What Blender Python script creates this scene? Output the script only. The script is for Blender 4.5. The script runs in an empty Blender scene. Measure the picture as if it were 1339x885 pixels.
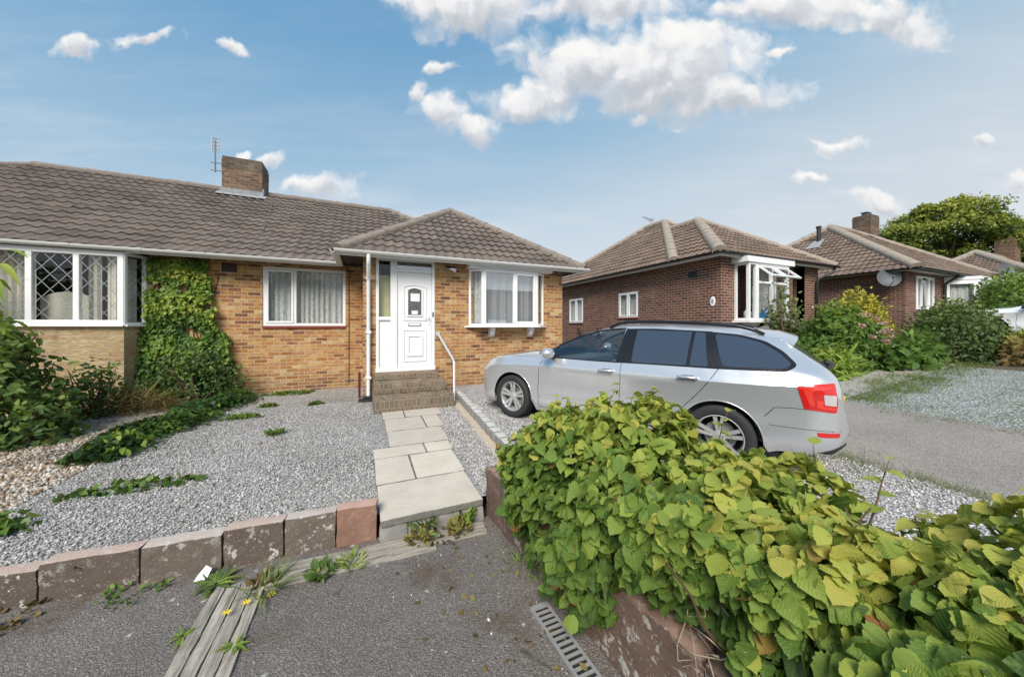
import bpy, math, random
import numpy as np
from mathutils import Vector, Matrix, noise

random.seed(7)
rng = np.random.default_rng(7)
scene = bpy.context.scene
COL = scene.collection
R = math.radians

# ------------------------------------------------------------------ helpers
def tag(o, label=None, cat=None, group=None, kind=None):
    if label: o['label'] = label
    if cat: o['category'] = cat
    if group: o['group'] = group
    if kind: o['kind'] = kind
    return o

def thing(name, loc, label, cat, group=None, rz=0.0):
    o = bpy.data.objects.new(name, None)
    COL.objects.link(o)
    o.empty_display_size = 0.2
    o.location = loc
    o.rotation_euler = (0, 0, rz)
    return tag(o, label, cat, group)

def origin_of(parent):
    v = Vector((0, 0, 0))
    while parent is not None:
        v += parent.location
        parent = parent.parent
    return v

def link(name, me, mat, parent=None, mats=None):
    o = bpy.data.objects.new(name, me)
    COL.objects.link(o)
    if mats:
        for m in mats: me.materials.append(m)
    elif mat: me.materials.append(mat)
    if parent is not None: o.parent = parent
    return o

def np_mesh(name, verts, faces, mat, parent=None, smooth=False, uv=None, tint=None, sharp=None, local=False):
    """verts Nx3 world coordinates; faces: array MxK or list of arrays of different K."""
    verts = np.asarray(verts, dtype=np.float64).reshape(-1, 3)
    if parent is not None and not local:
        verts = verts - np.array(origin_of(parent))
    me = bpy.data.meshes.new(name)
    fl = faces if isinstance(faces, list) and not isinstance(faces[0], tuple) else [faces]
    fl = [np.asarray(f, dtype=np.int32) for f in fl if len(f)]
    nl = sum(f.size for f in fl); nf = sum(f.shape[0] for f in fl)
    me.vertices.add(len(verts)); me.vertices.foreach_set('co', verts.astype(np.float32).ravel())
    me.loops.add(nl); me.polygons.add(nf)
    idx = np.concatenate([f.ravel() for f in fl])
    starts = []; s = 0
    for f in fl:
        k = f.shape[1]
        starts.append(s + np.arange(f.shape[0]) * k); s += f.size
    me.loops.foreach_set('vertex_index', idx)
    me.polygons.foreach_set('loop_start', np.concatenate(starts).astype(np.int32))
    if uv is not None:
        lay = me.uv_layers.new(name='UVMap')
        lay.data.foreach_set('uv', np.asarray(uv)[idx].astype(np.float32).ravel())
    if tint is not None:
        a = me.attributes.new('tint', 'FLOAT', 'POINT')
        a.data.foreach_set('value', np.asarray(tint, dtype=np.float32))
    if smooth:
        me.polygons.foreach_set('use_smooth', np.ones(nf, dtype=bool))
    me.update(calc_edges=True)
    me.validate()
    if sharp: me.set_sharp_from_angle(angle=R(sharp))
    return link(name, me, mat, parent)

class MB:
    """collects simple shapes and builds ONE mesh with metre box-projected UVs"""
    def __init__(s): s.v = []; s.f = []
    def add(s, vs, fs, T=None):
        b = len(s.v)
        s.v += [tuple(T(*p)) if T else tuple(p) for p in vs]
        s.f += [tuple(b + i for i in f) for f in fs]
        return s
    def box(s, x0, x1, y0, y1, z0, z1, T=None):
        vs = [(x, y, z) for x in (x0, x1) for y in (y0, y1) for z in (z0, z1)]
        fs = [(0, 1, 3, 2), (4, 6, 7, 5), (0, 4, 5, 1), (2, 3, 7, 6), (0, 2, 6, 4), (1, 5, 7, 3)]
        return s.add(vs, fs, T)
    def quad(s, a, b, c, d, T=None): return s.add([a, b, c, d], [(0, 1, 2, 3)], T)
    def poly(s, pts, T=None): return s.add(pts, [tuple(range(len(pts)))], T)
    def prism(s, pts, a, b, T=None):
        """pts 2D (p,q) polygon extruded from a to b along the first axis"""
        n = len(pts)
        vs = [(a, p, q) for p, q in pts] + [(b, p, q) for p, q in pts]
        fs = [tuple(range(n))[::-1], tuple(range(n, 2 * n))]
        fs += [(i, (i + 1) % n, n + (i + 1) % n, n + i) for i in range(n)]
        return s.add(vs, fs, T)
    def tube(s, pts, r, n=8, caps=True):
        pts = [Vector(p) for p in pts]
        rs = r if isinstance(r, (list, tuple)) else [r] * len(pts)
        b = len(s.v); m = len(pts)
        prev = None
        for i, p in enumerate(pts):
            d = (pts[min(i + 1, m - 1)] - pts[max(i - 1, 0)]).normalized()
            up = Vector((0, 0, 1)) if abs(d.z) < .95 else Vector((1, 0, 0))
            if prev is None: a = d.cross(up).normalized()
            else:
                a = (prev - d * prev.dot(d))
                a = a.normalized() if a.length > 1e-6 else d.cross(up).normalized()
            prev = a
            c = d.cross(a)
            for k in range(n):
                t = 2 * math.pi * k / n
                s.v.append(tuple(p + (a * math.cos(t) + c * math.sin(t)) * rs[i]))
        for i in range(m - 1):
            for k in range(n):
                k2 = (k + 1) % n
                s.f.append((b + i * n + k, b + i * n + k2, b + (i + 1) * n + k2, b + (i + 1) * n + k))
        if caps:
            s.f.append(tuple(b + k for k in range(n))[::-1])
            s.f.append(tuple(b + (m - 1) * n + k for k in range(n)))
        return s
    def lathe(s, prof, n=24, T=None):
        """prof list of (r, z) spun about z"""
        vs = []; fs = []
        m = len(prof)
        for k in range(n):
            t = 2 * math.pi * k / n
            vs += [(r * math.cos(t), r * math.sin(t), z) for r, z in prof]
        for k in range(n):
            k2 = (k + 1) % n
            for i in range(m - 1):
                fs.append((k * m + i, k2 * m + i, k2 * m + i + 1, k * m + i + 1))
        return s.add(vs, fs, T)
    def build(s, name, mat, parent=None, smooth=False, bevel=0, sharp=None, label=None, uvmode='box'):
        off = origin_of(parent) if parent is not None else Vector((0, 0, 0))
        me = bpy.data.meshes.new(name)
        me.from_pydata([(p[0] - off.x, p[1] - off.y, p[2] - off.z) for p in s.v], [], s.f)
        lay = me.uv_layers.new(name='UVMap')
        for p in me.polygons:
            nx, ny, nz = abs(p.normal.x), abs(p.normal.y), abs(p.normal.z)
            for li in p.loop_indices:
                c = s.v[me.loops[li].vertex_index]
                if nz > nx and nz > ny: q = (c[0], c[1])
                elif nx > ny: q = (c[1], c[2])
                else: q = (c[0], c[2])
                lay.data[li].uv = q
            p.use_smooth = smooth
        me.update()
        if sharp: me.set_sharp_from_angle(angle=R(sharp))
        o = link(name, me, mat, parent)
        if bevel:
            m = o.modifiers.new('bev', 'BEVEL'); m.width = bevel; m.segments = 2; m.limit_method = 'ANGLE'
        if label: o['label'] = label
        return o

def frameT(O, U, Nn):
    """local (u along, n outward, z up) to world"""
    O = Vector(O); U = Vector(U).normalized(); Nn = Vector(Nn).normalized()
    return lambda u, n, z: O + U * u + Nn * n + Vector((0, 0, z))

def rough_block(mb, dims, M, seg=0.06, amp=0.008, rnd=0.012, seed=0.0):
    """a block with rounded worn edges and a bumpy face; dims (sx,sy,sz), M Matrix placing its base centre"""
    sx, sy, sz = dims
    nx, ny, nz = [max(2, int(round(d / seg))) for d in dims]
    pts = {}; vs = []; fs = []
    def vid(i, j, k):
        key = (i, j, k)
        if key not in pts:
            x = (i / nx - .5) * sx; y = (j / ny - .5) * sy; z = k / nz * sz
            p = Vector((x, y, z))
            cx = max(-sx / 2 + rnd, min(sx / 2 - rnd, x)); cy = max(-sy / 2 + rnd, min(sy / 2 - rnd, y))
            cz = max(rnd, min(sz - rnd, z))
            c = Vector((cx, cy, cz)); d = p - c
            if d.length > 1e-9: p = c + d.normalized() * rnd
            q = M @ p
            nn = noise.noise_vector(q * 9 + Vector((seed, seed, 0))) * amp + noise.noise_vector(q * 31) * amp * .5
            pts[key] = len(vs); vs.append(tuple(q + nn))
        return pts[key]
    for i in range(nx):
        for j in range(ny):
            fs.append((vid(i, j, nz), vid(i + 1, j, nz), vid(i + 1, j + 1, nz), vid(i, j + 1, nz)))
            fs.append((vid(i, j, 0), vid(i, j + 1, 0), vid(i + 1, j + 1, 0), vid(i + 1, j, 0)))
    for i in range(nx):
        for k in range(nz):
            fs.append((vid(i, 0, k), vid(i + 1, 0, k), vid(i + 1, 0, k + 1), vid(i, 0, k + 1)))
            fs.append((vid(i, ny, k), vid(i, ny, k + 1), vid(i + 1, ny, k + 1), vid(i + 1, ny, k)))
    for j in range(ny):
        for k in range(nz):
            fs.append((vid(0, j, k), vid(0, j, k + 1), vid(0, j + 1, k + 1), vid(0, j + 1, k)))
            fs.append((vid(nx, j, k), vid(nx, j + 1, k), vid(nx, j + 1, k + 1), vid(nx, j, k + 1)))
    mb.add(vs, fs)

# ------------------------------------------------------------------ materials
class NT:
    def __init__(s, name):
        m = bpy.data.materials.new(name); m.use_nodes = True
        s.m = m; s.t = m.node_tree; s.n = s.t.nodes; s.n.clear()
        s.out = s.n.new('ShaderNodeOutputMaterial')
        s._tc = None
    def node(s, typ, **kw):
        n = s.n.new(typ)
        for k, v in kw.items(): setattr(n, k, v)
        return n
    def L(s, a, b): s.t.links.new(a, b)
    def put(s, inp, v):
        if hasattr(v, 'is_output') or isinstance(v, bpy.types.NodeSocket): s.L(v, inp)
        else: inp.default_value = v
    def tc(s, which='Object'):
        if s._tc is None: s._tc = s.node('ShaderNodeTexCoord')
        return s._tc.outputs[which]
    def noise(s, scale, detail=4, rough=.55, vec=None, out='Fac', dist=0):
        n = s.node('ShaderNodeTexNoise'); s.put(n.inputs['Vector'], vec if vec is not None else s.tc())
        n.inputs['Scale'].default_value = scale; n.inputs['Detail'].default_value = detail
        n.inputs['Roughness'].default_value = rough; n.inputs['Distortion'].default_value = dist
        return n.outputs[out]
    def voro(s, scale, vec=None, feature='F1', rnd=1):
        n = s.node('ShaderNodeTexVoronoi', feature=feature); s.put(n.inputs['Vector'], vec if vec is not None else s.tc())
        n.inputs['Scale'].default_value = scale; n.inputs['Randomness'].default_value = rnd
        return n
    def ramp(s, fac, stops, interp='LINEAR'):
        n = s.node('ShaderNodeValToRGB'); n.color_ramp.interpolation = interp
        e = n.color_ramp.elements
        while len(e) < len(stops): e.new(.5)
        for el, (p, c) in zip(e, stops):
            el.position = p; el.color = (c, c, c, 1) if not isinstance(c, (tuple, list)) else (*c[:3], 1)
        s.L(fac, n.inputs['Fac']); return n.outputs['Color']
    def mix(s, fac, a, b, mode='MIX'):
        n = s.node('ShaderNodeMix', data_type='RGBA', blend_type=mode)
        s.put(n.inputs[0], fac)
        for i, v in ((6, a), (7, b)):
            if isinstance(v, (tuple, list)): v = (*v[:3], 1)
            s.put(n.inputs[i], v)
        return n.outputs[2]
    def math(s, op, a, b=0.0, c=None, clamp=False):
        n = s.node('ShaderNodeMath', operation=op, use_clamp=clamp)
        s.put(n.inputs[0], a); s.put(n.inputs[1], b)
        if c is not None: s.put(n.inputs[2], c)
        return n.outputs[0]
    def bump(s, h, strength=.5, dist=.01, normal=None):
        n = s.node('ShaderNodeBump'); n.inputs['Strength'].default_value = strength; n.inputs['Distance'].default_value = dist
        s.L(h, n.inputs['Height'])
        if normal is not None: s.L(normal, n.inputs['Normal'])
        return n.outputs['Normal']
    def pbsdf(s, color, rough=.7, normal=None, metallic=0, spec=.5, coat=0, alpha=None):
        n = s.node('ShaderNodeBsdfPrincipled')
        if isinstance(color, (tuple, list)): color = (*color[:3], 1)
        s.put(n.inputs['Base Color'], color); s.put(n.inputs['Roughness'], rough)
        s.put(n.inputs['Metallic'], metallic); s.put(n.inputs['Specular IOR Level'], spec)
        s.put(n.inputs['Coat Weight'], coat)
        if coat: n.inputs['Coat Roughness'].default_value = .04
        if normal is not None: s.L(normal, n.inputs['Normal'])
        return n.outputs[0]
    def done(s, sh): s.L(sh, s.out.inputs['Surface']); return s.m

def simple(name, col, rough=.6, metallic=0, spec=.5, var=.12, scale=6, coat=0, bump=0):
    t = NT(name)
    n = t.noise(scale, 5)
    c = t.mix(n, tuple(x * (1 - var) for x in col), tuple(min(1, x * (1 + var)) for x in col))
    nm = t.bump(t.noise(scale * 12, 3), bump, .004) if bump else None
    return t.done(t.pbsdf(c, rough, nm, metallic, spec, coat))

def brick_mat(name, stops, mortar, dirt=(.10, .085, .06), soot=0.25, w=.228, h=.0755, ms=.0055):
    t = NT(name)
    uv = t.tc('UV')
    wob = t.node('ShaderNodeVectorMath', operation='MULTIPLY_ADD')
    nz = t.noise(14, 3, vec=uv, out='Color')
    t.L(nz, wob.inputs[0]); wob.inputs[1].default_value = (.006, .006, 0); t.L(uv, wob.inputs[2])
    b = t.node('ShaderNodeTexBrick'); b.offset = .5; b.squash = 1
    t.L(wob.outputs[0], b.inputs['Vector'])
    b.inputs['Color1'].default_value = (0, 0, 0, 1); b.inputs['Color2'].default_value = (1, 1, 1, 1); b.inputs['Mortar'].default_value = (.5, .5, .5, 1)
    b.inputs['Scale'].default_value = 1; b.inputs['Mortar Size'].default_value = ms; b.inputs['Mortar Smooth'].default_value = .25
    b.inputs['Bias'].default_value = 0; b.inputs['Brick Width'].default_value = w; b.inputs['Row Height'].default_value = h
    c = t.ramp(b.outputs['Color'], stops)
    streak = t.node('ShaderNodeMapping'); t.L(uv, streak.inputs['Vector']); streak.inputs['Scale'].default_value = (9, 45, 1)
    sn = t.noise(1, 6, .65, vec=streak.outputs[0])
    c = t.mix(t.ramp(sn, [(.38, 0), (.68, 1)]), t.mix(.5, c, (.0, .0, .0)), t.mix(.28, c, (1, .85, .6), 'OVERLAY'))
    c = t.mix(t.math('MULTIPLY', t.ramp(t.noise(30, 4, vec=uv), [(.5, 0), (.75, 1)]), .35), c, dirt)
    big = t.noise(.8, 5, .6, vec=uv)
    c = t.mix(t.math('MULTIPLY', t.ramp(big, [(.35, 1), (.65, 0)]), soot), c, t.mix(.6, c, dirt))
    su = t.node('ShaderNodeSeparateXYZ'); t.L(uv, su.inputs[0])
    damp = t.ramp(t.math('MULTIPLY_ADD', t.noise(3.5, 5, .7, vec=uv), -.55, su.outputs[1]), [(.0, 1), (.30, 0)])
    c = t.mix(t.math('MULTIPLY', damp, .6), c, t.mix(.5, c, dirt))
    pal = t.ramp(t.noise(1.7, 6, .7, vec=uv), [(.56, 0), (.72, 1)])
    c = t.mix(t.math('MULTIPLY', pal, .22), c, (.62, .52, .40))
    mc = t.mix(t.noise(20, 4, vec=uv), tuple(x * .75 for x in mortar), mortar)
    col = t.mix(b.outputs['Fac'], c, mc)
    hgt = t.math('MULTIPLY_ADD', b.outputs['Fac'], -1, t.math('MULTIPLY', t.noise(60, 5, vec=uv), .45))
    return t.done(t.pbsdf(col, .85, t.bump(hgt, .8, .008), spec=.25))

def tile_mat(name, base, light, dark, warm):
    t = NT(name)
    uv = t.tc('UV')
    fl = t.node('ShaderNodeVectorMath', operation='FLOOR'); t.L(uv, fl.inputs[0])
    wn = t.node('ShaderNodeTexWhiteNoise', noise_dimensions='2D'); t.L(fl.outputs[0], wn.inputs['Vector'])
    c = t.ramp(wn.outputs['Value'], [(0, dark), (.3, base), (.8, light), (1, warm)])
    c = t.mix(.55, c, base)
    c = t.mix(t.math('MULTIPLY', t.ramp(t.noise(1.6, 6, .65), [(.35, 0), (.7, 1)]), .65), c, dark)
    li = t.ramp(t.noise(16, 4, .7), [(.60, 0), (.70, 1)])
    c = t.mix(t.math('MULTIPLY', li, .42), c, (.36, .34, .29))
    mo = t.ramp(t.noise(4, 6, .75), [(.58, 0), (.70, 1)])
    c = t.mix(t.math('MULTIPLY', mo, .55), c, (.055, .05, .032))
    c = t.mix(t.ramp(t.noise(90, 3), [(.3, 0), (.7, .45)]), c, t.mix(.6, c, (.02, .018, .016)))
    sep = t.node('ShaderNodeSeparateXYZ'); t.L(uv, sep.inputs[0])
    fr = t.math('FRACT', sep.outputs[1])
    edge = t.math('GREATER_THAN', fr, .86)  # foot of each course darkened, painting the shadow gaps between tiles
    c = t.mix(t.math('MULTIPLY', edge, .45), c, tuple(x * .3 for x in dark))
    return t.done(t.pbsdf(c, .9, t.bump(t.noise(70, 4), .4, .004), spec=.2))

def stone_mat(name, top, side, spot, spotamt=.6, scale=1, rough=.9):
    """weathered block: top colour on upward faces, side elsewhere, pale lichen spots"""
    t = NT(name)
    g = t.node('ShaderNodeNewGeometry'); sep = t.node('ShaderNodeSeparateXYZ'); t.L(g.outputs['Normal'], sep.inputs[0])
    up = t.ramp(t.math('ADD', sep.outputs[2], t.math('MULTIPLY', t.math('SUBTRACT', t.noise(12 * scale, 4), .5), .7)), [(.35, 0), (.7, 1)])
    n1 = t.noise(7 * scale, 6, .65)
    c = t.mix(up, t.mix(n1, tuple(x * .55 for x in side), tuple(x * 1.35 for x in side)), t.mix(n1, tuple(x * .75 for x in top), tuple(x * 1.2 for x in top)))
    sp = t.math('MULTIPLY', t.ramp(t.noise(15 * scale, 5, .68), [(.565, 0), (.62, 1)]), t.ramp(t.noise(2.6 * scale, 2), [(.38, .15), (.6, 1)]))
    c = t.mix(t.math('MULTIPLY', sp, spotamt), c, spot)
    v2 = t.voro(48 * scale)
    sp2 = t.ramp(v2.outputs['Distance'], [(.12, 1), (.24, 0)])
    c = t.mix(t.math('MULTIPLY', sp2, spotamt * .35), c, spot)
    h = t.math('ADD', t.noise(40 * scale, 6, .7), t.math('MULTIPLY', sp, .1))
    return t.done(t.pbsdf(c, rough, t.bump(h, .7, .01), spec=.2))

def gravel_mat(name, cols, cell, gap, weeds=None):
    t = NT(name)
    v = t.voro(1 / cell); v2 = t.voro(1 / (cell * .55))
    sep = t.node('ShaderNodeSeparateColor'); t.L(v.outputs['Color'], sep.inputs[0])
    c = t.ramp(sep.outputs[0], cols)
    c = t.mix(.35, c, t.mix(t.noise(2.2, 6, .7), tuple(x * .7 for x in cols[1][1]), cols[-1][1]))
    ed = t.ramp(v.outputs['Distance'], [(.42, 0), (.75, 1)])
    c = t.mix(t.math('MULTIPLY', ed, .75), c, gap)
    c = t.mix(t.math('MULTIPLY', t.ramp(t.noise(.9, 6, .7), [(.5, 0), (.75, 1)]), .35), c, gap)
    if weeds:
        c = t.mix(t.ramp(t.noise(1.1, 7, .72), [(.56, 0), (.66, .9)]), c, t.mix(t.noise(40, 3), tuple(x * .5 for x in weeds), tuple(x * 1.4 for x in weeds)))
    h = t.math('SUBTRACT', t.math('MULTIPLY', sep.outputs[1], .5), v.outputs['Distance'])
    return t.done(t.pbsdf(c, .85, t.bump(h, 1, cell * .8), spec=.25))

def asphalt_mat(name, base, stains=True):
    t = NT(name)
    v = t.voro(140)
    sep = t.node('ShaderNodeSeparateColor'); t.L(v.outputs['Color'], sep.inputs[0])
    c = t.ramp(sep.outputs[0], [(0, tuple(x * .45 for x in base)), (.55, base), (.86, tuple(x * 1.5 for x in base)), (1, (.36, .34, .32))])
    c = t.mix(.75, c, t.mix(t.noise(1.3, 7, .65), tuple(x * .62 for x in base), tuple(x * 1.3 for x in base)), 'MIX')
    c = t.mix(.6, c, t.ramp(sep.outputs[1], [(0, .30), (.7, .52), (1, .95)]), 'OVERLAY')
    if stains:
        br = t.ramp(t.noise(2.3, 7, .7), [(.52, 0), (.68, 1)])
        c = t.mix(t.math('MULTIPLY', br, .68), c, (.10, .062, .036))
        sp = t.voro(7)
        ww = t.math('MULTIPLY_ADD', t.noise(38, 3), .3, sp.outputs['Distance'])
        dots = t.math('MULTIPLY', t.ramp(ww, [(.20, 1), (.27, 0)]), t.math('GREATER_THAN', t.noise(1.3, 2), .53))
        c = t.mix(t.math('MULTIPLY', dots, .75), c, (.55, .53, .49))
        ck = t.voro(1.1, feature='DISTANCE_TO_EDGE')
        cw_ = t.math('MULTIPLY', t.ramp(t.math('ADD', ck.outputs['Distance'], t.math('MULTIPLY', t.noise(9, 4), .02)), [(.010, 1), (.017, 0)]), t.math('GREATER_THAN', t.noise(.7, 2), .55))
        c = t.mix(t.math('MULTIPLY', cw_, .6), c, (.05, .045, .04))
    h = t.math('ADD', t.math('MULTIPLY', v.outputs['Distance'], -1), t.noise(60, 3))
    return t.done(t.pbsdf(c, .92, t.bump(h, .8, .006), spec=.2))

def leaf_mat(name, stops, vein=True, rough=.42, trans=.3, veins=9):
    t = NT(name)
    a = t.node('ShaderNodeAttribute'); a.attribute_name = 'tint'
    c = t.ramp(a.outputs['Fac'], stops)
    nm = None
    if vein:
        sep = t.node('ShaderNodeSeparateXYZ'); t.L(t.tc('UV'), sep.inputs[0])
        au = t.math('ABSOLUTE', sep.outputs[0])
        ph = t.math('MULTIPLY_ADD', au, -.42, sep.outputs[1])
        w = t.math('SINE', t.math('MULTIPLY', ph, 2 * math.pi * veins))
        ln = t.ramp(w, [(.80, 0), (1, 1)])
        mid = t.ramp(au, [(.03, 1), (.09, 0)])
        ln = t.math('MAXIMUM', ln, mid)
        c = t.mix(t.math('MULTIPLY', ln, .20), c, (.36, .44, .13))
        nm = t.bump(t.math('MULTIPLY', w, -1), .22, .003)
        c = t.mix(t.math('MULTIPLY', t.ramp(t.noise(55, 4), [(.55, 0), (.75, 1)]), .25), c, t.mix(.5, c, (.3, .2, .05)))
    g = t.node('ShaderNodeNewGeometry')
    c2 = t.mix(t.math('MULTIPLY', g.outputs['Backfacing'], .35), c, t.mix(.5, c, (.30, .36, .20)))
    p = t.pbsdf(c2, rough + .12, nm, spec=.25)
    tr = t.node('ShaderNodeBsdfTranslucent'); t.L(t.mix(.5, c, (.35, .45, .02)), tr.inputs['Color'])
    ms = t.node('ShaderNodeMixShader'); ms.inputs[0].default_value = trans
    t.L(p, ms.inputs[1]); t.L(tr.outputs[0], ms.inputs[2])
    return t.done(ms.outputs[0])

def glass_mat(name, tint=(.95, .97, .97), refl=.10, rough=.0, frost=0):
    t = NT(name)
    tr = t.node('ShaderNodeBsdfTransparent'); tr.inputs['Color'].default_value = (*tint, 1)
    gl = t.node('ShaderNodeBsdfGlossy'); gl.inputs['Roughness'].default_value = rough
    lw = t.node('ShaderNodeLayerWeight'); lw.inputs['Blend'].default_value = .5
    f = t.math('MULTIPLY_ADD', t.math('POWER', lw.outputs['Facing'], 4.0), .8, refl + .045, clamp=True)
    nb = t.bump(t.noise(1.2, 2), .02, .05); t.L(nb, gl.inputs['Normal'])
    ms = t.node('ShaderNodeMixShader'); t.L(f, ms.inputs[0]); t.L(tr.outputs[0], ms.inputs[1]); t.L(gl.outputs[0], ms.inputs[2])
    return t.done(ms.outputs[0])

def net_mat(name, col, trans=.25, pattern=True):
    t = NT(name)
    d = t.node('ShaderNodeBsdfDiffuse'); 
    c = t.mix(t.ramp(t.noise(22, 5, .7), [(.4, 0), (.62, 1)]), tuple(x * .62 for x in col), col) if pattern else col
    t.put(d.inputs['Color'], c if not isinstance(c, tuple) else (*c, 1))
    tr = t.node('ShaderNodeBsdfTransparent')
    tl = t.node('ShaderNodeBsdfTranslucent'); tl.inputs['Color'].default_value = (*col, 1)
    m1 = t.node('ShaderNodeMixShader'); m1.inputs[0].default_value = .3; t.L(d.outputs[0], m1.inputs[1]); t.L(tl.outputs[0], m1.inputs[2])
    m2 = t.node('ShaderNodeMixShader'); m2.inputs[0].default_value = trans; t.L(m1.outputs[0], m2.inputs[1]); t.L(tr.outputs[0], m2.inputs[2])
    return t.done(m2.outputs[0])

def wood_mat(name):
    t = NT(name)
    def grain(ax):
        mp = t.node('ShaderNodeMapping'); t.L(t.tc('UV'), mp.inputs['Vector'])
        mp.inputs['Scale'].default_value = (2.2, 42, 1) if ax else (42, 2.2, 1)
        return t.noise(1, 7, .7, vec=mp.outputs[0], dist=.8)
    g = grain(0) if name.endswith('across') else grain(1)
    c = t.ramp(g, [(.30, (.10, .085, .068)), (.42, (.28, .25, .205)), (.60, (.46, .42, .355)), (.8, (.60, .56, .49))])
    c = t.mix(t.math('MULTIPLY', t.ramp(t.noise(5, 6, .7), [(.5, 0), (.7, 1)]), .4), c, (.13, .10, .07))
    return t.done(t.pbsdf(c, .9, t.bump(g, .9, .012), spec=.15))

M = {}
M['brick'] = brick_mat('ochre_brick', [(0, (.22, .088, .045)), (.10, (.36, .145, .058)), (.30, (.55, .26, .085)), (.5, (.66, .37, .14)), (.64, (.48, .20, .07)), (.80, (.76, .50, .25)), (.92, (.58, .27, .10)), (1, (.26, .11, .058))], (.58, .49, .36), soot=.25, ms=.0062)
M['brick_pale'] = brick_mat('buff_brick', [(0, (.52, .36, .20)), (.5, (.66, .49, .29)), (1, (.46, .30, .17))], (.46, .40, .31), w=.30, h=.077)
M['brick_brown'] = brick_mat('brown_brick', [(0, (.095, .042, .032)), (.3, (.18, .072, .050)), (.6, (.235, .098, .066)), (.85, (.15, .062, .048)), (1, (.28, .125, .08))], (.48, .41, .345), soot=.2, ms=.0068)
M['brick_chim'] = brick_mat('chimney_brick', [(0, (.12, .07, .05)), (.5, (.22, .12, .08)), (1, (.30, .18, .12))], (.30, .27, .22), soot=.5)
M['brick_soot'] = brick_mat('sooty_brick', [(0, (.09, .07, .055)), (.5, (.15, .115, .09)), (1, (.2, .15, .11))], (.17, .15, .13), soot=.5)
M['brick_step'] = brick_mat('mossy_step_brick', [(0, (.16, .125, .095)), (.3, (.24, .17, .12)), (.6, (.34, .185, .12)), (.85, (.27, .215, .16)), (1, (.42, .30, .20))], (.33, .30, .24), dirt=(.15, .135, .095), soot=.95, w=.075, h=.135)
M['tile'] = tile_mat('grey_brown_concrete_tile', (.195, .158, .135), (.28, .235, .20), (.10, .079, .067), (.25, .19, .15))
M['tile2'] = tile_mat('brown_concrete_tile', (.235, .17, .13), (.32, .24, .185), (.12, .085, .066), (.31, .20, .135))
M['ridge'] = stone_mat('ridge_tile_concrete', (.25, .205, .175), (.20, .165, .14), (.40, .38, .32), .5)
M['ridge2'] = stone_mat('lichened_ridge_tile', (.34, .29, .24), (.30, .25, .21), (.55, .42, .25), .6)
M['upvc'] = simple('white_upvc', (.80, .80, .80), .35, var=.03, scale=2)
M['upvc_dirty'] = simple('weathered_white_plastic', (.74, .735, .72), .45, var=.10, scale=4)
M['rubber'] = simple('black_gasket', (.02, .02, .02), .6)
M['black_plastic'] = simple('black_plastic', (.018, .018, .02), .45)
M['grey_plastic'] = simple('grey_plastic', (.11, .11, .115), .5)
M['soffit'] = simple('soffit_board', (.62, .60, .57), .6, var=.1)
M['dark_timber'] = simple('dark_soffit', (.035, .03, .026), .8)
M['glass'] = glass_mat('window_glass', refl=.02)
M['glass_ref'] = glass_mat('reflective_window_glass', refl=.34)
M['net'] = net_mat('net_curtain', (.92, .93, .90), .10)
M['net_blue'] = net_mat('sheer_curtain', (.86, .90, .94), .12, False)
M['curtain'] = simple('cream_curtain_cloth', (.62, .57, .48), .9, var=.15)
M['green_curtain'] = simple('olive_blind', (.42, .40, .22), .9)
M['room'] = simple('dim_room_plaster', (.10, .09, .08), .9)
M['lead'] = simple('lead_strip', (.33, .35, .38), .45, metallic=.4)
M['lead_roof'] = simple('grey_lead_sheet', (.12, .12, .125), .6)
M['flash'] = stone_mat('lead_flashing', (.30, .30, .31), (.28, .285, .30), (.65, .64, .6), .5)
M['tilesill'] = simple('red_quarry_sill', (.22, .045, .035), .5, var=.25, scale=12)
M['steel'] = simple('galvanised_steel', (.34, .34, .335), .55, metallic=.25, var=.2, scale=25)
M['brass'] = simple('chrome', (.7, .7, .7), .15, metallic=1)
M['aerial'] = simple('weathered_aluminium', (.30, .30, .31), .45, metallic=.6)
M['red_paint'] = simple('dark_red_paint', (.10, .010, .010), .55)
M['blue'] = simple('blue_plastic', (.03, .22, .55), .4)
M['paper'] = simple('white_paper', (.78, .77, .82), .8, var=.04)
M['dish'] = simple('grey_dish_paint', (.10, .105, .115), .6)
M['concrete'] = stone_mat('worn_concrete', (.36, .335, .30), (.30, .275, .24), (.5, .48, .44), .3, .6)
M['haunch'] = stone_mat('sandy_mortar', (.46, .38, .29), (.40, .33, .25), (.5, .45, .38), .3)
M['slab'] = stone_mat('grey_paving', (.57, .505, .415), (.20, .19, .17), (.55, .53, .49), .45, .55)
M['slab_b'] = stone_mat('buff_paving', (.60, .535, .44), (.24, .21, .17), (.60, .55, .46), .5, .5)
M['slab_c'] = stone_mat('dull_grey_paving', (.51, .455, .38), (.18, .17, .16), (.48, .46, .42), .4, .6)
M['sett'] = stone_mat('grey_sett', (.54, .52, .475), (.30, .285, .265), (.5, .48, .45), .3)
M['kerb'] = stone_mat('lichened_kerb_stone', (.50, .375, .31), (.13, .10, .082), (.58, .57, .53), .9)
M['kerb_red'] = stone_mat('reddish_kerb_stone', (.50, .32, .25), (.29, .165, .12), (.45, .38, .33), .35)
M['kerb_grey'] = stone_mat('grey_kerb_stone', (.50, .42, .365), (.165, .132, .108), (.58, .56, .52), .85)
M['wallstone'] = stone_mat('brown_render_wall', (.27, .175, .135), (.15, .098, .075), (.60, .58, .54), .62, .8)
M['wood'] = wood_mat('weathered_timber')
M['wood_x'] = wood_mat('weathered_timber_across')
M['asphalt'] = asphalt_mat('forecourt_asphalt', (.175, .155, .138))
M['asphalt2'] = asphalt_mat('drive_asphalt', (.30, .27, .24), False)
M['asphalt_old'] = asphalt_mat('old_asphalt', (.17, .155, .142))
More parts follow.
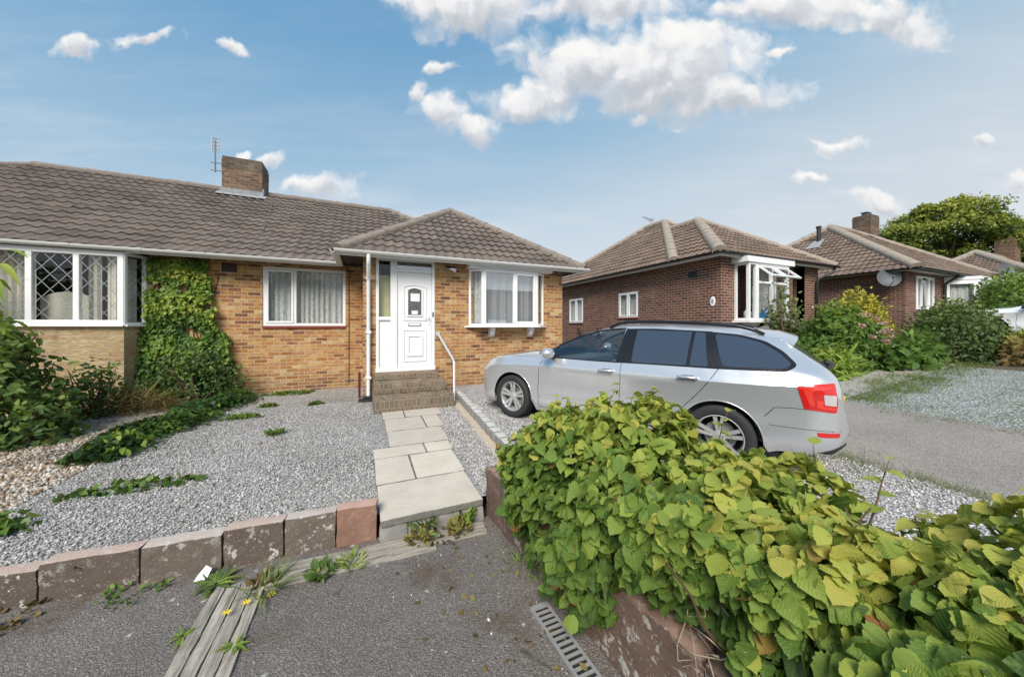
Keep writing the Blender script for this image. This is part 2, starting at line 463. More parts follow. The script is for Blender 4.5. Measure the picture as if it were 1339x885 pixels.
M['gravel'] = gravel_mat('grey_limestone_gravel', [(0, (.25, .237, .223)), (.2, (.36, .342, .322)), (.6, (.485, .46, .436)), (.88, (.585, .56, .53)), (1, (.72, .69, .66))], .020, (.075, .068, .062))
M['gravel_w'] = gravel_mat('pale_limestone_gravel', [(0, (.18, .172, .165)), (.2, (.37, .355, .34)), (.6, (.56, .54, .52)), (.88, (.70, .68, .66)), (1, (.82, .80, .78))], .020, (.11, .10, .10))
M['pebble'] = gravel_mat('buff_pebbles', [(0, (.20, .13, .08)), (.25, (.38, .28, .19)), (.6, (.52, .43, .33)), (.85, (.62, .55, .46)), (1, (.72, .68, .62))], .034, (.10, .075, .05))
M['slate'] = gravel_mat('green_slate_chippings', [(0, (.17, .175, .16)), (.25, (.31, .325, .30)), (.6, (.43, .455, .42)), (1, (.60, .62, .58))], .03, (.10, .10, .085), weeds=(.12, .15, .05))
M['soil'] = simple('dry_soil', (.10, .075, .05), .95, var=.4, scale=14, bump=.6)
M['grassground'] = simple('rough_grass_ground', (.085, .105, .04), .95, var=.4, scale=3, bump=.5)
M['bark'] = simple('bark', (.10, .075, .055), .9, var=.35, scale=18, bump=.5)
M['twig'] = simple('reddish_twig', (.14, .085, .05), .8, var=.3, scale=20)
M['fence'] = simple('orange_fence_board', (.30, .15, .06), .8, var=.25, scale=8)

# ------------------------------------------------------------------ ground heights (metres; 0 = foot of the front path)
def clip(v, a, b): return max(a, min(b, v))
def H_left(x, y): return .018 * (clip(y, -3, 12) - 2.9)
def H_right(x, y): return .04 + .025 * clip(y, -3, 10) + .07 * clip(x - 5, 0, 18)
def xs_line(y): return 1.44 + .055 * (y - 3.3)

def sheet(name, xl, xr, y0, y1, Hf, mat, nx, ny, lift=0.0, jit=0.0):
    V = []
    for t_y in np.linspace(0, 1, ny + 1):
        y = (2.93 if callable(y0) else y0) * (1 - t_y) + (2.87 if callable(y1) else y1) * t_y
        a = xl(y) if callable(xl) else xl; b = xr(y) if callable(xr) else xr
        for i in range(nx + 1):
            x = a + (b - a) * i / nx
            q = 0
            if callable(y0): y = y0(x) * (1 - t_y) + (y1(x) if callable(y1) else y1) * t_y
            elif callable(y1): y = y0 * (1 - t_y) + y1(x) * t_y
            if jit and i in (0, nx): q = (noise.noise(Vector((x * .3, y * 2.3, 4))) * jit)
            z = Hf(x, y) + lift + .008 * noise.noise(Vector((x * 1.1, y * 1.1, 0)))
            V.append((x + q, y, z))
    F = [(j * (nx + 1) + i, j * (nx + 1) + i + 1, (j + 1) * (nx + 1) + i + 1, (j + 1) * (nx + 1) + i) for j in range(ny) for i in range(nx)]
    o = np_mesh(name, V, F, mat, smooth=True)
    return tag(o, kind='structure')

# one ground sheet to the horizon
def ground():
    gx = [-400, -150, -60, -25, -12, -6, -3, -1, .5, 1.05, 1.3, 1.42, 2, 3.5, 5, 7, 9, 12, 16, 20, 24, 40, 90, 200, 400]
    gy = [-300, -100, -30, -8, -3, 0, 1.5, 2.84, 3.3, 3.45, 4, 6, 8, 10, 13, 20, 40, 90, 200, 400]
    V = []
    for y in gy:
        for x in gx:
            if x <= 1.31 and y <= 3.31: z = -.26
            elif x < 2.1: z = H_left(x, y) - .09
            else: z = H_right(x, y) - .07
            V.append((x, y, z))
    n = len(gx)
    F = [(j * n + i, j * n + i + 1, (j + 1) * n + i + 1, (j + 1) * n + i) for j in range(len(gy) - 1) for i in range(n - 1)]
    return tag(np_mesh('ground', V, F, M['grassground']), kind='structure')
ground()
def kline(x): return 2.90 - .075 * (clip(x, -6, 1.2) - .1)
sheet('asphalt_forecourt', -14, lambda y: 1.06 + .085 * (2.93 - y), -6, lambda x: kline(x) + .03, lambda x, y: -.17, M['asphalt'], 60, 40)
sheet('gravel_garden', lambda y: -2.72 - .28 * clip((y - 5.2) / 1.0, 0, 1), lambda y: xs_line(y) + .07, lambda x: kline(x) + .06, 9.2, H_left, M['gravel'], 30, 40)
sheet('pebble_bed', -9.5, lambda y: -2.72 - .28 * clip((y - 5.2) / 1.0, 0, 1), lambda x: kline(x) + .06, 9.2, lambda x, y: H_left(x, y) + .0, M['pebble'], 30, 30)
sheet('gravel_drive', lambda y: (xs_line(y) + .07) if y > 2.95 else 1.22, lambda y: 4.86 + .03 * math.sin(y * 3), -3, 7.4, H_right, M['gravel_w'], 30, 60)
sheet('asphalt_drive', lambda y: 4.86 + .03 * math.sin(y * 3), lambda y: 7.45, -3, 17, H_right, M['asphalt2'], 20, 60)
sheet('slate_gravel', 7.45, 12.4, -3, 3.0, H_right, M['slate'], 30, 30)
sheet('concrete_path', 7.45, 12.6, 3.0, 4.05, lambda x, y: H_right(x, y) + .01, M['concrete'], 24, 6)
sheet('flower_bed', 7.45, 30, 4.05, 7, H_right, M['soil'], 20, 8)
sheet('garden_soil', 12.4, 40, -3, 4.05, H_right, M['soil'], 20, 8, lift=-.01)

# ------------------------------------------------------------------ building kit
def wall(name, mat, parent, T, u0, u1, z0, z1, openings=(), th=.22, label=None):
    mb = MB()
    us = sorted({u0, u1, *[o[0] for o in openings], *[o[1] for o in openings]})
    zs = sorted({z0, z1, *[o[2] for o in openings], *[o[3] for o in openings]})
    for i in range(len(us) - 1):
        for j in range(len(zs) - 1):
            uc = (us[i] + us[i + 1]) / 2; zc = (zs[j] + zs[j + 1]) / 2
            if any(o[0] < uc < o[1] and o[2] < zc < o[3] for o in openings): continue
            a, b, c, d = us[i], us[i + 1], zs[j], zs[j + 1]
            mb.quad((a, 0, c), (b, 0, c), (b, 0, d), (a, 0, d), T)
            mb.quad((a, -th, c), (a, -th, d), (b, -th, d), (b, -th, c), T)
    for a, b, c, d in openings:
        mb.quad((a, 0, c), (a, 0, d), (a, -th, d), (a, -th, c), T)
        mb.quad((b, 0, c), (b, -th, c), (b, -th, d), (b, 0, d), T)
        mb.quad((a, 0, c), (a, -th, c), (b, -th, c), (b, 0, c), T)
        mb.quad((a, 0, d), (b, 0, d), (b, -th, d), (a, -th, d), T)
    for u in (u0, u1): mb.quad((u, 0, z0), (u, -th, z0), (u, -th, z1), (u, 0, z1), T)
    mb.quad((u0, 0, z1), (u1, 0, z1), (u1, -th, z1), (u0, -th, z1), T)
    return mb.build(name, mat, parent, label=label)

def curtain_sheet(parent, T, u0, u1, z0, z1, n, mat, folds=14, amp=.026, name='curtain'):
    k = max(16, int((u1 - u0) * 60)); V = []
    for i in range(k + 1):
        u = u0 + (u1 - u0) * i / k
        off = n + amp * math.sin(u * folds * 2 * math.pi / 1.0 + 1.3 * math.sin(u * 7)) + amp * .5 * math.sin(u * folds * 14.1 + 2)
        V += [tuple(T(u, off, z0)), tuple(T(u, off * 1.0, z1))]
    F = [(2 * i, 2 * i + 2, 2 * i + 3, 2 * i + 1) for i in range(k)]
    return np_mesh(name, V, F, mat, parent, smooth=True)

def window(parent, T, w, h, lights, fr=.055, sill=None, set_back=0.0, lattice=False, glass='glass', curtain=None, sash=(), top=0, label=None):
    """T local frame with origin at lower left corner of the window on the wall face; lights = pane widths as fractions"""
    f0, f1 = -set_back - .07, -set_back + .012
    mb = MB()
    mb.box(0, w, f0, f1, 0, fr, T); mb.box(0, w, f0, f1, h - fr, h, T)
    mb.box(0, fr, f0, f1, fr, h - fr, T); mb.box(w - fr, w, f0, f1, fr, h - fr, T)
    tot = sum(lights); x = fr; iw = w - 2 * fr; edges = []
    for i, l in enumerate(lights):
        x2 = x + iw * l / tot
        a = x if i == 0 else x + fr * .45
        b = x2 if i == len(lights) - 1 else x2 - fr * .45
        edges.append((a, b))
        if i < len(lights) - 1: mb.box(x2 - fr * .45, x2 + fr * .45, f0, f1, fr, h - fr, T)
        if i in sash:
            s = .045
            for q in ((a, a + s, fr, h - fr), (b - s, b, fr, h - fr), (a + s, b - s, fr, fr + s), (a + s, b - s, h - fr - s, h - fr)):
                mb.box(q[0], q[1], f1 - .05, f1 + .014, q[2], q[3], T)
            edges[-1] = (a + s, b - s)
        x = x2
    win = mb.build('window', M['upvc'], parent, bevel=.006, label=label)
    for i, (a, b) in enumerate(edges):
        s = .045 if i in sash else 0
        g = MB(); g.quad((a, f1 - .03, fr + s), (b, f1 - .03, fr + s), (b, f1 - .03, h - fr - s), (a, f1 - .03, h - fr - s), T)
        g.build('pane', M[glass], win)
        if lattice:
            lt = MB(); st = .20; asp = 1.3; z0, z1 = fr, h - fr; n = f1 - .026
            for sgn in (1, -1):
                k0 = -30
                for k in range(k0, 60):
                    # line u = a + k*st + sgn*(z-z0)/asp
                    pts = []
                    for z in (z0, z1):
                        pts.append((a + k * st + sgn * (z - z0) / asp, z))
                    (ua, za), (ub, zb) = pts
                    if ua > ub: ua, za, ub, zb = ub, zb, ua, za
                    if ub < a or ua > b: continue
                    if ua < a: za += (a - ua) * (zb - za) / (ub - ua); ua = a
                    if ub > b: zb = za + (b - ua) * (zb - za) / (ub - ua); ub = b
                    if ub - ua < .01: continue
                    d = Vector((ub - ua, zb - za)).normalized(); p = Vector((-d.y, d.x)) * .0045
                    lt.quad((ua + p.x, n, za + p.y), (ua - p.x, n, za - p.y), (ub - p.x, n, zb - p.y), (ub + p.x, n, zb + p.y), T)
            lt.build('leading', M['lead'], win)
    if sill:
        sm, dep, hh, ext = sill
        sb = MB(); sb.box(-ext, w + ext, -set_back - .05, dep, -hh, -.001, T)
        sb.build('sill', M[sm], win, bevel=.006)
    if curtain:
        for (cu0, cu1, mat, n, folds) in curtain:
            curtain_sheet(win, T, cu0, cu1, .06, h - .06, f0 - n, M[mat], folds)
    return win

def tile_plane(parent, O, U, I, Lng, a, pitch, mat, kl=1, kr=1, wave=.2, gauge=.30, ns=8, amp=.034, lift=.034, seed=1):
    O = np.array(O, float); U = np.array(U, float); I = np.array(I, float)
    ct, st = math.cos(R(pitch)), math.sin(R(pitch))
    S = a / ct; n = int(math.ceil(S / gauge))
    up = I * ct + np.array([0, 0, st]); Nn = np.array([0, 0, ct]) - I * st
    us = np.arange(0, Lng + 1e-6, wave / ns)
    if us[-1] < Lng - 1e-6: us = np.append(us, Lng)
    r = np.random.default_rng(seed)
    V = []; UVs = []; F = []; b = 0; m = len(us)
    for c in range(n):
        s0 = c * gauge - (.05 if c == 0 else 0); s1 = min((c + 1) * gauge + .004, S)
        h0, h1 = max(0, s0 * ct), s1 * ct
        if Lng - (kl + kr) * h0 <= 0: break
        j = r.normal(0, .0035, int(Lng / (wave * 2)) + 3)
        for (s, h, base, vv) in ((s0, h0, -.012, c + .93), (s0, h0, lift, c + .02), (s1, h1, 0, c + .85)):
            lo, hi = kl * h, Lng - kr * h
            if hi < lo: lo = hi = (lo + hi) / 2
            u = np.clip(us, lo, hi)
            wv = (0.5 + 0.5 * np.cos(2 * math.pi * u / wave)) ** 1.4 * amp
            jj = j[(u / (wave * 2)).astype(int)]
            hh = base + wv + (jj if base > 0 else 0)
            sd = s + (jj * 1.5 if base else 0)
            P = O + u[:, None] * U + (sd[:, None] if hasattr(sd, '__len__') else np.full((m, 1), sd)) * up + hh[:, None] * Nn
            V.append(P); UVs.append(np.stack([u / (wave * 2) + 7.0, np.full(m, vv)], 1))
        i = np.arange(m - 1)
        for row in (0, 1):
            q = b + row * m
            u_lo = np.clip(us, kl * h0, Lng - kr * h0)
            ok = (u_lo[1:] - u_lo[:-1]) > 1e-5
            F.append(np.stack([q + i, q + i + 1, q + m + i + 1, q + m + i], 1)[ok])
        b += 3 * m
    return np_mesh('roof', np.concatenate(V), np.concatenate(F), mat, parent, smooth=True, uv=np.concatenate(UVs), sharp=50)

def ridge_run(parent, a, b, mat, r=.115, step=.42):
    a = Vector(a); b = Vector(b); d = (b - a); n = max(1, int(round(d.length / step))); d.normalize()
    side = d.cross(Vector((0, 0, 1))).normalized(); up = side.cross(d).normalized()
    mb = MB(); K = 9
    for i in range(n):
        p0 = a.lerp(b, i / n); p1 = a.lerp(b, (i + 1) / n) + d * .03
        jz = random.uniform(-.006, .006)
        vs = []; 
        for p, rr in ((p0, r * 1.06), (p1, r * .97)):
            for k in range(K):
                t = math.pi * (k / (K - 1)) ; ang = (t - math.pi / 2) * 1.15
                vs.append(p + side * math.sin(ang) * rr * 1.15 + up * (math.cos(ang) * rr - .04 + jz))
        fs = [(k, k + 1, K + k + 1, K + k) for k in range(K - 1)] + [tuple(range(K))]
        mb.add(vs, fs)
    return mb.build('ridge_tiles', mat, parent, smooth=True, sharp=50)

def gutter(parent, a, b, mat, r=.058, brackets=.9, out=(0, -1, 0)):
    """half round gutter between a and b (rim height), with joints"""
    a = Vector(a); b = Vector(b); d = (b - a).normalized(); o = Vector(out)
    mb = MB(); K = 9
    def seg(p, q, rr, dz=0):
        vs = []
        for e in (p, q):
            for k in range(K):
                t = math.pi * k / (K - 1)
                vs.append(e + o * math.cos(t) * rr + Vector((0, 0, -math.sin(t) * rr * 1.05 + dz)))
            for k in range(K):
                t = math.pi * (K - 1 - k) / (K - 1)
                vs.append(e + o * math.cos(t) * (rr - .006) + Vector((0, 0, -math.sin(t) * (rr - .006) * 1.05 + dz)))
        n = 2 * K
        fs = [(k, (k + 1) % n, n + (k + 1) % n, n + k) for k in range(n)] + [tuple(range(n))[::-1], tuple(range(n, 2 * n))]
        mb.add(vs, fs)
    seg(a, b, r)
    L = (b - a).length; k = 1
    while k * brackets < L:
        c = a + d * k * brackets; seg(c - d * .028, c + d * .028, r + .007, .004); k += 1
    # stop ends
    for e in (a, b): seg(e - d * .012, e + d * .012, r + .004)
    return mb.build('gutter', mat, parent, smooth=True, sharp=40)

def board(name, parent, p, q, z0, z1, mat, th=.022, out=(0, -1, 0)):
    p = Vector(p); q = Vector(q); U = (q - p).normalized(); T = frameT((p.x, p.y, 0), (U.x, U.y, 0), out)
    mb = MB(); mb.box(0, (q - p).length, -th, 0, z0, z1, T); return mb.build(name, mat, parent)

def hip_roof(parent, x0, x1, y0, y1, ze, pitch, mat, rmat, planes='FBLR', ns=8, ridges=True, wave=.2, seed=1, r=.115):
    """hip roof over an eave rectangle; ridge along the long side"""
    tp = math.tan(R(pitch)); w, d = x1 - x0, y1 - y0; a = min(w, d) / 2
    if 'F' in planes: tile_plane(parent, (x0, y0, ze), (1, 0, 0), (0, 1, 0), w, a, pitch, mat, ns=ns, wave=wave, seed=seed)
    if 'B' in planes: tile_plane(parent, (x1, y1, ze), (-1, 0, 0), (0, -1, 0), w, a, pitch, mat, ns=3, wave=wave, seed=seed + 1)
    if 'L' in planes: tile_plane(parent, (x0, y1, ze), (0, -1, 0), (1, 0, 0), d, a, pitch, mat, ns=ns, wave=wave, seed=seed + 2)
    if 'R' in planes: tile_plane(parent, (x1, y0, ze), (0, 1, 0), (-1, 0, 0), d, a, pitch, mat, ns=ns, wave=wave, seed=seed + 3)
    zr = ze + a * tp + .02
    if w >= d: A, B = (x0 + a, (y0 + y1) / 2, zr), (x1 - a, (y0 + y1) / 2, zr)
    else: A, B = ((x0 + x1) / 2, y0 + a, zr), ((x0 + x1) / 2, y1 - a, zr)
    if ridges:
        C = {'FL': (x0, y0, ze + .03), 'FR': (x1, y0, ze + .03), 'BL': (x0, y1, ze + .03), 'BR': (x1, y1, ze + .03)}
        top = {'FL': A, 'BR': B}
        if w >= d: top.update({'FR': B, 'BL': A})
        else: top.update({'FR': A, 'BL': B})
        for k, c in C.items(): ridge_run(parent, c, top[k], rmat, r)
        if (Vector(A) - Vector(B)).length > .3: ridge_run(parent, A, B, rmat, r)
    return A, B

def chimney(parent, x0, x1, y0, y1, z0, z1, zsoot, flash_z):
    mb = MB(); mb.box(x0, x1, y0, y1, z0, zsoot)
    ch = mb.build('chimney', M['brick_chim'], parent)
    mb = MB(); mb.box(x0 - .004, x1 + .004, y0 - .004, y1 + .004, zsoot, z1 - .08); mb.box(x0 + .01, x1 - .01, y0 + .01, y1 - .01, z1 - .08, z1)
    mb.build('chimney_head', M['brick_soot'], ch)
    return ch

def aerial(loc, base, hgt, label, yaw=0.0, combs=7, double=False, style='yagi'):
    t = thing('tv_aerial', base, label, 'tv aerial')
    m = MB(); m.tube([base, (base[0], base[1], base[2] + hgt)], .018, 6)
    m.build('mast', M['aerial'], t)
    a = MB(); c, s = math.cos(yaw), math.sin(yaw); z = base[2] + hgt - .08
    def P(u, v, dz=0): return (base[0] + c * u - s * v, base[1] + s * u + c * v, z + dz)
    a.tube([P(-.25, 0), P(.75, 0)], .012, 6)
    for i in range(combs):
        u = -.2 + i * .14; hw = .17 - .008 * i
        a.tube([P(u, -hw), P(u, hw)], .006, 5)
    a.tube([P(-.25, -.16, -.13), P(-.25, .16, -.13)], .008, 5); a.tube([P(-.25, -.16, .13), P(-.25, .16, .13)], .008, 5)
    a.tube([P(-.25, 0, -.16), P(-.25, 0, .16)], .008, 5)
    a.build('antenna', M['aerial'], t)
    return t

# ------------------------------------------------------------------ our pair of bungalows
HB = thing('bungalow', (0, 8.75, .1), 'ochre brick bungalow pair with grey tiled roof, white front door and ivied left half', 'house')
ZE = 2.95; P1 = 35.0
# main front wall (plane Y=8.75): left wall with ivy, flat window
Tm = frameT((0, 8.75, 0), (1, 0, 0), (0, -1, 0))
wall('wall', M['brick'], HB, Tm, -3.85, -.05, -.1, 2.96, [(-2.03, -.43, 1.545, 2.83)])
window(HB, frameT((-2.03, 8.75, 1.545), (1, 0, 0), (0, -1, 0)), 1.6, 1.285, [.36, .64], fr=.06, set_back=.03, sash=(0,), glass='glass',
       sill=('tilesill', .035, .05, .0), curtain=[(.05, 1.55, 'net', .05, 9)], label='white window with patterned net curtain')
wall('wall', M['brick'], HB, frameT((0, 8.75, 0), (1, 0, 0), (0, -1, 0)), -11.2, -6.45, -.1, 2.96, [])
# bay of the left half
BY = 8.36
wall('bay_wall', M['brick_pale'], HB, frameT((-6.45, BY, 0), (1, 0, 0), (0, -1, 0)), 0, 2.45, -.1, 1.53, [])
wall('bay_wall', M['brick_pale'], HB, frameT((-4.0, BY, 0), (.15, .39, 0), (.39, -.15, 0)), 0, .418, -.1, 1.53, [])
mbb = MB(); mbb.box(-6.45, -3.98, BY - .05, 8.74, 2.875, 2.905); mbb.build('bay_roof', M['lead_roof'], HB)
window(HB, frameT((-6.45, BY, 1.56), (1, 0, 0), (0, -1, 0)), 2.45, 1.31, [1.22, .56, .52], fr=.085, lattice=True, glass='glass',
       sill=('upvc', .07, .03, .02), curtain=[(.55, 1.2, 'curtain', .22, 9), (1.92, 2.08, 'curtain', .10, 9), (2.15, 2.33, 'curtain', .10, 9)], label='white bay window with diamond leading')
window(HB, frameT((-4.0, BY, 1.56), (.15, .39, 0), (.39, -.15, 0)), .418, 1.31, [1], fr=.05, lattice=True, glass='glass', sill=('upvc', .06, .03, .0),
       curtain=[(.06, .36, 'net', .1, 9)])
# other outer walls close the rooms
wall('wall', M['brick'], HB, frameT((-11.2, 15.9, 0), (1, 0, 0), (0, 1, 0)), 0, 15.4, -.1, 2.96, [])
wall('wall', M['brick'], HB, frameT((4.2, 7.3, 0), (0, 1, 0), (1, 0, 0)), 1.6, 8.38, -.1, 2.96, [])
wall('wall', M['brick'], HB, frameT((-11.2, 7.3, 0), (0, 1, 0), (-1, 0, 0)), 0, 8.6, -.1, 2.96, [])
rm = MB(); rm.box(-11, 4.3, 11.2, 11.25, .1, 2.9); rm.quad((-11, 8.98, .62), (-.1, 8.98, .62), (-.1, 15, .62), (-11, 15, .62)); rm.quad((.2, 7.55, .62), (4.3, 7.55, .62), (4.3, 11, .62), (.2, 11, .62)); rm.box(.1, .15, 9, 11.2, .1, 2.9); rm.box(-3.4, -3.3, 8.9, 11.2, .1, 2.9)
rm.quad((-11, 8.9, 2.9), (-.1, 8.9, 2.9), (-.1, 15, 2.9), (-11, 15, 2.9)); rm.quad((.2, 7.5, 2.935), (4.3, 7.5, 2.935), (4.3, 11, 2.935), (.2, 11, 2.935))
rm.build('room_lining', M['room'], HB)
# wing (plane Y=7.3)
Tw = frameT((0, 7.3, 0), (1, 0, 0), (0, -1, 0))
BW0, BW1 = 2.12, 4.02
wall('wall', M['brick'], HB, Tw, -.05, 4.56, -.1, 2.96, [(.19, 1.36, .64, 2.93), (BW0 + .1, BW1 - .1, 1.56, 2.80)])
wall('wall', M['brick'], HB, frameT((-.05, 7.3, 0), (0, 1, 0), (-1, 0, 0)), .22, 1.45, -.1, 2.96, [])
wall('wall', M['brick'], HB, frameT((4.56, 7.3, 0), (0, 1, 0), (1, 0, 0)), .22, 3.0, -.1, 2.96, [])
# wing window: shallow boxed bay on two corbels
BD = .20
wn = window(HB, frameT((BW0 + .28, 7.3 - BD, 1.545), (1, 0, 0), (0, -1, 0)), BW1 - BW0 - .56, 1.27, [.56, .44], fr=.06, sash=(1,), glass='glass_ref',
            curtain=[(.05, 1.3, 'net_blue', .10, 6)], label='white bow window on two corbels')
window(HB, frameT((BW0, 7.3, 1.545), (.28, -BD, 0), (-BD, -.28, 0)), math.hypot(.28, BD), 1.27, [1], fr=.05, glass='glass', curtain=[(.04, .3, 'net', .05, 9)])
window(HB, frameT((BW1 - .28, 7.3 - BD, 1.545), (.28, BD, 0), (BD, -.28, 0)), math.hypot(.28, BD), 1.27, [1], fr=.05, glass='glass', curtain=[(.04, .3, 'net', .05, 9)])
s = MB()
s.add([(BW0 - .1, 7.299, 1.515), (BW0 + .24, 7.3 - BD - .09, 1.515), (BW1 - .24, 7.3 - BD - .09, 1.515), (BW1 + .1, 7.299, 1.515),
       (BW0 - .1, 7.299, 1.543), (BW0 + .24, 7.3 - BD - .09, 1.543), (BW1 - .24, 7.3 - BD - .09, 1.543), (BW1 + .1, 7.299, 1.543)],
      [(3, 2, 1, 0), (4, 5, 6, 7), (0, 1, 5, 4), (1, 2, 6, 5), (2, 3, 7, 6)])
s.build('sill', M['upvc'], wn)
hd = MB(); hd.add([(BW0 - .06, 7.299, 2.82), (BW0 - .06, 7.3 - BD - .05, 2.82), (BW1 + .12, 7.3 - BD - .05, 2.82), (BW1 + .12, 7.299, 2.82),
       (BW0 - .06, 7.299, 2.94), (BW0 - .06, 7.3 - BD - .05, 2.94), (BW1 + .12, 7.3 - BD - .05, 2.94), (BW1 + .12, 7.299, 2.94)],
      [(3, 2, 1, 0), (4, 5, 6, 7), (0, 1, 5, 4), (1, 2, 6, 5), (2, 3, 7, 6)])
hd.build('head_board', M['upvc'], wn)
for u in (2.58, 3.56):
    cb = MB(); cb.prism([(7.299, 1.51), (7.3 - .19, 1.51), (7.3 - .19, 1.46), (7.3 - .15, 1.42), (7.3 - .13, 1.36), (7.3 - .06, 1.30), (7.299, 1.29)], u, u + .11)
    cb.build('corbel', M['upvc'], wn, bevel=.006)
# front door with sidelight and toplight
dr0, dr1, dz0, dz1 = .19, 1.36, .64, 2.93
Td = frameT((dr0, 7.3, dz0), (1, 0, 0), (0, -1, 0)); DW, DH = dr1 - dr0, dz1 - dz0
sx = .345
f = MB()
f.box(0, .055, -.09, .014, 0, DH, Td); f.box(DW - .06, DW, -.09, .014, 0, DH, Td); f.box(.055, DW - .06, -.09, .014, DH - .05, DH, Td)
f.box(sx - .07, sx + .06, -.09, .014, 0, DH - .05, Td); f.box(sx + .06, DW - .06, -.09, .014, 2.02, 2.09, Td); f.box(.055, sx - .07, -.09, .014, 1.02, 1.09, Td)
f.box(-.01, DW + .01, -.09, .05, -.03, .045, Td)
dfr = f.build('door_frame', M['upvc'], HB, bevel=.006)
p = MB(); p.box(.055, sx - .07, -.07, -.02, .045, 1.02, Td); p.box(.075, sx - .09, -.02, -.012, .12, .95, Td); p.build('side_panel', M['upvc'], dfr, bevel=.004)
g = MB(); g.quad((.055, -.03, 1.09), (sx - .07, -.03, 1.09), (sx - .07, -.03, DH - .05), (.055, -.03, DH - .05), Td); g.build('sidelight', M['glass'], dfr)
g = MB(); g.quad((sx + .06, -.03, 2.09), (DW - .06, -.03, 2.09), (DW - .06, -.03, DH - .05), (sx + .06, -.03, DH - .05), Td); g.build('toplight', M['glass_ref'], dfr)
curtain_sheet(dfr, Td, .05, sx - .06, 1.0, 1.95, -.13, M['green_curtain'], 5, .008)
# door leaf
a0, a1 = sx + .064, DW - .064; cx = (a0 + a1) / 2
d = MB(); d.box(a0, a1, -.075, -.012, .05, 2.015, Td)
ga0, ga1 = cx - .125, cx + .125
def arch_ring(mb, hw, z0, z1, rise, wd, n0, n1, T, c):
    outer = [(c - hw, z0), (c - hw, z1)] + [(c - hw + 2 * hw * t / 8, z1 + rise * math.sin(math.pi * t / 8)) for t in range(1, 8)] + [(c + hw, z1), (c + hw, z0)]
    k = len(outer); hi = hw - wd
    inner = [(c - hi, z0 + wd), (c - hi, z1 - wd * .3)] + [(c - hi + 2 * hi * t / 8, z1 - wd * .3 + (rise * .8) * math.sin(math.pi * t / 8)) for t in range(1, 8)] + [(c + hi, z1 - wd * .3), (c + hi, z0 + wd)]
    vs = [(u, n0, z) for u, z in outer] + [(u, n1, z) for u, z in outer] + [(u, n1, z) for u, z in inner] + [(u, n0, z) for u, z in inner]
    fs = []
    for i in range(k):
        j = (i + 1) % k
        fs += [(i, j, k + j, k + i), (k + i, k + j, 2 * k + j, 2 * k + i), (2 * k + i, 2 * k + j, 3 * k + j, 3 * k + i)]
    mb.add(vs, fs, T); return inner
arch_ring(d, .235, 1.02, 1.72, .05, .022, -.012, .003, Td, cx)
inner = arch_ring(d, .165, 1.10, 1.66, .05, .03, -.012, .008, Td, cx)
arch_ring(d, .235, .16, .82, 0.0, .022, -.012, .003, Td, cx); arch_ring(d, .165, .27, .70, .0, .05, -.012, .006, Td, cx)
leaf = d.build('door', M['upvc'], HB, bevel=.004)
g = MB(); g.poly([(u, -.006, z) for u, z in inner], Td); 
tg = NT('obscured_glass'); vv = tg.voro(75); cc = tg.ramp(vv.outputs['Distance'], [(.2, (.03, .032, .03)), (.6, (.12, .125, .12))])
g.build('door_glass', tg.done(tg.pbsdf(cc, .12, tg.bump(vv.outputs['Distance'], .7, .01))), leaf)
n = MB(); n.box(cx - .085, cx + .10, -.0045, -.003, 1.42, 1.585, Td); n.build('notice', M['paper'], leaf)
n = MB(); n.box(cx - .065, cx + .06, -.0045, -.003, 1.15, 1.225, Td); n.build('notice', M['paper'], leaf)
l = MB(); l.box(cx - .135, cx + .125, -.014, .004, .905, .975, Td); lb = l.build('letterbox', M['brass'], leaf, bevel=.004)
l = MB(); l.box(cx - .115, cx + .105, .004, .008, .918, .962, Td); l.build('flap', M['upvc'], lb)
h = MB(); h.box(a1 - .075, a1 - .04, -.014, .002, .93, 1.15, Td); h.tube([Td(a1 - .058, .0, 1.08), Td(a1 - .058, .045, 1.08), Td(a1 - .16, .05, 1.08)], .010, 8); h.build('handle', M['upvc'], leaf, smooth=True, sharp=40)
# roofs
XR = 4.75; XL = -6.7 - XR
ye0, ye1 = 8.33, 16.31
PM = 32.6
hip_roof(HB, XL, XR, ye0, ye1, ZE, PM, M['tile'], M['ridge'], ns=8)
# wing roofs (eave rectangle running back under the main roof); mirrored wing of the left half
wx0, wx1, wy0 = -.5, 5.0, 6.95
for (x0, x1, nn, sd) in ((wx0, wx1, 10, 5), (-6.7 - wx1, -6.7 - wx0, 4, 9)):
    aw = (x1 - x0) / 2; zr = ZE + aw * math.tan(R(P1))
    tile_plane(HB, (x0, wy0, ZE), (1, 0, 0), (0, 1, 0), x1 - x0, aw, P1, M['tile'], ns=nn, seed=sd)
    tile_plane(HB, (x0, 11.4, ZE), (0, -1, 0), (1, 0, 0), 11.4 - wy0, aw, P1, M['tile'], kl=0, kr=1, ns=6, seed=sd + 1)
    tile_plane(HB, (x1, wy0, ZE), (0, 1, 0), (-1, 0, 0), 11.4 - wy0, aw, P1, M['tile'], kl=1, kr=0, ns=6, seed=sd + 2)
    ap = ((x0 + x1) / 2, wy0 + aw, zr + .02)
    ridge_run(HB, (x0, wy0, ZE + .03), ap, M['ridge'], .125); ridge_run(HB, (x1, wy0, ZE + .03), ap, M['ridge'], .125)
    ridge_run(HB, ap, (ap[0], 11.3, zr + .02), M['ridge'])
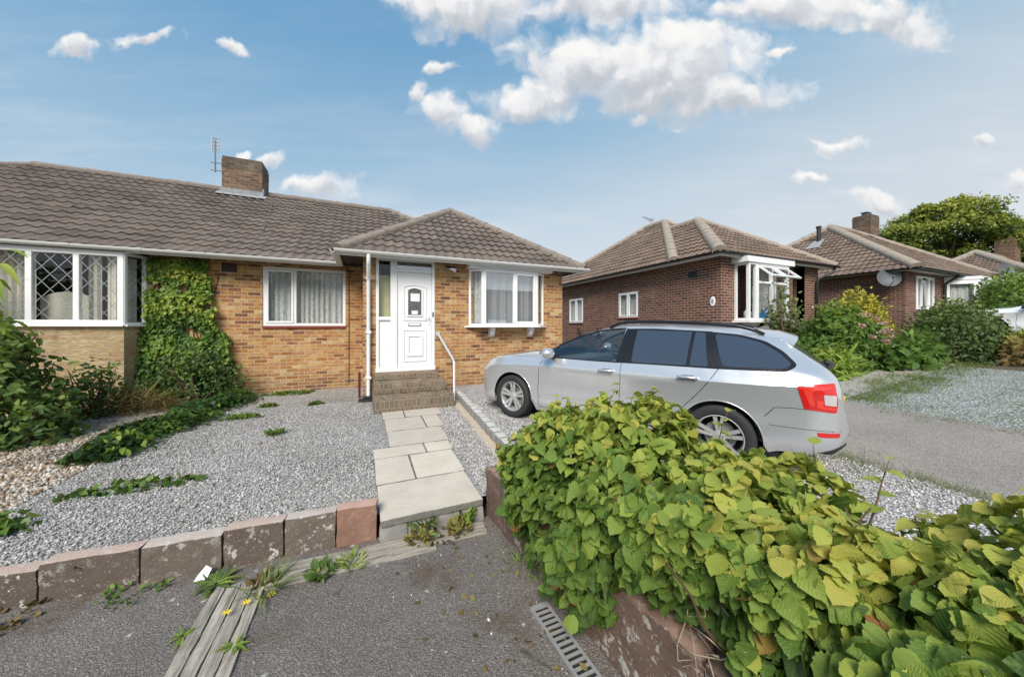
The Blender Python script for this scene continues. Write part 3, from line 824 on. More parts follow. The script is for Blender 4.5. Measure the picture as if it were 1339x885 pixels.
# eaves: soffits, fascias, gutters
sf = MB()
sf.quad((-4.2, ye0, 2.94), (-4.2, 8.80, 2.94), (0, 8.80, 2.94), (0, ye0, 2.94)); sf.quad((-12, ye0, 2.94), (-12, 8.8, 2.94), (-4.2, 8.8, 2.94), (-4.2, ye0, 2.94))
sf.quad((wx0, wy0, 2.94), (wx0, 8.5, 2.94), (-.05, 8.5, 2.94), (-.05, wy0, 2.94)); sf.quad((-.05, wy0, 2.94), (-.05, 7.31, 2.94), (wx1, 7.31, 2.94), (wx1, wy0, 2.94))
sf.quad((4.56, 7.31, 2.94), (4.56, 9, 2.94), (wx1, 9, 2.94), (wx1, 7.31, 2.94))
sf.build('soffit', M['dark_timber'], HB)
board('fascia', HB, (XL, ye0 + .02, 0), (wx0, ye0 + .02, 0), 2.86, 2.985, M['upvc_dirty'])
board('fascia', HB, (wx0, wy0 + .02, 0), (wx1, wy0 + .02, 0), 2.86, 2.985, M['upvc_dirty'])
board('fascia', HB, (wx0 + .02, ye0, 0), (wx0 + .02, wy0, 0), 2.86, 2.985, M['upvc_dirty'], out=(-1, 0, 0))
gutter(HB, (XL + 5.0, ye0 - .045, 2.945), (wx0, ye0 - .045, 2.945), M['upvc_dirty'])
gutter(HB, (wx0 - .02, wy0 - .045, 2.955), (wx1 + .06, wy0 - .045, 2.955), M['upvc_dirty'])
gutter(HB, (wx0 - .045, ye0 - .1, 2.955), (wx0 - .045, wy0, 2.955), M['upvc_dirty'], out=(-1, 0, 0))
# downpipe with swan neck
dp = MB(); dp.tube([(.05, 6.91, 2.92), (.05, 6.91, 2.80), (.05, 6.93, 2.72), (.05, 7.20, 2.50), (.05, 7.235, 2.42), (.05, 7.235, .16)], .036, 12)
for z in (2.46, 1.4, .5): dp.box(.0, .1, 7.19, 7.3, z, z + .045)
dp.build('downpipe', M['upvc'], HB, smooth=True, sharp=40)
mp = MB(); mp.box(-.13, .27, 7.05, 7.27, .04, .12); mp.box(-.05, .15, 7.12, 7.22, .12, .17); tag(mp.build('drain_cover', M['black_plastic'], None, bevel=.008), 'black plastic drain cover under the foot of the white downpipe', 'drain cover')
# air brick, lamp and doorbell
av = MB(); av.box(-2.72, -2.47, 8.73, 8.744, 2.66, 2.84)
for i in range(6):
    for j in range(4): av.box(-2.70 + i * .037, -2.675 + i * .037, 8.722, 8.731, 2.675 + j * .04, 2.70 + j * .04)
av.build('air_vent', simple('terracotta_vent', (.06, .035, .03), .8), HB)
lm = MB(); lm.tube([(1.62, 7.29, 2.80), (1.62, 7.22, 2.80), (1.70, 7.12, 2.76), (1.78, 7.10, 2.73)], [.03, .035, .045, .05], 10); lm.build('outside_lamp', M['brass'], HB, smooth=True)
db = MB(); db.box(1.305, 1.335, 7.27, 7.285, 1.74, 1.84); db.build('doorbell', M['grey_plastic'], HB, bevel=.004)
cb = MB(); cb.tube([(-.36, 8.735, 2.9), (-.36, 8.735, .2)], .007, 6); cb.build('cable', M['black_plastic'], HB)
# chimney and flashing
yr = (ye0 + ye1) / 2; zr = ZE + (yr - ye0) * math.tan(R(PM))
ch = chimney(HB, -3.72, -2.78, yr - .36, yr + .36, zr - .9, 6.36, 6.02, zr)
fl = MB()
tp1 = math.tan(R(PM))
def onroof(x, y, e=.075): return (x, y, ZE + (y - ye0) * tp1 + e)
fl.quad(onroof(-3.82, yr - .55), onroof(-2.66, yr - .57), onroof(-2.66, yr - .34), onroof(-3.82, yr - .34))
fl.box(-3.76, -2.74, yr - .40, yr - .355, zr - .42, zr - .05); fl.box(-2.785, -2.74, yr - .36, yr + .1, zr - .42, zr + .05)
fl.build('flashing', M['flash'], HB)
wr = MB(); wr.tube([onroof(-2.5, 11.86, .08), onroof(-2.38, 11.1, .07), onroof(-2.29, 10.48, .07), onroof(-2.25, 9.9, .07), onroof(-2.185, 9.41, .07), onroof(-2.1, 9.12, .07), onroof(-1.99, 8.92, .07)], .0045, 6); wr.build('roof_cable', M['aerial'], HB)
t = thing('tv_aerial', (-3.95, yr - .1, 5.95), 'thin grey tv aerial mast strapped to the left side of the nearest brick chimney', 'tv aerial')
m = MB(); m.tube([(-3.95, yr - .1, 5.95), (-3.95, yr - .1, 6.85)], .02, 6); m.build('mast', M['aerial'], t)

for z in (6.0, 6.22):
    m = MB(); m.tube([(-4.05, yr - .1, z), (-3.72, yr - .1, z)], .015, 6); m.build('bracket', M['aerial'], t)
m = MB()
for k in range(4): m.tube([(-4.02, yr - .1, 6.60 + k * .1), (-3.88, yr - .1, 6.60 + k * .1)], .012, 5)
m.tube([(-4.02, yr - .1, 6.52), (-4.02, yr - .1, 6.97)], .012, 5); m.tube([(-3.88, yr - .1, 6.52), (-3.88, yr - .1, 6.97)], .012, 5); m.build('antenna', M['aerial'], t)

# front steps: three brick treads
ST = thing('front_steps', (.8, 6.7, .03), 'three mossy brick steps up to the white front door', 'steps')
def step(x0, x1, y0, y1, z0, z1, sd, mat='brick_step', zr=None):
    mb = MB(); rough_block(mb, (x1 - x0, y1 - y0, z1 - z0), Matrix.Translation(((x0 + x1) / 2, (y0 + y1) / 2, z0)), .05, .012, .02, sd)
    return mb.build('step', M[mat], ST, smooth=True, sharp=60)
step(.12, 1.50, 6.10, 7.28, -.02, .31, 1); step(.135, 1.44, 6.46, 7.285, .312, .50, 2); step(.15, 1.36, 6.88, 7.29, .502, .612, 3)

# handrail
hr = thing('handrail', (1.56, 6.5, .05), 'white metal handrail with sloping grey grip beside the brick steps', 'handrail')
m = MB(); m.tube([(1.57, 6.42, .02), (1.57, 6.42, .86)], .022, 10); m.build('post', M['upvc'], hr, smooth=True, sharp=40)
m = MB(); m.tube([(1.43, 7.29, 1.37), (1.43, 7.24, 1.365), (1.445, 7.14, 1.31), (1.565, 6.50, .90), (1.57, 6.42, .82)], .024, 10); m.box(1.39, 1.47, 7.275, 7.295, 1.32, 1.42); m.build('rail', simple('grey_rail', (.55, .56, .58), .4, metallic=.3), hr, smooth=True, sharp=40)
m = MB(); m.box(-.14, -.095, 7.53, 7.58, .06, .60); tag(m.build('red_post', M['red_paint'], None, bevel=.008), 'short dark red post standing beside the white downpipe', 'post')

# armchair behind the leaded bay window
ac = thing('armchair', (-4.95, 8.95, .62), 'cream high backed chair seen through the leaded bay window', 'chair')
m = MB(); pts = [(-5.27, 1.0)] + [(-5.27 + .62 * k / 10, 2.0 + .14 * math.sin(math.pi * (k / 10)) ** .6) for k in range(11)] + [(-4.65, 1.0)]
m.add([(x, 8.80, z) for x, z in pts] + [(x, 8.90, z) for x, z in pts], [tuple(range(len(pts))), tuple(range(len(pts), 2 * len(pts)))[::-1]] + [(i, i + 1, len(pts) + i + 1, len(pts) + i) for i in range(len(pts) - 1)])
m.build('backrest', simple('cream_upholstery', (.62, .58, .48), .9), ac, bevel=.02)
m = MB(); m.box(-5.25, -4.67, 8.9, 9.45, .85, 1.08); m.build('seat', simple('cream_seat', (.55, .5, .42), .9), ac, bevel=.04)
for (x, y) in ((-5.2, 8.95), (-4.72, 8.95), (-5.2, 9.4), (-4.72, 9.4)):
    m = MB(); m.box(x - .025, x + .025, y - .025, y + .025, .62, .85); m.build('leg', M['bark'], ac)

# ------------------------------------------------------------------ brown brick bungalow next door
H2 = thing('bungalow', (8.75, 6.05, .45), 'dark brown brick bungalow with black gutters behind the silver car', 'house')
Z2 = 3.47; e0, f0 = 8.34, 5.78
wx, wy = 8.75, 6.05; we = 13.45
# side wall (faces -X) with two small windows and a vent
S2 = frameT((wx, 6.05, 0), (0, -1, 0), (-1, 0, 0))     # u runs toward the camera
def s2u(y): return 6.05 - y
ops = [(s2u(10.05), s2u(9.05), 1.86, 2.78), (s2u(13.4), s2u(12.3), 1.70, 2.80)]
wall('wall', M['brick_brown'], H2, S2, s2u(14.68), -.22, .0, 3.42, ops, label='long brown brick side wall')
for (a, b, c, d) in ops:
    window(H2, frameT(tuple(S2(a, 0, c)), (0, -1, 0), (-1, 0, 0)), b - a, d - c, [.5, .5], fr=.05, set_back=.02, sash=(0, 1), curtain=[(.05, b - a - .05, 'net', .05, 8)], sill=('tilesill', .04, .04, .02))
# front wall (faces -Y)
F2 = frameT((wx, wy, 0), (1, 0, 0), (0, -1, 0))
BW = (.55, 2.35)      # bay opening
wall('wall', M['brick_brown'], H2, F2, 0, 3.3, .0, 3.42, [(BW[0] + .05, BW[1] - .05, 1.72, 3.28)])
wall('wall', M['brick_brown'], H2, F2, 3.95, we - wx, .0, 3.42, [])
mb = MB(); mb.box(wx + 3.95, wx + 4.0, 6.06, 8.0, .0, 3.42); mb.build('wall', M['brick_brown'], H2)
mb = MB(); mb.box(wx + 3.25, wx + 3.299, 6.06, 8.0, .0, 3.42); mb.build('wall', M['brick_brown'], H2)
wall('wall', M['brick_brown'], H2, frameT((wx + 3.2, 7.6, 0), (1, 0, 0), (0, -1, 0)), 0, 1.0, 0, 3.42, [(.12, .80, 1.2, 3.05)])
window(H2, frameT((wx + 3.32, 7.6, 1.2), (1, 0, 0), (0, -1, 0)), .68, 1.85, [1], sash=(0,), curtain=[(.05, .6, 'net', .05, 8)])
wall('wall', M['brick_brown'], H2, frameT((we, 6.05, 0), (0, 1, 0), (1, 0, 0)), .22, 8.6, 0, 3.42, [])
wall('wall', M['brick_brown'], H2, frameT((wx, 14.9, 0), (1, 0, 0), (0, 1, 0)), 0, we - wx, 0, 3.42, [])
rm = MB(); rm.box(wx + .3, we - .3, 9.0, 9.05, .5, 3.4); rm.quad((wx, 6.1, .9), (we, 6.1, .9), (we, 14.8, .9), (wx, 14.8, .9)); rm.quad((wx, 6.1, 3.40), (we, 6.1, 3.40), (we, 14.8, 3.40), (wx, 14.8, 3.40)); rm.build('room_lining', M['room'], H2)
# bay on a corbel with open top lights
BD2 = .38; Tb = frameT((wx + BW[0], wy - BD2, 1.70), (1, 0, 0), (0, -1, 0)); bw, bh = BW[1] - BW[0], 1.55
mb = MB()
for (a, b) in ((0, .06), (.30, .42), (.98, 1.06), (bw - .08, bw)): mb.box(a, b, -.07, .012, .06, bh - .06, Tb)
mb.box(0, bw, -.07, .012, 0, .06, Tb); mb.box(0, bw, -.07, .012, bh - .06, bh, Tb); mb.box(.42, bw - .08, -.07, .012, 1.0, 1.06, Tb)
w2 = mb.build('window', M['upvc'], H2, bevel=.006, label='white boxed bay window with two top lights hinged open')
for (a, b, c, d) in ((.06, .30, .06, bh - .06), (.42, .98, .06, 1.0), (1.06, bw - .08, .06, 1.0)):
    g = MB(); g.quad((a, -.03, c), (b, -.03, c), (b, -.03, d), (a, -.03, d), Tb); g.build('pane', M['glass'], w2)
for (a, b) in ((.42, .98), (1.06, bw - .08)):
    V = [Tb(a, .015, bh - .07), Tb(b, .015, bh - .07), Tb(b, .36, 1.17), Tb(a, .36, 1.17)]
    def lerp4(u, v): return (V[0].lerp(V[1], u)).lerp(V[3].lerp(V[2], u), v)
    fm = MB(); nn = (V[1] - V[0]).cross(V[3] - V[0]).normalized() * .045
    for (u0, u1, v0, v1) in ((0, 1, 0, .13), (0, 1, .87, 1), (0, .1, .13, .87), (.9, 1, .13, .87)):
        q = [lerp4(u0, v0), lerp4(u1, v0), lerp4(u1, v1), lerp4(u0, v1)]
        fm.add([tuple(x) for x in q] + [tuple(x + nn) for x in q], [(0, 1, 2, 3), (7, 6, 5, 4), (0, 4, 5, 1), (1, 5, 6, 2), (2, 6, 7, 3), (3, 7, 4, 0)])
    tl = fm.build('top_light', M['upvc'], w2)
# bay cheeks, roof and sill
for x in (wx + BW[0], wx + BW[1]):
    c = MB(); sx_ = .05 if x < wx + 1 else -.05
    c.box(min(x, x + sx_), max(x, x + sx_), wy - BD2 + .075, wy - .002, 1.70, 1.76); c.box(min(x, x + sx_), max(x, x + sx_), wy - BD2 + .075, wy - .002, 3.19, 3.25); c.box(min(x, x + sx_), max(x, x + sx_), wy - .06, wy - .002, 1.76, 3.19)
    c.build('bay_cheek', M['upvc'], w2)
    g = MB(); g.quad((x + sx_ / 2, wy - BD2 + .07, 1.76), (x + sx_ / 2, wy - .06, 1.76), (x + sx_ / 2, wy - .06, 3.19), (x + sx_ / 2, wy - BD2 + .07, 3.19)); g.build('pane', M['glass'], w2)
c = MB(); c.box(wx + BW[0] - .1, wx + BW[1] + .1, wy - BD2 - .08, wy - .001, 1.64, 1.698); c.build('sill', M['upvc'], w2)
c = MB(); c.box(wx + BW[0] - .12, wx + BW[1] + .2, wy - BD2 - .05, wy - .001, 3.252, 3.40); c.build('head_board', M['upvc'], w2)
for u in (BW[0] + .35, BW[1] - .5):
    c = MB(); c.prism([(wy - .001, 1.638), (wy - .36, 1.638), (wy - .36, 1.58), (wy - .28, 1.52), (wy - .14, 1.42), (wy - .08, 1.32), (wy - .001, 1.30)], wx + u, wx + u + .16); c.build('corbel', M['upvc'], w2)
c = MB(); c.tube([(wx + .95, wy - .1, 1.72), (wx + .95, wy - .1, 1.92), (wx + .95, wy - .1, 2.0)], [.09, .10, .03], 12); tag(c.build('vase', M['upvc'], None, smooth=True), 'white rounded ornament standing inside the bay of the brown brick bungalow', 'ornament')
c = MB(); c.box(wx + 1.5, wx + 2.0, wy - .22, wy - .08, 1.72, 1.92); c.tube([(wx + 1.55, wy - .15, 1.92), (wx + 1.75, wy - .15, 2.06), (wx + 1.95, wy - .15, 1.95)], .03, 8); tag(c.build('bag', M['blue'], None, bevel=.03), 'bright blue bag on the bay windowsill of the brown brick bungalow', 'bag')
curtain_sheet(w2, F2, BW[0] + 1.0, BW[1] - .1, 1.8, 3.2, -.1, M['net'], 7)
# roofs of house two
tile_plane(H2, (e0, f0, Z2), (1, 0, 0), (0, 1, 0), 5.5, 2.75, 35, M['tile2'], ns=6, seed=21)
tile_plane(H2, (e0, 15.2, Z2), (0, -1, 0), (1, 0, 0), 15.2 - f0, 2.75, 35, M['tile2'], kl=1, kr=1, ns=6, seed=22)
tile_plane(H2, (e0 + 5.5, f0, Z2), (0, 1, 0), (-1, 0, 0), 6, 2.75, 35, M['tile2'], kl=1, kr=0, ns=6, seed=23)
ap2 = (e0 + 2.75, f0 + 2.75, Z2 + 2.75 * math.tan(R(35)) + .02)
ridge_run(H2, (e0, f0, Z2 + .04), ap2, M['ridge2'], .15); ridge_run(H2, (e0 + 5.5, f0, Z2 + .04), ap2, M['ridge2'], .13)
ridge_run(H2, ap2, (ap2[0], 11.0, ap2[2]), M['ridge2'], .13)
hip_roof(H2, e0, 15.3, 7.2, 15.25, Z2, 36.5, M['tile2'], M['ridge2'], ns=5, seed=31, r=.14)
board('fascia', H2, (e0 + .03, 15, 0), (e0 + .03, f0, 0), 3.36, 3.48, M['soffit'], out=(-1, 0, 0))
board('fascia', H2, (e0, f0 + .03, 0), (e0 + 5.5, f0 + .03, 0), 3.36, 3.48, M['soffit'])
sf = MB(); sf.quad((e0, f0, 3.43), (e0 + 5.5, f0, 3.43), (e0 + 5.5, 8, 3.43), (e0, 8, 3.43)); sf.quad((e0, 8, 3.43), (wx + .1, 8, 3.43), (wx + .1, 15, 3.43), (e0, 15, 3.43)); sf.build('soffit', M['soffit'], H2)
gutter(H2, (e0 - .04, 15.1, 3.475), (e0 - .04, f0 - .02, 3.475), M['black_plastic'], out=(-1, 0, 0))
gutter(H2, (e0 - .05, f0 - .04, 3.475), (e0 + 5.6, f0 - .04, 3.475), M['black_plastic'])
dp = MB(); dp.tube([(e0 + 5.45, f0 - .04, 3.42), (e0 + 5.4, f0 + .0, 3.28), (we - .2, wy - .1, 3.05), (we - .2, wy - .06, 2.9), (we - .2, wy - .06, .5)], .04, 10); dp.build('downpipe', M['black_plastic'], H2, smooth=True)
av = MB(); av.box(wx - .012, wx - .002, 6.75, 7.05, 2.95, 3.14); av.build('air_vent', M['rubber'], H2)
hn = MB(); hn.lathe([(0, 0), (.0, .02), (.105, .02), (.12, .008), (.12, 0)], 20, lambda x, y, z: Vector((wx - .002 - z, 6.28 + x * .62, 2.22 + y * 1.15)))
pl = hn.build('house_number', M['paper'], H2, label='white oval house number plate')
hk = MB(); hk.lathe([(.018, 0), (.018, .004), (.036, .004), (.036, 0)], 14, lambda x, y, z: Vector((wx - .0225 - z, 6.28 + x * .8, 2.22 + y * 1.5))); hk.build('numeral', M['grey_plastic'], pl)
for (ya, yb, za, zb) in ((12.6, 11.9, 1.42, .95), (11.2, 11.05, 1.42, 1.2)):
    wp = MB(); wp.tube([(wx - .03, ya, za), (wx - .09, ya, za), (wx - .10, yb, zb)], .035, 8); wp.build('waste_pipe', M['black_plastic'], H2, smooth=True)
aerial(None, (13.6, 13.2, 5.2), 1.95, 'thin comb aerial above the ridge of the brown brick bungalow behind the car', yaw=R(200), combs=8)

# ------------------------------------------------------------------ third bungalow along
H3 = thing('bungalow', (17.8, 5.45, 1.0), 'brown bungalow with satellite dish and brick chimney behind the yellow shrub', 'house')
Z3 = 3.58; g0, h0_, g1, h1_ = 17.4, 5.04, 28.3, 13.4
wall('wall', M['brick_brown'], H3, frameT((17.8, 5.45, 0), (0, 1, 0), (-1, 0, 0)), .22, 7.38, .3, 3.52, [])
wall('wall', M['brick_brown'], H3, frameT((17.8, 5.45, 0), (1, 0, 0), (0, -1, 0)), 0, 10.1, .3, 3.52, [(.85, 2.45, 2.2, 3.42)])
wall('wall', M['brick_brown'], H3, frameT((27.9, 5.45, 0), (0, 1, 0), (1, 0, 0)), .22, 7.38, .3, 3.52, [])
wall('wall', M['brick_brown'], H3, frameT((17.8, 13.05, 0), (1, 0, 0), (0, 1, 0)), 0, 10.1, .3, 3.52, [])
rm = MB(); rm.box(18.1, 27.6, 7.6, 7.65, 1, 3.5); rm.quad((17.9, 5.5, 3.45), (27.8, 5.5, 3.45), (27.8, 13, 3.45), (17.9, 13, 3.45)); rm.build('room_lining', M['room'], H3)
window(H3, frameT((18.65, 5.45, 2.2), (1, 0, 0), (0, -1, 0)), 1.6, 1.22, [.3, .4, .3], sash=(0, 2), curtain=[(.05, 1.55, 'net', .1, 6)], sill=('upvc', .05, .05, .03))
# its white glazed bay: panel, canted lights
pb = MB(); pb.add([(21.2, 5.449, 1.5), (21.9, 4.75, 1.5), (24.6, 4.75, 1.5), (25.3, 5.449, 1.5), (21.2, 5.449, 2.15), (21.9, 4.75, 2.15), (24.6, 4.75, 2.15), (25.3, 5.449, 2.15)], [(0, 1, 5, 4), (1, 2, 6, 5), (2, 3, 7, 6)])
pb.add([(21.15, 5.449, 3.38), (21.9, 4.70, 3.38), (24.6, 4.70, 3.38), (25.35, 5.449, 3.38), (21.15, 5.449, 3.5), (21.9, 4.70, 3.5), (24.6, 4.70, 3.5), (25.35, 5.449, 3.5)], [(0, 1, 5, 4), (1, 2, 6, 5), (2, 3, 7, 6), (3, 2, 1, 0)])
pb.build('bay_panel', M['upvc'], H3)
window(H3, frameT((21.2, 5.45, 2.15), (.7, -.7, 0), (-.7, -.7, 0)), .985, 1.22, [1], fr=.16, curtain=[(.1, .9, 'net', .1, 6)])
window(H3, frameT((21.9, 4.75, 2.15), (1, 0, 0), (0, -1, 0)), 2.7, 1.22, [1, 1, 1], sash=(1,), curtain=[(.1, 2.6, 'net', .1, 6)], glass='glass_ref')
window(H3, frameT((24.6, 4.75, 2.15), (.7, .7, 0), (.7, -.7, 0)), .985, 1.22, [1], fr=.16)
hip_roof(H3, g0, g1, h0_, h1_, Z3, 35.5, M['tile2'], M['ridge2'], ns=5, seed=41, r=.16)
board('fascia', H3, (g0 + .03, h1_, 0), (g0 + .03, h0_, 0), 3.5, 3.6, M['soffit'], out=(-1, 0, 0)); board('fascia', H3, (g0, h0_ + .03, 0), (g1, h0_ + .03, 0), 3.48, 3.6, M['black_plastic'])
sf = MB(); sf.quad((g0, h0_, 3.53), (g1, h0_, 3.53), (g1, 5.5, 3.53), (g0, 5.5, 3.53)); sf.quad((g0, 5.5, 3.53), (17.85, 5.5, 3.53), (17.85, 13, 3.53), (g0, 13, 3.53)); sf.build('soffit', M['soffit'], H3)
gutter(H3, (g0 - .04, h1_, 3.58), (g0 - .04, h0_ - .04, 3.58), M['black_plastic'], out=(-1, 0, 0)); gutter(H3, (g0 - .06, h0_ - .04, 3.58), (g1, h0_ - .04, 3.58), M['black_plastic'])
dp = MB(); dp.tube([(20.95, 5.0, 3.5), (20.95, 5.36, 3.2), (20.95, 5.38, 1.0)], .05, 8); dp.build('downpipe', M['black_plastic'], H3)
chimney(H3, 24.9, 25.85, 8.9, 9.65, 6.0, 7.6, 7.0, 6.6)
fl = MB(); fl.quad((24.3, 8.35, 6.02), (26.0, 8.35, 6.02), (26.0, 8.88, 6.45), (24.3, 8.88, 6.45)); fl.build('flashing', M['flash'], H3)
ck = MB(); ck.tube([(25.3, 9.25, 7.58), (25.3, 9.25, 7.74)], .16, 10); ck.box(25.1, 25.6, 9.1, 9.4, 7.77, 7.81); ck.build('chimney_cowl', M['grey_plastic'], H3)
vp = MB(); vp.tube([(20.3, 9.1, 5.4), (20.3, 9.1, 6.35)], .085, 10); vp.tube([(20.3, 9.1, 6.33), (20.3, 9.1, 6.42)], .11, 10); vpo = vp.build('flue_pipe', M['black_plastic'], H3)
fl = MB(); z20 = Z3 + (20.0 - g0) * math.tan(R(35.5)); fl.quad((19.7, 8.8, Z3 + (19.7 - g0) * .7133 + .08), (19.7, 9.4, Z3 + (19.7 - g0) * .7133 + .08), (20.4, 9.3, Z3 + (20.4 - g0) * .7133 + .08), (20.4, 8.9, Z3 + (20.4 - g0) * .7133 + .08)); fl.build('flashing', M['flash'], H3)

def sat_dish(loc, facing, r, mount, label):
    t = thing('satellite_dish', loc, label, 'satellite dish')
    fv = Vector(facing).normalized(); s_ = fv.cross(Vector((0, 0, 1))).normalized(); u_ = s_.cross(fv)
    def T(x, y, z): return Vector(loc) + s_ * x + u_ * y * 1.08 + fv * z
    d = MB(); d.lathe([(.001, 0), (r * .3, r * .03), (r * .6, r * .10), (r * .85, r * .2), (r, r * .27), (r, r * .25), (r * .6, r * .07), (.001, -.02)], 28, T); d.build('reflector', M['dish'], t, smooth=True, sharp=40)
    a = MB(); a.tube([T(0, -r * .9, r * .2), T(0, -r * .75, r * 1.0), T(0, -r * .25, r * 1.15)], .014, 6); a.tube([T(0, -r * .33, r * 1.0), T(0, -r * .2, r * 1.22)], .03, 8); a.build('arm', M['grey_plastic'], t)
    b = MB(); b.tube([T(0, 0, -.02), tuple(mount)], .022, 6); b.build('bracket', M['grey_plastic'], t)
sat_dish((17.35, 5.75, 3.28), (-.75, -.62, .25), .32, (17.79, 5.9, 3.15), 'grey satellite dish fixed to the side wall of the third bungalow above the yellow shrub')
sat_dish((27.3, 5.2, 4.1), (-.6, -.72, .3), .34, (27.4, 5.6, 3.9), 'larger grey satellite dish standing up from the eaves above the far green shrub')

# ------------------------------------------------------------------ fourth bungalow
H4 = thing('bungalow', (34.0, 6.4, 1.2), 'far bungalow roof with orange brick chimney at the right edge below the tree', 'house')
hip_roof(H4, 34.0, 52, 4.26, 12.66, 3.66, 35, M['tile2'], M['ridge2'], planes='FBL', ns=4, seed=51, r=.2)
mb = MB(); mb.box(34.5, 51.5, 4.76, 12.2, .8, 3.65); mb.build('wall', M['brick_brown'], H4)
chimney(H4, 43.6, 44.9, 7.9, 8.8, 5.9, 8.05, 7.95, 5.9)
fl = MB(); fl.quad((43.2, 7.2, 5.82), (45.4, 7.2, 5.82), (45.4, 7.89, 6.32), (43.2, 7.89, 6.32)); fl.build('flashing', M['flash'], H4)
aerial(None, (44.2, 8.3, 8.0), 1.35, 'thin comb aerial above the orange chimney at the right edge', yaw=R(150), combs=6)

# board fence closing the gap between the second and third bungalows
fc = thing('board_fence', (14.0, 10.5, .8), 'orange brown board fence in the gap beside the brown brick bungalow', 'fence')
m = MB()
for i in range(26): m.box(13.6 + i * .15, 13.6 + i * .15 + .142, 10.5, 10.52, .6, 2.45 + random.uniform(-.01, .01))
m.build('board_panel', M['fence'], fc)
m = MB(); m.box(13.5, 13.6, 10.46, 10.56, .5, 2.55); m.build('post', M['fence'], fc)

# ------------------------------------------------------------------ kerb wall in front of the gravel garden
KW = thing('kerb_wall', (-1.2, 2.93, -.17), 'row of lichened brown kerb stones holding back the grey gravel garden', 'kerb wall')
xs = [-3.5, -2.95, -2.38, -1.84, -1.36, -.92, -.55, -.205, .088]
for i in range(len(xs) - 1):
    x0, x1 = xs[i] + .0025, xs[i + 1] - .0025
    xc = (x0 + x1) / 2; z1 = .055 + .03 * (xc + 2) + random.uniform(-.008, .008)
    if i == 7: z1 += .005
    ang = math.atan2(kline(x1) - kline(x0), x1 - x0) + random.uniform(-.012, .012)
    mb = MB(); rough_block(mb, (x1 - x0, .115, z1 + .20), Matrix.Translation((xc, kline(xc) + .055, -.20)) @ Matrix.Rotation(ang, 4, 'Z') @ Matrix.Rotation(random.uniform(-.02, .03), 4, 'X'), .03, .006, .009, i * 3.1)
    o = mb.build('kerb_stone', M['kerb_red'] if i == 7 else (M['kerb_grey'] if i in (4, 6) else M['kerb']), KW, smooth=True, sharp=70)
    if i == 7: o['label'] = 'short reddish kerb stone at the path end'

# paving slabs of the front path
def gz(y): return .018 * (y - 2.9)
SL = [  # x0,x1,y0,y1,mat,label
 (.10, .94, 2.80, 3.41, 'slab', 'largest pale grey paving slab at the front edge of the path'),
 (.09, .45, 3.425, 4.06, 'slab', 'small grey paving slab left of the buff slab'),
 (.465, .955, 3.425, 4.055, 'slab_b', 'buff coloured paving slab behind the front slab'),
 (.08, .66, 4.07, 4.38, 'slab', 'narrow grey slab behind the buff slab, on the left'),
 (.675, .985, 4.07, 4.38, 'slab_b', 'narrow sandy slab behind the buff slab, on the right'),
 (.27, 1.01, 4.395, 5.0, 'slab_c', 'wide darker grey slab halfway along the path'),
 (.265, .82, 5.015, 5.64, 'slab_c', 'middle sized grey slab, second row from the steps on the left'),
 (.835, 1.08, 5.015, 5.64, 'slab_c', 'narrow upright grey slab, second row from the steps on the right'),
 (.25, .58, 5.655, 6.09, 'slab_c', 'small grey slab touching the steps on the left'),
 (.595, 1.17, 5.655, 6.09, 'slab_c', 'grey slab touching the steps on the right')]
for i, (x0, x1, y0, y1, mt, lb_) in enumerate(SL):
    mb = MB(); yc = (y0 + y1) / 2
    rough_block(mb, (x1 - x0, y1 - y0, .055), Matrix.Translation(((x0 + x1) / 2, yc, gz(yc) - .03)) @ Matrix.Rotation(.018, 4, 'X') @ Matrix.Rotation(random.uniform(-.008, .008), 4, 'Z'), .05, .0035, .006, i * 2.3)
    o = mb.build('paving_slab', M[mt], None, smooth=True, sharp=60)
    tag(o, lb_, 'paving slab', 'paving slabs of the front path')
# setts under the front edge of the path
SE = thing('step_edging', (.5, 2.84, -.17), 'short row of grey setts under the front edge of the garden path', 'edging')
for i in range(4):
    mb = MB(); rough_block(mb, (.208, .10, .165), Matrix.Translation((.10 + .105 + i * .215, 2.865, -.20)), .035, .006, .014, i + 50)
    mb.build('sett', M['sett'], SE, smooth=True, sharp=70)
# sett kerb between path gravel and drive gravel
DE = thing('drive_edging', (1.5, 5, .05), 'line of grey setts in sandy mortar between the path and the gravel drive', 'edging')
y = 3.15; i = 0
while y < 6.6:
    mb = MB(); ln = random.uniform(.20, .225)
    rough_block(mb, (.115, ln, .17), Matrix.Translation((xs_line(y + ln / 2) + .065, y + ln / 2, H_right(1.5, y) - .11)) @ Matrix.Rotation(-.055 + random.uniform(-.03, .03), 4, 'Z'), .035, .007, .014, i * 1.7)
    mb.build('sett', M['sett'], DE, smooth=True, sharp=70); y += ln + .012; i += 1
mb = MB(); N_ = 40; vs = []; fs = []
for k in range(N_ + 1):
    yy = 3.0 + 3.55 * k / N_; x = xs_line(yy); w_ = .085 + .03 * noise.noise(Vector((yy * 3, 0, 7)))
    z = H_left(x, yy)
    vs += [(x - w_, yy, z - .01), (x - w_ * .5, yy, z + .035), (x + .03, yy, z + .055)]
for k in range(N_):
    for j in range(2): fs.append((3 * k + j, 3 * k + j + 1, 3 * k + j + 4, 3 * k + j + 3))
mb.add(vs, fs); mb.build('mortar_haunch', M['haunch'], DE, smooth=True)
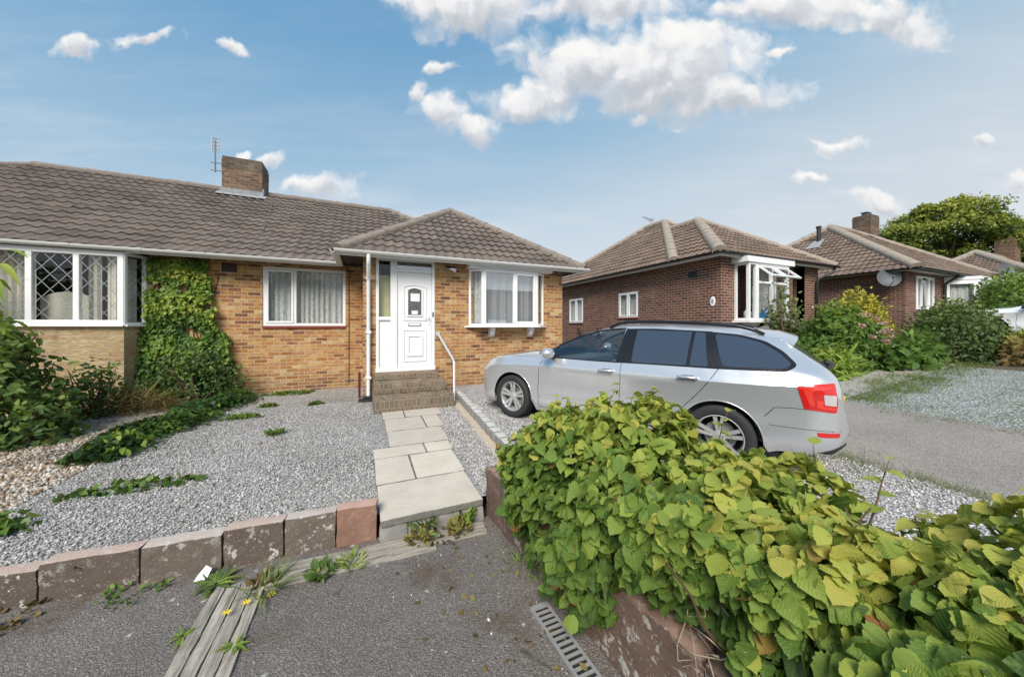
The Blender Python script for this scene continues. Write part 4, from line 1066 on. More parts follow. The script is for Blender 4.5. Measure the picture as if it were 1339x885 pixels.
# low garden wall under the hedge
GW = thing('garden_wall', (1.1, 1.5, -.17), 'low brown wall with flaking white patches under the hazel hedge', 'wall')
def wtop(y): return .26
segs = [(2.93, 2.28, .25), (2.27, 1.62, .26), (1.61, .9, .255), (.89, .15, .26), (.14, -.7, .26)]
for i, (ya, yb, zt_) in enumerate(segs):
    yc = (ya + yb) / 2; xc = 1.06 + .085 * (2.93 - yc)
    mb = MB(); rough_block(mb, (.135, ya - yb, zt_ + .22), Matrix.Translation((xc + .01, yc, -.22)) @ Matrix.Rotation(.085, 4, 'Z'), .04, .012, .022, 70 + i)
    mb.build('wall_block', M['wallstone'], GW, smooth=True, sharp=70)
# drain grating in the asphalt
DG = thing('drain_grating', (.965, 1.4, -.165), 'galvanised slotted drain grating set in the asphalt beside the low wall', 'drain')
Tg = lambda u, v, z: Vector((.965 + .085 * (1.8 - v) * .6 + u, v, -.166 + z))
m = MB(); m.box(-.055, .055, .55, 1.81, -.004, .0015, Tg); m.build('channel', M['rubber'], DG)
m = MB()
for u in ((-.058, -.044), (.044, .058)): m.box(u[0], u[1], .55, 1.812, -.004, .010, Tg)
v = .56
while v < 1.80: m.box(-.043, .043, v, v + .014, -.003, .009, Tg); v += .036
for v in (.9, 1.3, 1.795): m.box(-.043, .043, v, v + .022, -.003, .0095, Tg)
m.build('grating', M['steel'], DG)
# weathered timber strips
def plank(x0, x1, y0, y1, z1, mat, label, along, rz=0.0):
    mb = MB(); cx_, cy_ = (x0 + x1) / 2, (y0 + y1) / 2
    rough_block(mb, (x1 - x0, y1 - y0, .06), Matrix.Translation((cx_, cy_, z1 - .06)) @ Matrix.Rotation(rz, 4, 'Z'), .035, .006, .006, x0 * 7 + y0)
    o = mb.build('timber_board', M[mat], None, smooth=True, sharp=60); return tag(o, label, 'board', 'weathered timber strips in the forecourt')
for k, (a, b, lb_) in enumerate([(2.80, 2.715, 'weathered grey board lying tight against the kerb stones'), (2.71, 2.655, 'weathered grey board along the kerb, second from the stones'), (2.65, 2.60, 'outermost weathered board of the strip along the kerb')]):
    plank(-.66, .92 if k < 2 else .5, b, a, -.146 - .005 * k, 'wood', lb_, 0, -.045)
for k, (a, b, lb_) in enumerate([(-.895, -.830, 'leftmost weathered board of the strip running toward the camera'), (-.825, -.752, 'second board from the left of the strip running toward the camera'), (-.747, -.672, 'third board from the left of the strip running toward the camera'), (-.667, -.605, 'rightmost weathered board of the strip running toward the camera')]):
    plank(a, b, .2, 2.76 - .01 * k, -.152 - .003 * (k % 2), 'wood_x', lb_, 1)
# scrap of litter and fallen petals
m = MB(); m.add([(-1.05, 2.88, -.165), (-.98, 2.89, -.163), (-.965, 2.93, -.12), (-1.0, 2.945, -.10), (-1.035, 2.92, -.14)], [(0, 1, 2, 4), (4, 2, 3)]); tag(m.build('litter', M['paper'], None), 'crumpled white litter beside the dandelion at the kerb', 'litter')

# the other side of the street, seen only mirrored in the windows and the car
HX = thing('bungalow', (17, -27, .2), 'red roofed bungalow across the street mirrored in the bow window', 'house')
M['tile_red'] = tile_mat('red_brown_tile', (.26, .09, .06), (.34, .13, .09), (.16, .06, .045), (.36, .16, .11))
hip_roof(HX, 9, 27, -34, -25, 3.0, 38, M['tile_red'], M['ridge'], planes='BLR', ns=3, seed=61, r=.15)
wall('wall', M['brick_chim'], HX, frameT((26.5, -25.5, 0), (-1, 0, 0), (0, 1, 0)), 0, 17, -.2, 2.98, [(3, 5, 1, 2.4), (10, 12.5, 1, 2.4)])
window(HX, frameT((23.5, -25.5, 1), (-1, 0, 0), (0, 1, 0)), 2, 1.4, [1, 1]); window(HX, frameT((16.5, -25.5, 1), (-1, 0, 0), (0, 1, 0)), 2.5, 1.4, [1, 1, 1])

# ------------------------------------------------------------------ cars
def pchip(xs, ys):
    xs = np.array(xs, float); ys = np.array(ys, float); h = np.diff(xs); dl = np.diff(ys) / h
    m = np.zeros_like(ys); m[0], m[-1] = dl[0], dl[-1]
    for i in range(1, len(xs) - 1):
        if dl[i - 1] * dl[i] > 0:
            w1, w2 = 2 * h[i] + h[i - 1], h[i] + 2 * h[i - 1]
            m[i] = (w1 + w2) / (w1 / dl[i - 1] + w2 / dl[i])
    def f(x):
        x = np.asarray(x, float); i = np.clip(np.searchsorted(xs, x) - 1, 0, len(xs) - 2)
        t = np.clip((x - xs[i]) / h[i], 0, 1)
        return (1 + 2 * t) * (1 - t) ** 2 * ys[i] + t * (1 - t) ** 2 * h[i] * m[i] + t * t * (3 - 2 * t) * ys[i + 1] + t * t * (t - 1) * h[i] * m[i + 1]
    return f

def paint_mat(name, col, metallic):
    t = NT(name)
    fl = t.noise(900, 1)
    c = t.mix(t.math('MULTIPLY', fl, .25), col, tuple(x * .8 for x in col))
    dust = t.ramp(t.noise(3, 6, .6), [(.4, 0), (.8, .25)])
    c = t.mix(dust, c, (.42, .41, .39))
    return t.done(t.pbsdf(c, t.math('MULTIPLY_ADD', dust, .5, .22), None, metallic, .5, 1.0))
M['paint'] = paint_mat('silver_car_paint', (.68, .69, .705), .62)
M['paint_white'] = paint_mat('white_car_paint', (.80, .80, .80), .0)
M['tyre'] = simple('tyre_rubber', (.022, .022, .023), .75, var=.3, scale=20)
M['alloy'] = simple('silver_alloy', (.62, .61, .59), .35, metallic=.6, var=.1)
M['wheelwell'] = simple('wheel_arch_liner', (.008, .008, .008), .9)
M['carglass'] = glass_mat('car_glass', (.72, .80, .78), .12)
t_ = NT('tinted_car_glass'); M['tint'] = t_.done(t_.pbsdf((.040, .054, .078), .05, None, 0, 1.0))
M['trim'] = simple('black_gloss_trim', (.012, .012, .013), .25)
M['lamp_red'] = simple('red_lamp_lens', (.55, .012, .010), .12, coat=1, var=.25, scale=40)
M['lamp_red2'] = simple('bright_red_lamp_lens', (.72, .04, .025), .12, coat=1, var=.2, scale=40)
M['lamp_clear'] = simple('clear_lamp_lens', (.50, .47, .47), .12, coat=1)
M['headlamp'] = simple('headlamp_lens', (.35, .36, .38), .06, coat=1, var=.4, scale=20)
M['yellow_plate'] = simple('yellow_plate', (.75, .52, .04), .4)
M['seatcloth'] = simple('dark_seat_cloth', (.03, .03, .033), .9)

SM = 2.275; AX_F, AX_R = .93, 3.62; RA, WZ = .365, .318
c_zt = pchip([0, .04, .12, .3, .6, .95, 1.25, 1.40, 1.68, 1.95, 2.22, 2.5, 2.9, 3.35, 3.75, 4.0, 4.13, 4.145, 4.30, 4.51, 4.545, 4.565, 4.585, 4.60, 4.615],
             [.60, .70, .785, .865, .935, .985, 1.015, 1.05, 1.20, 1.325, 1.410, 1.447, 1.460, 1.452, 1.428, 1.405, 1.385, 1.345, 1.20, 1.02, .95, .87, .76, .66, .58])
c_ym = pchip([0, .03, .08, .18, .35, .6, .93, 1.4, 2.2, 3.0, 3.62, 4.0, 4.25, 4.42, 4.51, 4.56, 4.595, 4.615], [.52, .60, .69, .78, .85, .885, .90, .895, .897, .90, .91, .90, .88, .845, .80, .75, .70, .665])
c_yb = pchip([0, .08, .18, .35, .6, .93, 1.3, 1.8, 2.6, 3.4, 3.9, 4.15, 4.33, 4.45, 4.52, 4.57, 4.615], [.48, .62, .70, .76, .80, .83, .835, .85, .855, .855, .85, .83, .80, .765, .725, .68, .62])
c_zb = pchip([0, .08, .18, .35, .6, .93, 1.35, 1.9, 2.6, 3.4, 4.0, 4.25, 4.42, 4.50, 4.55, 4.585, 4.615], [.57, .69, .76, .825, .875, .91, .94, .955, .968, .985, 1.005, 1.02, 1.0, .96, .90, .74, .56])
c_zm = pchip([0, .2, .93, 2.2, 3.62, 4.4, 4.615], [.50, .60, .66, .68, .70, .70, .52])
c_yr = pchip([0, .35, .93, 1.35, 1.65, 1.95, 2.22, 2.5, 3.2, 3.8, 4.08, 4.2, 4.4, 4.51, 4.57, 4.615], [.44, .70, .76, .745, .70, .655, .625, .60, .59, .565, .545, .55, .61, .65, .63, .58])
c_zr = pchip([0, .04, .12, .3, .6, .95, 1.25, 1.40, 1.68, 1.95, 2.22, 2.5, 2.9, 3.35, 3.75, 4.0, 4.13, 4.16, 4.30, 4.51, 4.545, 4.565, 4.585, 4.60, 4.615],
             [.585, .68, .765, .835, .895, .94, .965, 1.0, 1.145, 1.265, 1.35, 1.390, 1.405, 1.395, 1.365, 1.325, 1.29, 1.26, 1.16, 1.0, .94, .865, .755, .655, .575])
c_zs = pchip([0, .05, .25, .5, 1.4, 2.3, 3.2, 3.98, 4.1, 4.5, 4.615], [.33, .25, .20, .19, .185, .185, .19, .25, .29, .325, .42])

def section(s):
    """half cross-section: list of (y,z) rows from the sill edge to the roof centre; returns rows and key indices"""
    ym, yb, zb, zm, yr, zr, zt, zs = [float(f(s)) for f in (c_ym, c_yb, c_zb, c_zm, c_yr, c_zr, c_zt, c_zs)]
    zl = zs
    for ax in (AX_F, AX_R):
        dx = s - ax
        if abs(dx) < RA:
            zl = max(zl, WZ + math.sqrt(RA * RA - dx * dx))
    ysill = ym - .055
    zb = max(zb, zl + .08); zr = max(zr, zb + .004); zt = max(zt, zr + .003)
    zk = zb - .115 * min(1, max(.25, (zb - zs) / .6))                # shoulder crease
    e = min(1, max(0, (s - .5) / .5)) * min(1, max(0, (4.5 - s) / .5))
    pl = [(ysill, zs), (ysill + .038, zs + .07), (ym - .012, zs + (zk - zs) * .33), (ym - .006 - .020 * e, zs + (zk - zs) * .62), (ym - .002 - .010 * e, zk - .07), (ym, zk), ((ym - .006 + yb) / 2 + .002, (zk + zb) / 2), (yb, zb)]
    Zs = [p[1] for p in pl]; Ys = [p[0] for p in pl]
    for i in range(1, len(Zs)):
        if Zs[i] <= Zs[i - 1]: Zs[i] = Zs[i - 1] + .002
    fy0 = pchip(Zs, Ys); fy = lambda z: .55 * float(fy0(z)) + .45 * float(np.interp(z, Zs, Ys))
    zk = max(Zs[5], zl + .04); 
    z_low = list(np.linspace(zl, zk, 11)) + list(np.linspace(zk, max(Zs[-1], zk + .01), 5))[1:]
    Zs[-1] = z_low[-1]
    rows = [(float(fy(z)), float(z)) for z in z_low]           # rows 0..14, row 14 = belt
    zb = Zs[-1]; zr = max(zr, zb + .004); zt = max(zt, zr + .003)
    for k in range(1, 7):                                        # rows 15..20, row 20 = cant rail
        t = k / 6; y = yb + (yr - yb) * t + .028 * math.sin(math.pi * t) * min(1, (zr - zb) / .3)
        rows.append((y, zb + (zr - zb) * t))
    for k in range(1, 11):                                       # rows 21..30 over the roof
        t = k / 10
        rows.append((yr * (1 - t), zr + (zt - zr) * (1 - (1 - t) ** 2.2)))
    return rows

SST = sorted(set([0, .012, .03, .055, .09, .13, .18, .24, .3, .38, .46, .52] + [AX_F - RA - .001, AX_F + RA + .001, AX_R - RA - .001, AX_R + RA + .001]
      + [AX_F + RA * math.sin(t) for t in np.linspace(-math.pi / 2 + .02, math.pi / 2 - .02, 19)] + [AX_R + RA * math.sin(t) for t in np.linspace(-math.pi / 2 + .02, math.pi / 2 - .02, 19)]
      + [1.36, 1.43, 1.475] + list(np.arange(1.52, 3.2, .07)) + [2.20, 2.56] + list(np.arange(4.02, 4.12, .03)) + [4.13, 4.147, 4.18, 4.22, 4.26, 4.30, 4.35, 4.40, 4.45, 4.48, 4.51, 4.525, 4.54, 4.55, 4.558, 4.566, 4.574, 4.582, 4.59, 4.598, 4.606, 4.615]))
_q = [SST[0]]
for v_ in SST[1:]:
    if v_ - _q[-1] > .0015: _q.append(v_)
SST = _q
SEC = [section(s) for s in SST]
def side_y(s, z):
    i = int(np.clip(np.searchsorted(SST, s) - 1, 0, len(SST) - 2)); t = (s - SST[i]) / (SST[i + 1] - SST[i])
    r0, r1 = SEC[i][:21], SEC[i + 1][:21]
    a = np.interp(z, [q[1] for q in r0], [q[0] for q in r0]); b = np.interp(z, [q[1] for q in r1], [q[0] for q in r1])
    return float(a * (1 - t) + b * t)
def top_z(s, y):
    i = int(np.clip(np.searchsorted(SST, s) - 1, 0, len(SST) - 2)); t = (s - SST[i]) / (SST[i + 1] - SST[i])
    r0, r1 = SEC[i][20:][::-1], SEC[i + 1][20:][::-1]
    a = np.interp(abs(y), [q[0] for q in r0], [q[1] for q in r0]); b = np.interp(abs(y), [q[0] for q in r1], [q[1] for q in r1])
    return float(a * (1 - t) + b * t)
def cp(s, y, z):
    if s < .5: s = .5 - (.5 - s) * .80
    elif s > 4.0: s = 4.0 + (s - 4.0) * .93
    return (y, SM - s, z)      # y>0 is the right-hand side (car heads +Y)

def fill_poly(pts, step=.035):
    """triangulated dense interior of a 2D polygon using mathutils delaunay"""
    from mathutils.geometry import delaunay_2d_cdt
    P = []; n = len(pts)
    for i in range(n):
        a = Vector(pts[i]); b = Vector(pts[(i + 1) % n]); k = max(1, int((b - a).length / step))
        P += [a.lerp(b, j / k) for j in range(k)]
    m = len(P); E_ = [(i, (i + 1) % m) for i in range(m)]
    x0, x1 = min(p.x for p in P), max(p.x for p in P); y0, y1 = min(p.y for p in P), max(p.y for p in P)
    def inside(x, y):
        c = False; j = m - 1
        for i in range(m):
            if (P[i].y > y) != (P[j].y > y) and x < (P[j].x - P[i].x) * (y - P[i].y) / (P[j].y - P[i].y) + P[i].x: c = not c
            j = i
        return c
    Q = list(P); x = x0 + step
    while x < x1:
        y = y0 + step
        while y < y1:
            if inside(x, y) and min((Vector((x, y)) - p).length for p in P) > step * .4: Q.append(Vector((x, y)))
            y += step
        x += step
    r = delaunay_2d_cdt(Q, E_, [], 1, 1e-6)
    return [tuple(v) for v in r[0]], [tuple(f) for f in r[2]]

def round_poly(pts, r=.03, n=5):
    out = []; m = len(pts)
    for i in range(m):
        p = Vector(pts[i]); a = Vector(pts[i - 1]); b = Vector(pts[(i + 1) % m])
        da, db = (a - p), (b - p); rr = min(r, da.length * .45, db.length * .45)
        A = p + da.normalized() * rr; B = p + db.normalized() * rr
        for k in range(n + 1):
            t = k / n; out.append(tuple((A * (1 - t) ** 2 + p * 2 * t * (1 - t) + B * t * t)))
    return out

def side_patch(name, parent, poly, mat, side, off=.003, smooth=True, label=None):
    v, f = fill_poly(poly)
    V = []
    for (s, z) in v: V.append(cp(s, side * (side_y(s, z) + off), z))
    F = [q if side > 0 else q[::-1] for q in f]
    k3 = [q for q in F if len(q) == 3]; k4 = [q for q in F if len(q) == 4]
    o = np_mesh(name, V, [np.array(k3)] if not k4 else [np.array(k3), np.array(k4)], mat, parent, smooth=True, local=True)
    if label: o['label'] = label
    return o

def side_line(mb, pts, side, r=.0028, off=.0):
    P = []
    for i in range(len(pts) - 1):
        a, b = Vector(pts[i]), Vector(pts[i + 1]); k = max(2, int((b - a).length / .05))
        for j in range(k): q = a.lerp(b, j / k); P.append(q)
    P.append(Vector(pts[-1]))
    mb.tube([cp(q.x, side * (side_y(q.x, q.y) + off), q.y) for q in P], r, 5)

def make_wheel(root, x, s, rim_mat, side, turn=0.0):
    ctr = Vector(cp(s, x, WZ))
    cs, sn = math.cos(turn), math.sin(turn)
    def T(a, b, c):   # lathe axis -> sideways (outer face towards +side)
        v = Vector((c * side, a, b)); return ctr + Vector((v.x * cs - v.y * sn, v.x * sn + v.y * cs, v.z))
    m = MB(); m.lathe([(.205, -.09), (.225, -.10), (.29, -.112), (.310, -.10), (.317, -.085), (.317, .085), (.310, .10), (.29, .112), (.235, .106), (.218, .095), (.213, .06)], 48, T)
    w = m.build('wheel', M['tyre'], root, smooth=True, sharp=50)
    r = MB(); r.lathe([(.214, .10), (.222, .098), (.224, .09), (.214, .083), (.205, .07), (.195, -.08)], 48, T)
    r.lathe([(.001, .072), (.03, .072), (.034, .066), (.056, .062), (.062, .05), (.062, .02)], 24, T)
    for k in range(5):
        for dlt in (-.17, .17):
            a = 2 * math.pi * k / 5 + .3
            a1 = a + dlt * 1.0; a0 = a + dlt * 1.5
            def pr(rad, ang, wd, z):
                u = Vector((math.cos(ang), math.sin(ang))); pth = Vector((-u.y, u.x))
                return [u * rad + pth * wd, u * rad - pth * wd, z]
            A = pr(.045, a0, .013, .058); Bq = pr(.211, a1, .019, .088)
            vs = []
            for (q, dz) in ((A, 0), (A, -.028), (Bq, 0), (Bq, -.028)):
                vs += [(q[0].x, q[0].y, q[2] + dz), (q[1].x, q[1].y, q[2] + dz)]
            r.add(vs, [(0, 1, 5, 4), (2, 6, 7, 3), (0, 4, 6, 2), (1, 3, 7, 5), (4, 5, 7, 6)], T)
    r.build('rim', M[rim_mat], w, smooth=True, sharp=35)
    b = MB(); b.lathe([(.001, -.01), (.145, -.01), (.145, -.035), (.001, -.035)], 32, T); b.build('brake_disc', M['steel'], w)
    h = MB(); h.lathe([(.20, -.02), (.20, -.06), (.001, -.06)], 24, T); h.build('wheel_back', M['wheelwell'], w)
    return w

def car(loc, rz, pitch, paint, label, group=None, rear=True):
    root = thing('estate_car', (0, 0, 0), label, 'car', group)
    # ---- body shell
    iA, iB = SST.index(min(SST, key=lambda q: abs(q - 1.475))), SST.index(min(SST, key=lambda q: abs(q - 2.56)))
    w0, w1 = [min(range(len(SST)), key=lambda i: abs(SST[i] - q)) for q in (1.36, 2.20)]
    r0, r1 = [min(range(len(SST)), key=lambda i: abs(SST[i] - q)) for q in (4.147, 4.51)]
    nr = 31; V = []
    for s, sec in zip(SST, SEC):
        for (y, z) in sec: V.append(cp(s, y, z))
        for (y, z) in sec[:-1][::-1]: V.append(cp(s, -y, z))
    nc = 61; V = np.array(V); body = []; wind = []; sglass = []; rglass = []
    for i in range(len(SST) - 1):
        for j in range(nc - 1):
            q = (i * nc + j, (i + 1) * nc + j, (i + 1) * nc + j + 1, i * nc + j + 1)
            jj = j if j < 30 else 59 - j
            if iA <= i < iB and 14 <= jj < 20: sglass.append(q)
            elif w0 <= i < w1 and jj >= 21: wind.append(q)
            elif r0 <= i < r1 and jj >= 21: rglass.append(q)
            else: body.append(q)
    body.append(tuple(range(0, nc))); last = (len(SST) - 1) * nc
    endc = [tuple(range(last, last + nc))[::-1]]
    fl = np.array([q for q in body if len(q) == 4])
    b = np_mesh('body', V, [fl, np.array(body[-1:]), np.array(endc)], paint, root, smooth=True, sharp=30, local=True)
    g = np_mesh('windscreen', V, np.array(wind), M['carglass'], root, smooth=True, local=True)
    g = np_mesh('rear_window', V, np.array(rglass), M['tint'], root, smooth=True, local=True)
    g = np_mesh('front_side_glass', V, np.array(sglass), M['carglass'], root, smooth=True, local=True)
    # underbody, arch liners
    m = MB(); m.box(-.72, .72, SM - 4.15, SM - .25, .24, .27)
    for ax in (AX_F, AX_R):
        for sd in (-1, 1):
            K = 16; vs = []
            for k in range(K + 1):
                t = math.pi * k / K; vs += [cp(ax + RA * math.cos(t), sd * .90 * .97, WZ + RA * math.sin(t)), cp(ax + RA * math.cos(t), sd * .55, WZ + RA * math.sin(t))]
            m.add(vs, [(2 * k, 2 * k + 1, 2 * k + 3, 2 * k + 2) for k in range(K)])
            m.add([cp(ax - RA, sd * .55, .2), cp(ax + RA, sd * .55, .2), cp(ax + RA, sd * .55, WZ + RA), cp(ax - RA, sd * .55, WZ + RA)], [(0, 1, 2, 3)])
    m.box(-.80, .80, SM - 3.24, SM - 1.3, .205, .24)
    m.build('underbody', M['wheelwell'], root)
    for sd in (-1, 1):
        # arch lip
        for ax in (AX_F, AX_R):
            m = MB(); P = []
            for k in range(25):
                t = math.pi * (k / 24); s_, z_ = ax + (RA + .004) * math.cos(t), WZ + (RA + .004) * math.sin(t)
                P.append(cp(s_, sd * (side_y(s_ , z_ + .004) - .004), z_))
            m.tube(P, .007, 6); m.build('arch_lip', paint, root, smooth=True)
        # glazing over the solid shell
        yo = .004
        side_patch('door_glass', root, round_poly([(2.715, .990), (2.71, 1.368), (3.31, 1.366), (3.30, 1.008)], .02), M['tint'], sd, yo)
        side_patch('door_glass', root, round_poly([(3.335, 1.010), (3.345, 1.364), (3.44, 1.358), (3.505, 1.014)], .015), M['tint'], sd, yo)
        side_patch('quarter_glass', root, round_poly([(3.635, 1.028), (3.53, 1.350), (3.75, 1.328), (3.94, 1.275), (4.09, 1.185), (4.19, 1.09), (4.13, 1.05)], .035), M['tint'], sd, yo + .005)
        side_patch('window_trim', root, round_poly([(3.58, 1.004), (3.47, 1.372), (3.75, 1.350), (3.96, 1.296), (4.12, 1.202), (4.235, 1.085), (4.15, 1.026)], .04), M['trim'], sd, .0055)
        side_patch('window_trim', root, [(2.53, .976), (2.57, 1.380), (2.9, 1.390), (3.50, 1.374), (3.61, 1.002)], M['trim'], sd, .0022)
        m = MB(); side_line(m, [(1.49, .972), (1.70, 1.145), (1.95, 1.262), (2.22, 1.340), (2.56, 1.384)], sd, .010); side_line(m, [(1.47, .957), (2.3, .968), (2.9, .988), (3.6, 1.005), (4.14, 1.030)], sd, .008)
        m.build('window_seal', M['trim'], root, smooth=True)
        # shut lines
        m = MB()
        side_line(m, [(1.475, .955), (1.42, .80), (1.40, .5), (1.43, .26)], sd, .0035)
        side_line(m, [(2.60, .975), (2.60, .80), (2.585, .5), (2.56, .26)], sd, .0035)
        side_line(m, [(3.60, 1.0), (3.52, .86), (3.40, .70), (3.27, .55), (3.22, .45)], sd, .0035)
        side_line(m, [(1.43, .255), (2.33, .25), (3.20, .26)], sd, .0035)
        side_line(m, [(3.985, .60), (4.06, .695), (4.20, .71), (4.30, .71)], sd, .003)
        side_line(m, [(4.02, .53), (4.3, .535), (4.55, .54)], sd, .0025)
        m.build('shut_lines', M['rubber'], root, smooth=True)
        # door crease lower moulding
        m = MB(); side_line(m, [(1.44, .395), (2.2, .40), (3.18, .425)], sd, .010, -.004); m.build('door_crease', paint, root, smooth=True)
        # handles
        for hs, hz in ((2.42, .865), (3.33, .890)):
            m = MB(); y = side_y(hs, hz)
            pts = [cp(hs - .10, sd * (y - .005), hz), cp(hs - .085, sd * (y + .03), hz + .002), cp(hs + .085, sd * (y + .032), hz + .004), cp(hs + .10, sd * (y - .005), hz + .003)]
            m.tube(pts, [.012, .015, .015, .012], 8); h = m.build('door_handle', paint, root, smooth=True)
            side_patch('handle_recess', h, [(hs - .07, hz - .022), (hs - .075, hz), (hs - .05, hz + .022), (hs + .05, hz + .024), (hs + .075, hz), (hs + .06, hz - .022)], M['grey_plastic'], sd, .0015)
        # mirror
        y = side_y(1.63, .99); m = MB()
        prof = [(0, 0), (.03, .045), (.09, .075), (.15, .08), (.20, .062), (.225, .03), (.232, 0)]
        K = 14; vs = []; fs = []
        for i, (u, rr) in enumerate(prof):
            for k in range(K):
                t = 2 * math.pi * k / K
                vs.append(cp(1.63 + rr * 1.05 * math.sin(t) * (1 if math.sin(t) > 0 else .95), sd * (y + .025 + u), 1.02 + rr * .95 * math.cos(t) + .02 * u))
        for i in range(len(prof) - 1):
            for k in range(K): fs.append((i * K + k, i * K + (k + 1) % K, (i + 1) * K + (k + 1) % K, (i + 1) * K + k))
        m.add(vs, fs); mi = m.build('wing_mirror', paint, root, smooth=True)
        m = MB(); m.tube([cp(1.60, sd * (y - .03), .96), cp(1.62, sd * (y + .06), .965), cp(1.63, sd * (y + .13), .975)], [.03, .028, .03], 8); m.build('mirror_base', M['trim'], mi, smooth=True)
        # roof rail
        m = MB(); P = []
        for k in range(17):
            s_ = 2.33 + 1.62 * k / 16; e = min(1, min(k, 16 - k) / 2.0); P.append(cp(s_, sd * (float(c_yr(s_)) - .035), float(top_z(s_, float(c_yr(s_)) - .035)) + .010 + .050 * math.sin(e * math.pi / 2)))
        m.tube(P, .020, 8); m.build('roof_rail', M['trim'], root, smooth=True)
        # lamps
        if rear:
            side_patch('tail_light', root, round_poly([(4.225, .920), (4.285, .715), (4.515, .70), (4.522, .80), (4.50, .955)], .02), M['lamp_red'], sd, .006)
            tl = root.children[-1]
            side_patch('light_segment', tl, round_poly([(4.37, .80), (4.38, .735), (4.505, .725), (4.51, .742), (4.415, .752), (4.42, .80)], .005), M['lamp_red2'], sd, .0085)
            side_patch('light_segment', tl, round_poly([(4.265, .895), (4.325, .745), (4.36, .745), (4.335, .86), (4.35, .885), (4.47, .905), (4.47, .93)], .01), M['lamp_red2'], sd, .0085)
            side_patch('reversing_lens', tl, round_poly([(4.42, .855), (4.43, .765), (4.512, .76), (4.512, .85)], .01), M['lamp_clear'], sd, .009)
            side_patch('reflector', root, round_poly([(4.38, .520), (4.39, .480), (4.54, .485), (4.55, .525)], .012), M['lamp_red'], sd, .004)
        side_patch('rear_skirt', root, [(4.36, .318), (4.48, .37), (4.56, .41), (4.60, .43), (4.60, .405), (4.5, .33)], M['black_plastic'], sd, .004)
        side_patch('headlight', root, round_poly([(.06, .655), (.10, .59), (.24, .62), (.44, .70), (.46, .765), (.25, .74)], .02), M['headlamp'], sd, .004)
        m = MB(); fb = [cp(1.44, sd * .2, 0)]
        make_wheel(root, sd * .785, AX_F, 'alloy', sd); make_wheel(root, sd * .785, AX_R, 'alloy', sd)
    # spoiler, wiper, aerial, plate, grille, wipers
    m = MB(); K = 12; vs = []
    for k in range(K + 1):
        y = -.535 + 1.07 * k / K; e = 1 - .30 * (abs(y) / .535) ** 4
        vs += [cp(4.02, y, top_z(4.02, y) - .002), cp(4.10, y, top_z(4.10, y) + .002), cp(4.10 + .14 * e, y, top_z(4.10, y) - .046), cp(4.10 + .135 * e, y, top_z(4.10, y) - .066), cp(4.10, y, top_z(4.12, y) - .035)]
    fs = [(5 * k + j, 5 * k + j + 1, 5 * k + j + 6, 5 * k + j + 5) for k in range(K) for j in range(4)]; m.add(vs, fs + [(0, 1, 2, 3, 4), tuple(5 * K + q for q in (4, 3, 2, 1, 0))])
    m.build('spoiler', paint, root, smooth=True, sharp=50)
    m = MB(); m.tube([cp(4.47, 0, 1.08), cp(4.55, .02, 1.04)], [.035, .03], 8); m.tube([cp(4.55, 0, 1.04), cp(4.50, -.3, 1.06), cp(4.47, -.45, 1.07)], .012, 6); m.build('rear_wiper', M['black_plastic'], root)
    m = MB(); m.add([cp(3.84, -.03, 1.415), cp(3.84, .03, 1.415), cp(3.98, .025, 1.40), cp(3.98, -.025, 1.40), cp(3.96, 0, 1.455)], [(0, 1, 4), (1, 2, 4), (2, 3, 4), (3, 0, 4)]); m.build('roof_aerial', M['black_plastic'], root)
    m = MB(); m.box(-.26, .26, SM - 4.578, SM - 4.55, .66, .77); m.build('number_plate', M['yellow_plate'], root)
    m = MB(); m.box(-.45, .45, SM - .12, SM - .096, .42, .56); m.build('grille', M['trim'], root)
    m = MB(); m.tube([cp(1.36, -.55, 1.01), cp(1.31, 0, 1.035), cp(1.38, .5, 1.01)], .014, 6); m.tube([cp(1.31, -.7, .965), cp(1.28, 0, 1.005), cp(1.31, .7, .965)], .03, 6); m.build('wipers', M['black_plastic'], root, smooth=True)
    # interior
    m = MB(); m.box(-.70, .70, SM - 1.80, SM - 1.42, .60, .93); m.box(-.70, .70, SM - 4.0, SM - 1.45, .30, .36); m.box(-.72, .72, SM - 4.0, SM - 3.0, .36, .95); m.build('dashboard', M['grey_plastic'], root, bevel=.03)
    for x in (-.36, .36):
        m = MB(); m.box(x - .24, x + .24, SM - 2.80, SM - 2.30, .42, .60); m.add([(x - .24, SM - 2.75, .55), (x + .24, SM - 2.75, .55), (x + .19, SM - 2.95, 1.12), (x - .19, SM - 2.95, 1.12), (x - .24, SM - 2.87, .55), (x + .24, SM - 2.87, .55), (x + .19, SM - 3.05, 1.12), (x - .19, SM - 3.05, 1.12)], [(0, 1, 2, 3), (5, 4, 7, 6), (0, 3, 7, 4), (1, 5, 6, 2), (3, 2, 6, 7)])
        m.box(x - .13, x + .13, SM - 3.08, SM - 2.99, 1.14, 1.30); m.build('front_seat', M['seatcloth'], root, bevel=.03)
    m = MB(); c0 = Vector((.36, SM - 2.08, .95)); ax = Vector((0, -.85, .5)); e1 = Vector((1, 0, 0)); e2 = ax.cross(e1)
    m.tube([c0 + (e1 * math.cos(a) + e2 * math.sin(a)) * .185 for a in np.linspace(0, 2 * math.pi, 29)], .016, 6, caps=False)
    m.tube([c0 - e1 * .18, c0 + e1 * .18], .02, 6); m.tube([c0, c0 - ax * .22], .03, 6); m.build('steering_wheel', M['grey_plastic'], root, smooth=True)
    root.location = loc; root.rotation_euler = (pitch, 0, rz)
    return root

CAR = car((3.42, 3.88, .131), R(27.1), R(1.28), M['paint'], 'silver estate car with roof rails parked on the gravel in front of the bungalow')
CAR2 = car((19.6, 2.6, H_right(19.5, 2) + .02), R(6), R(1.4), M['paint_white'], 'white car half hidden behind brown shrubs at the right edge', rear=True)

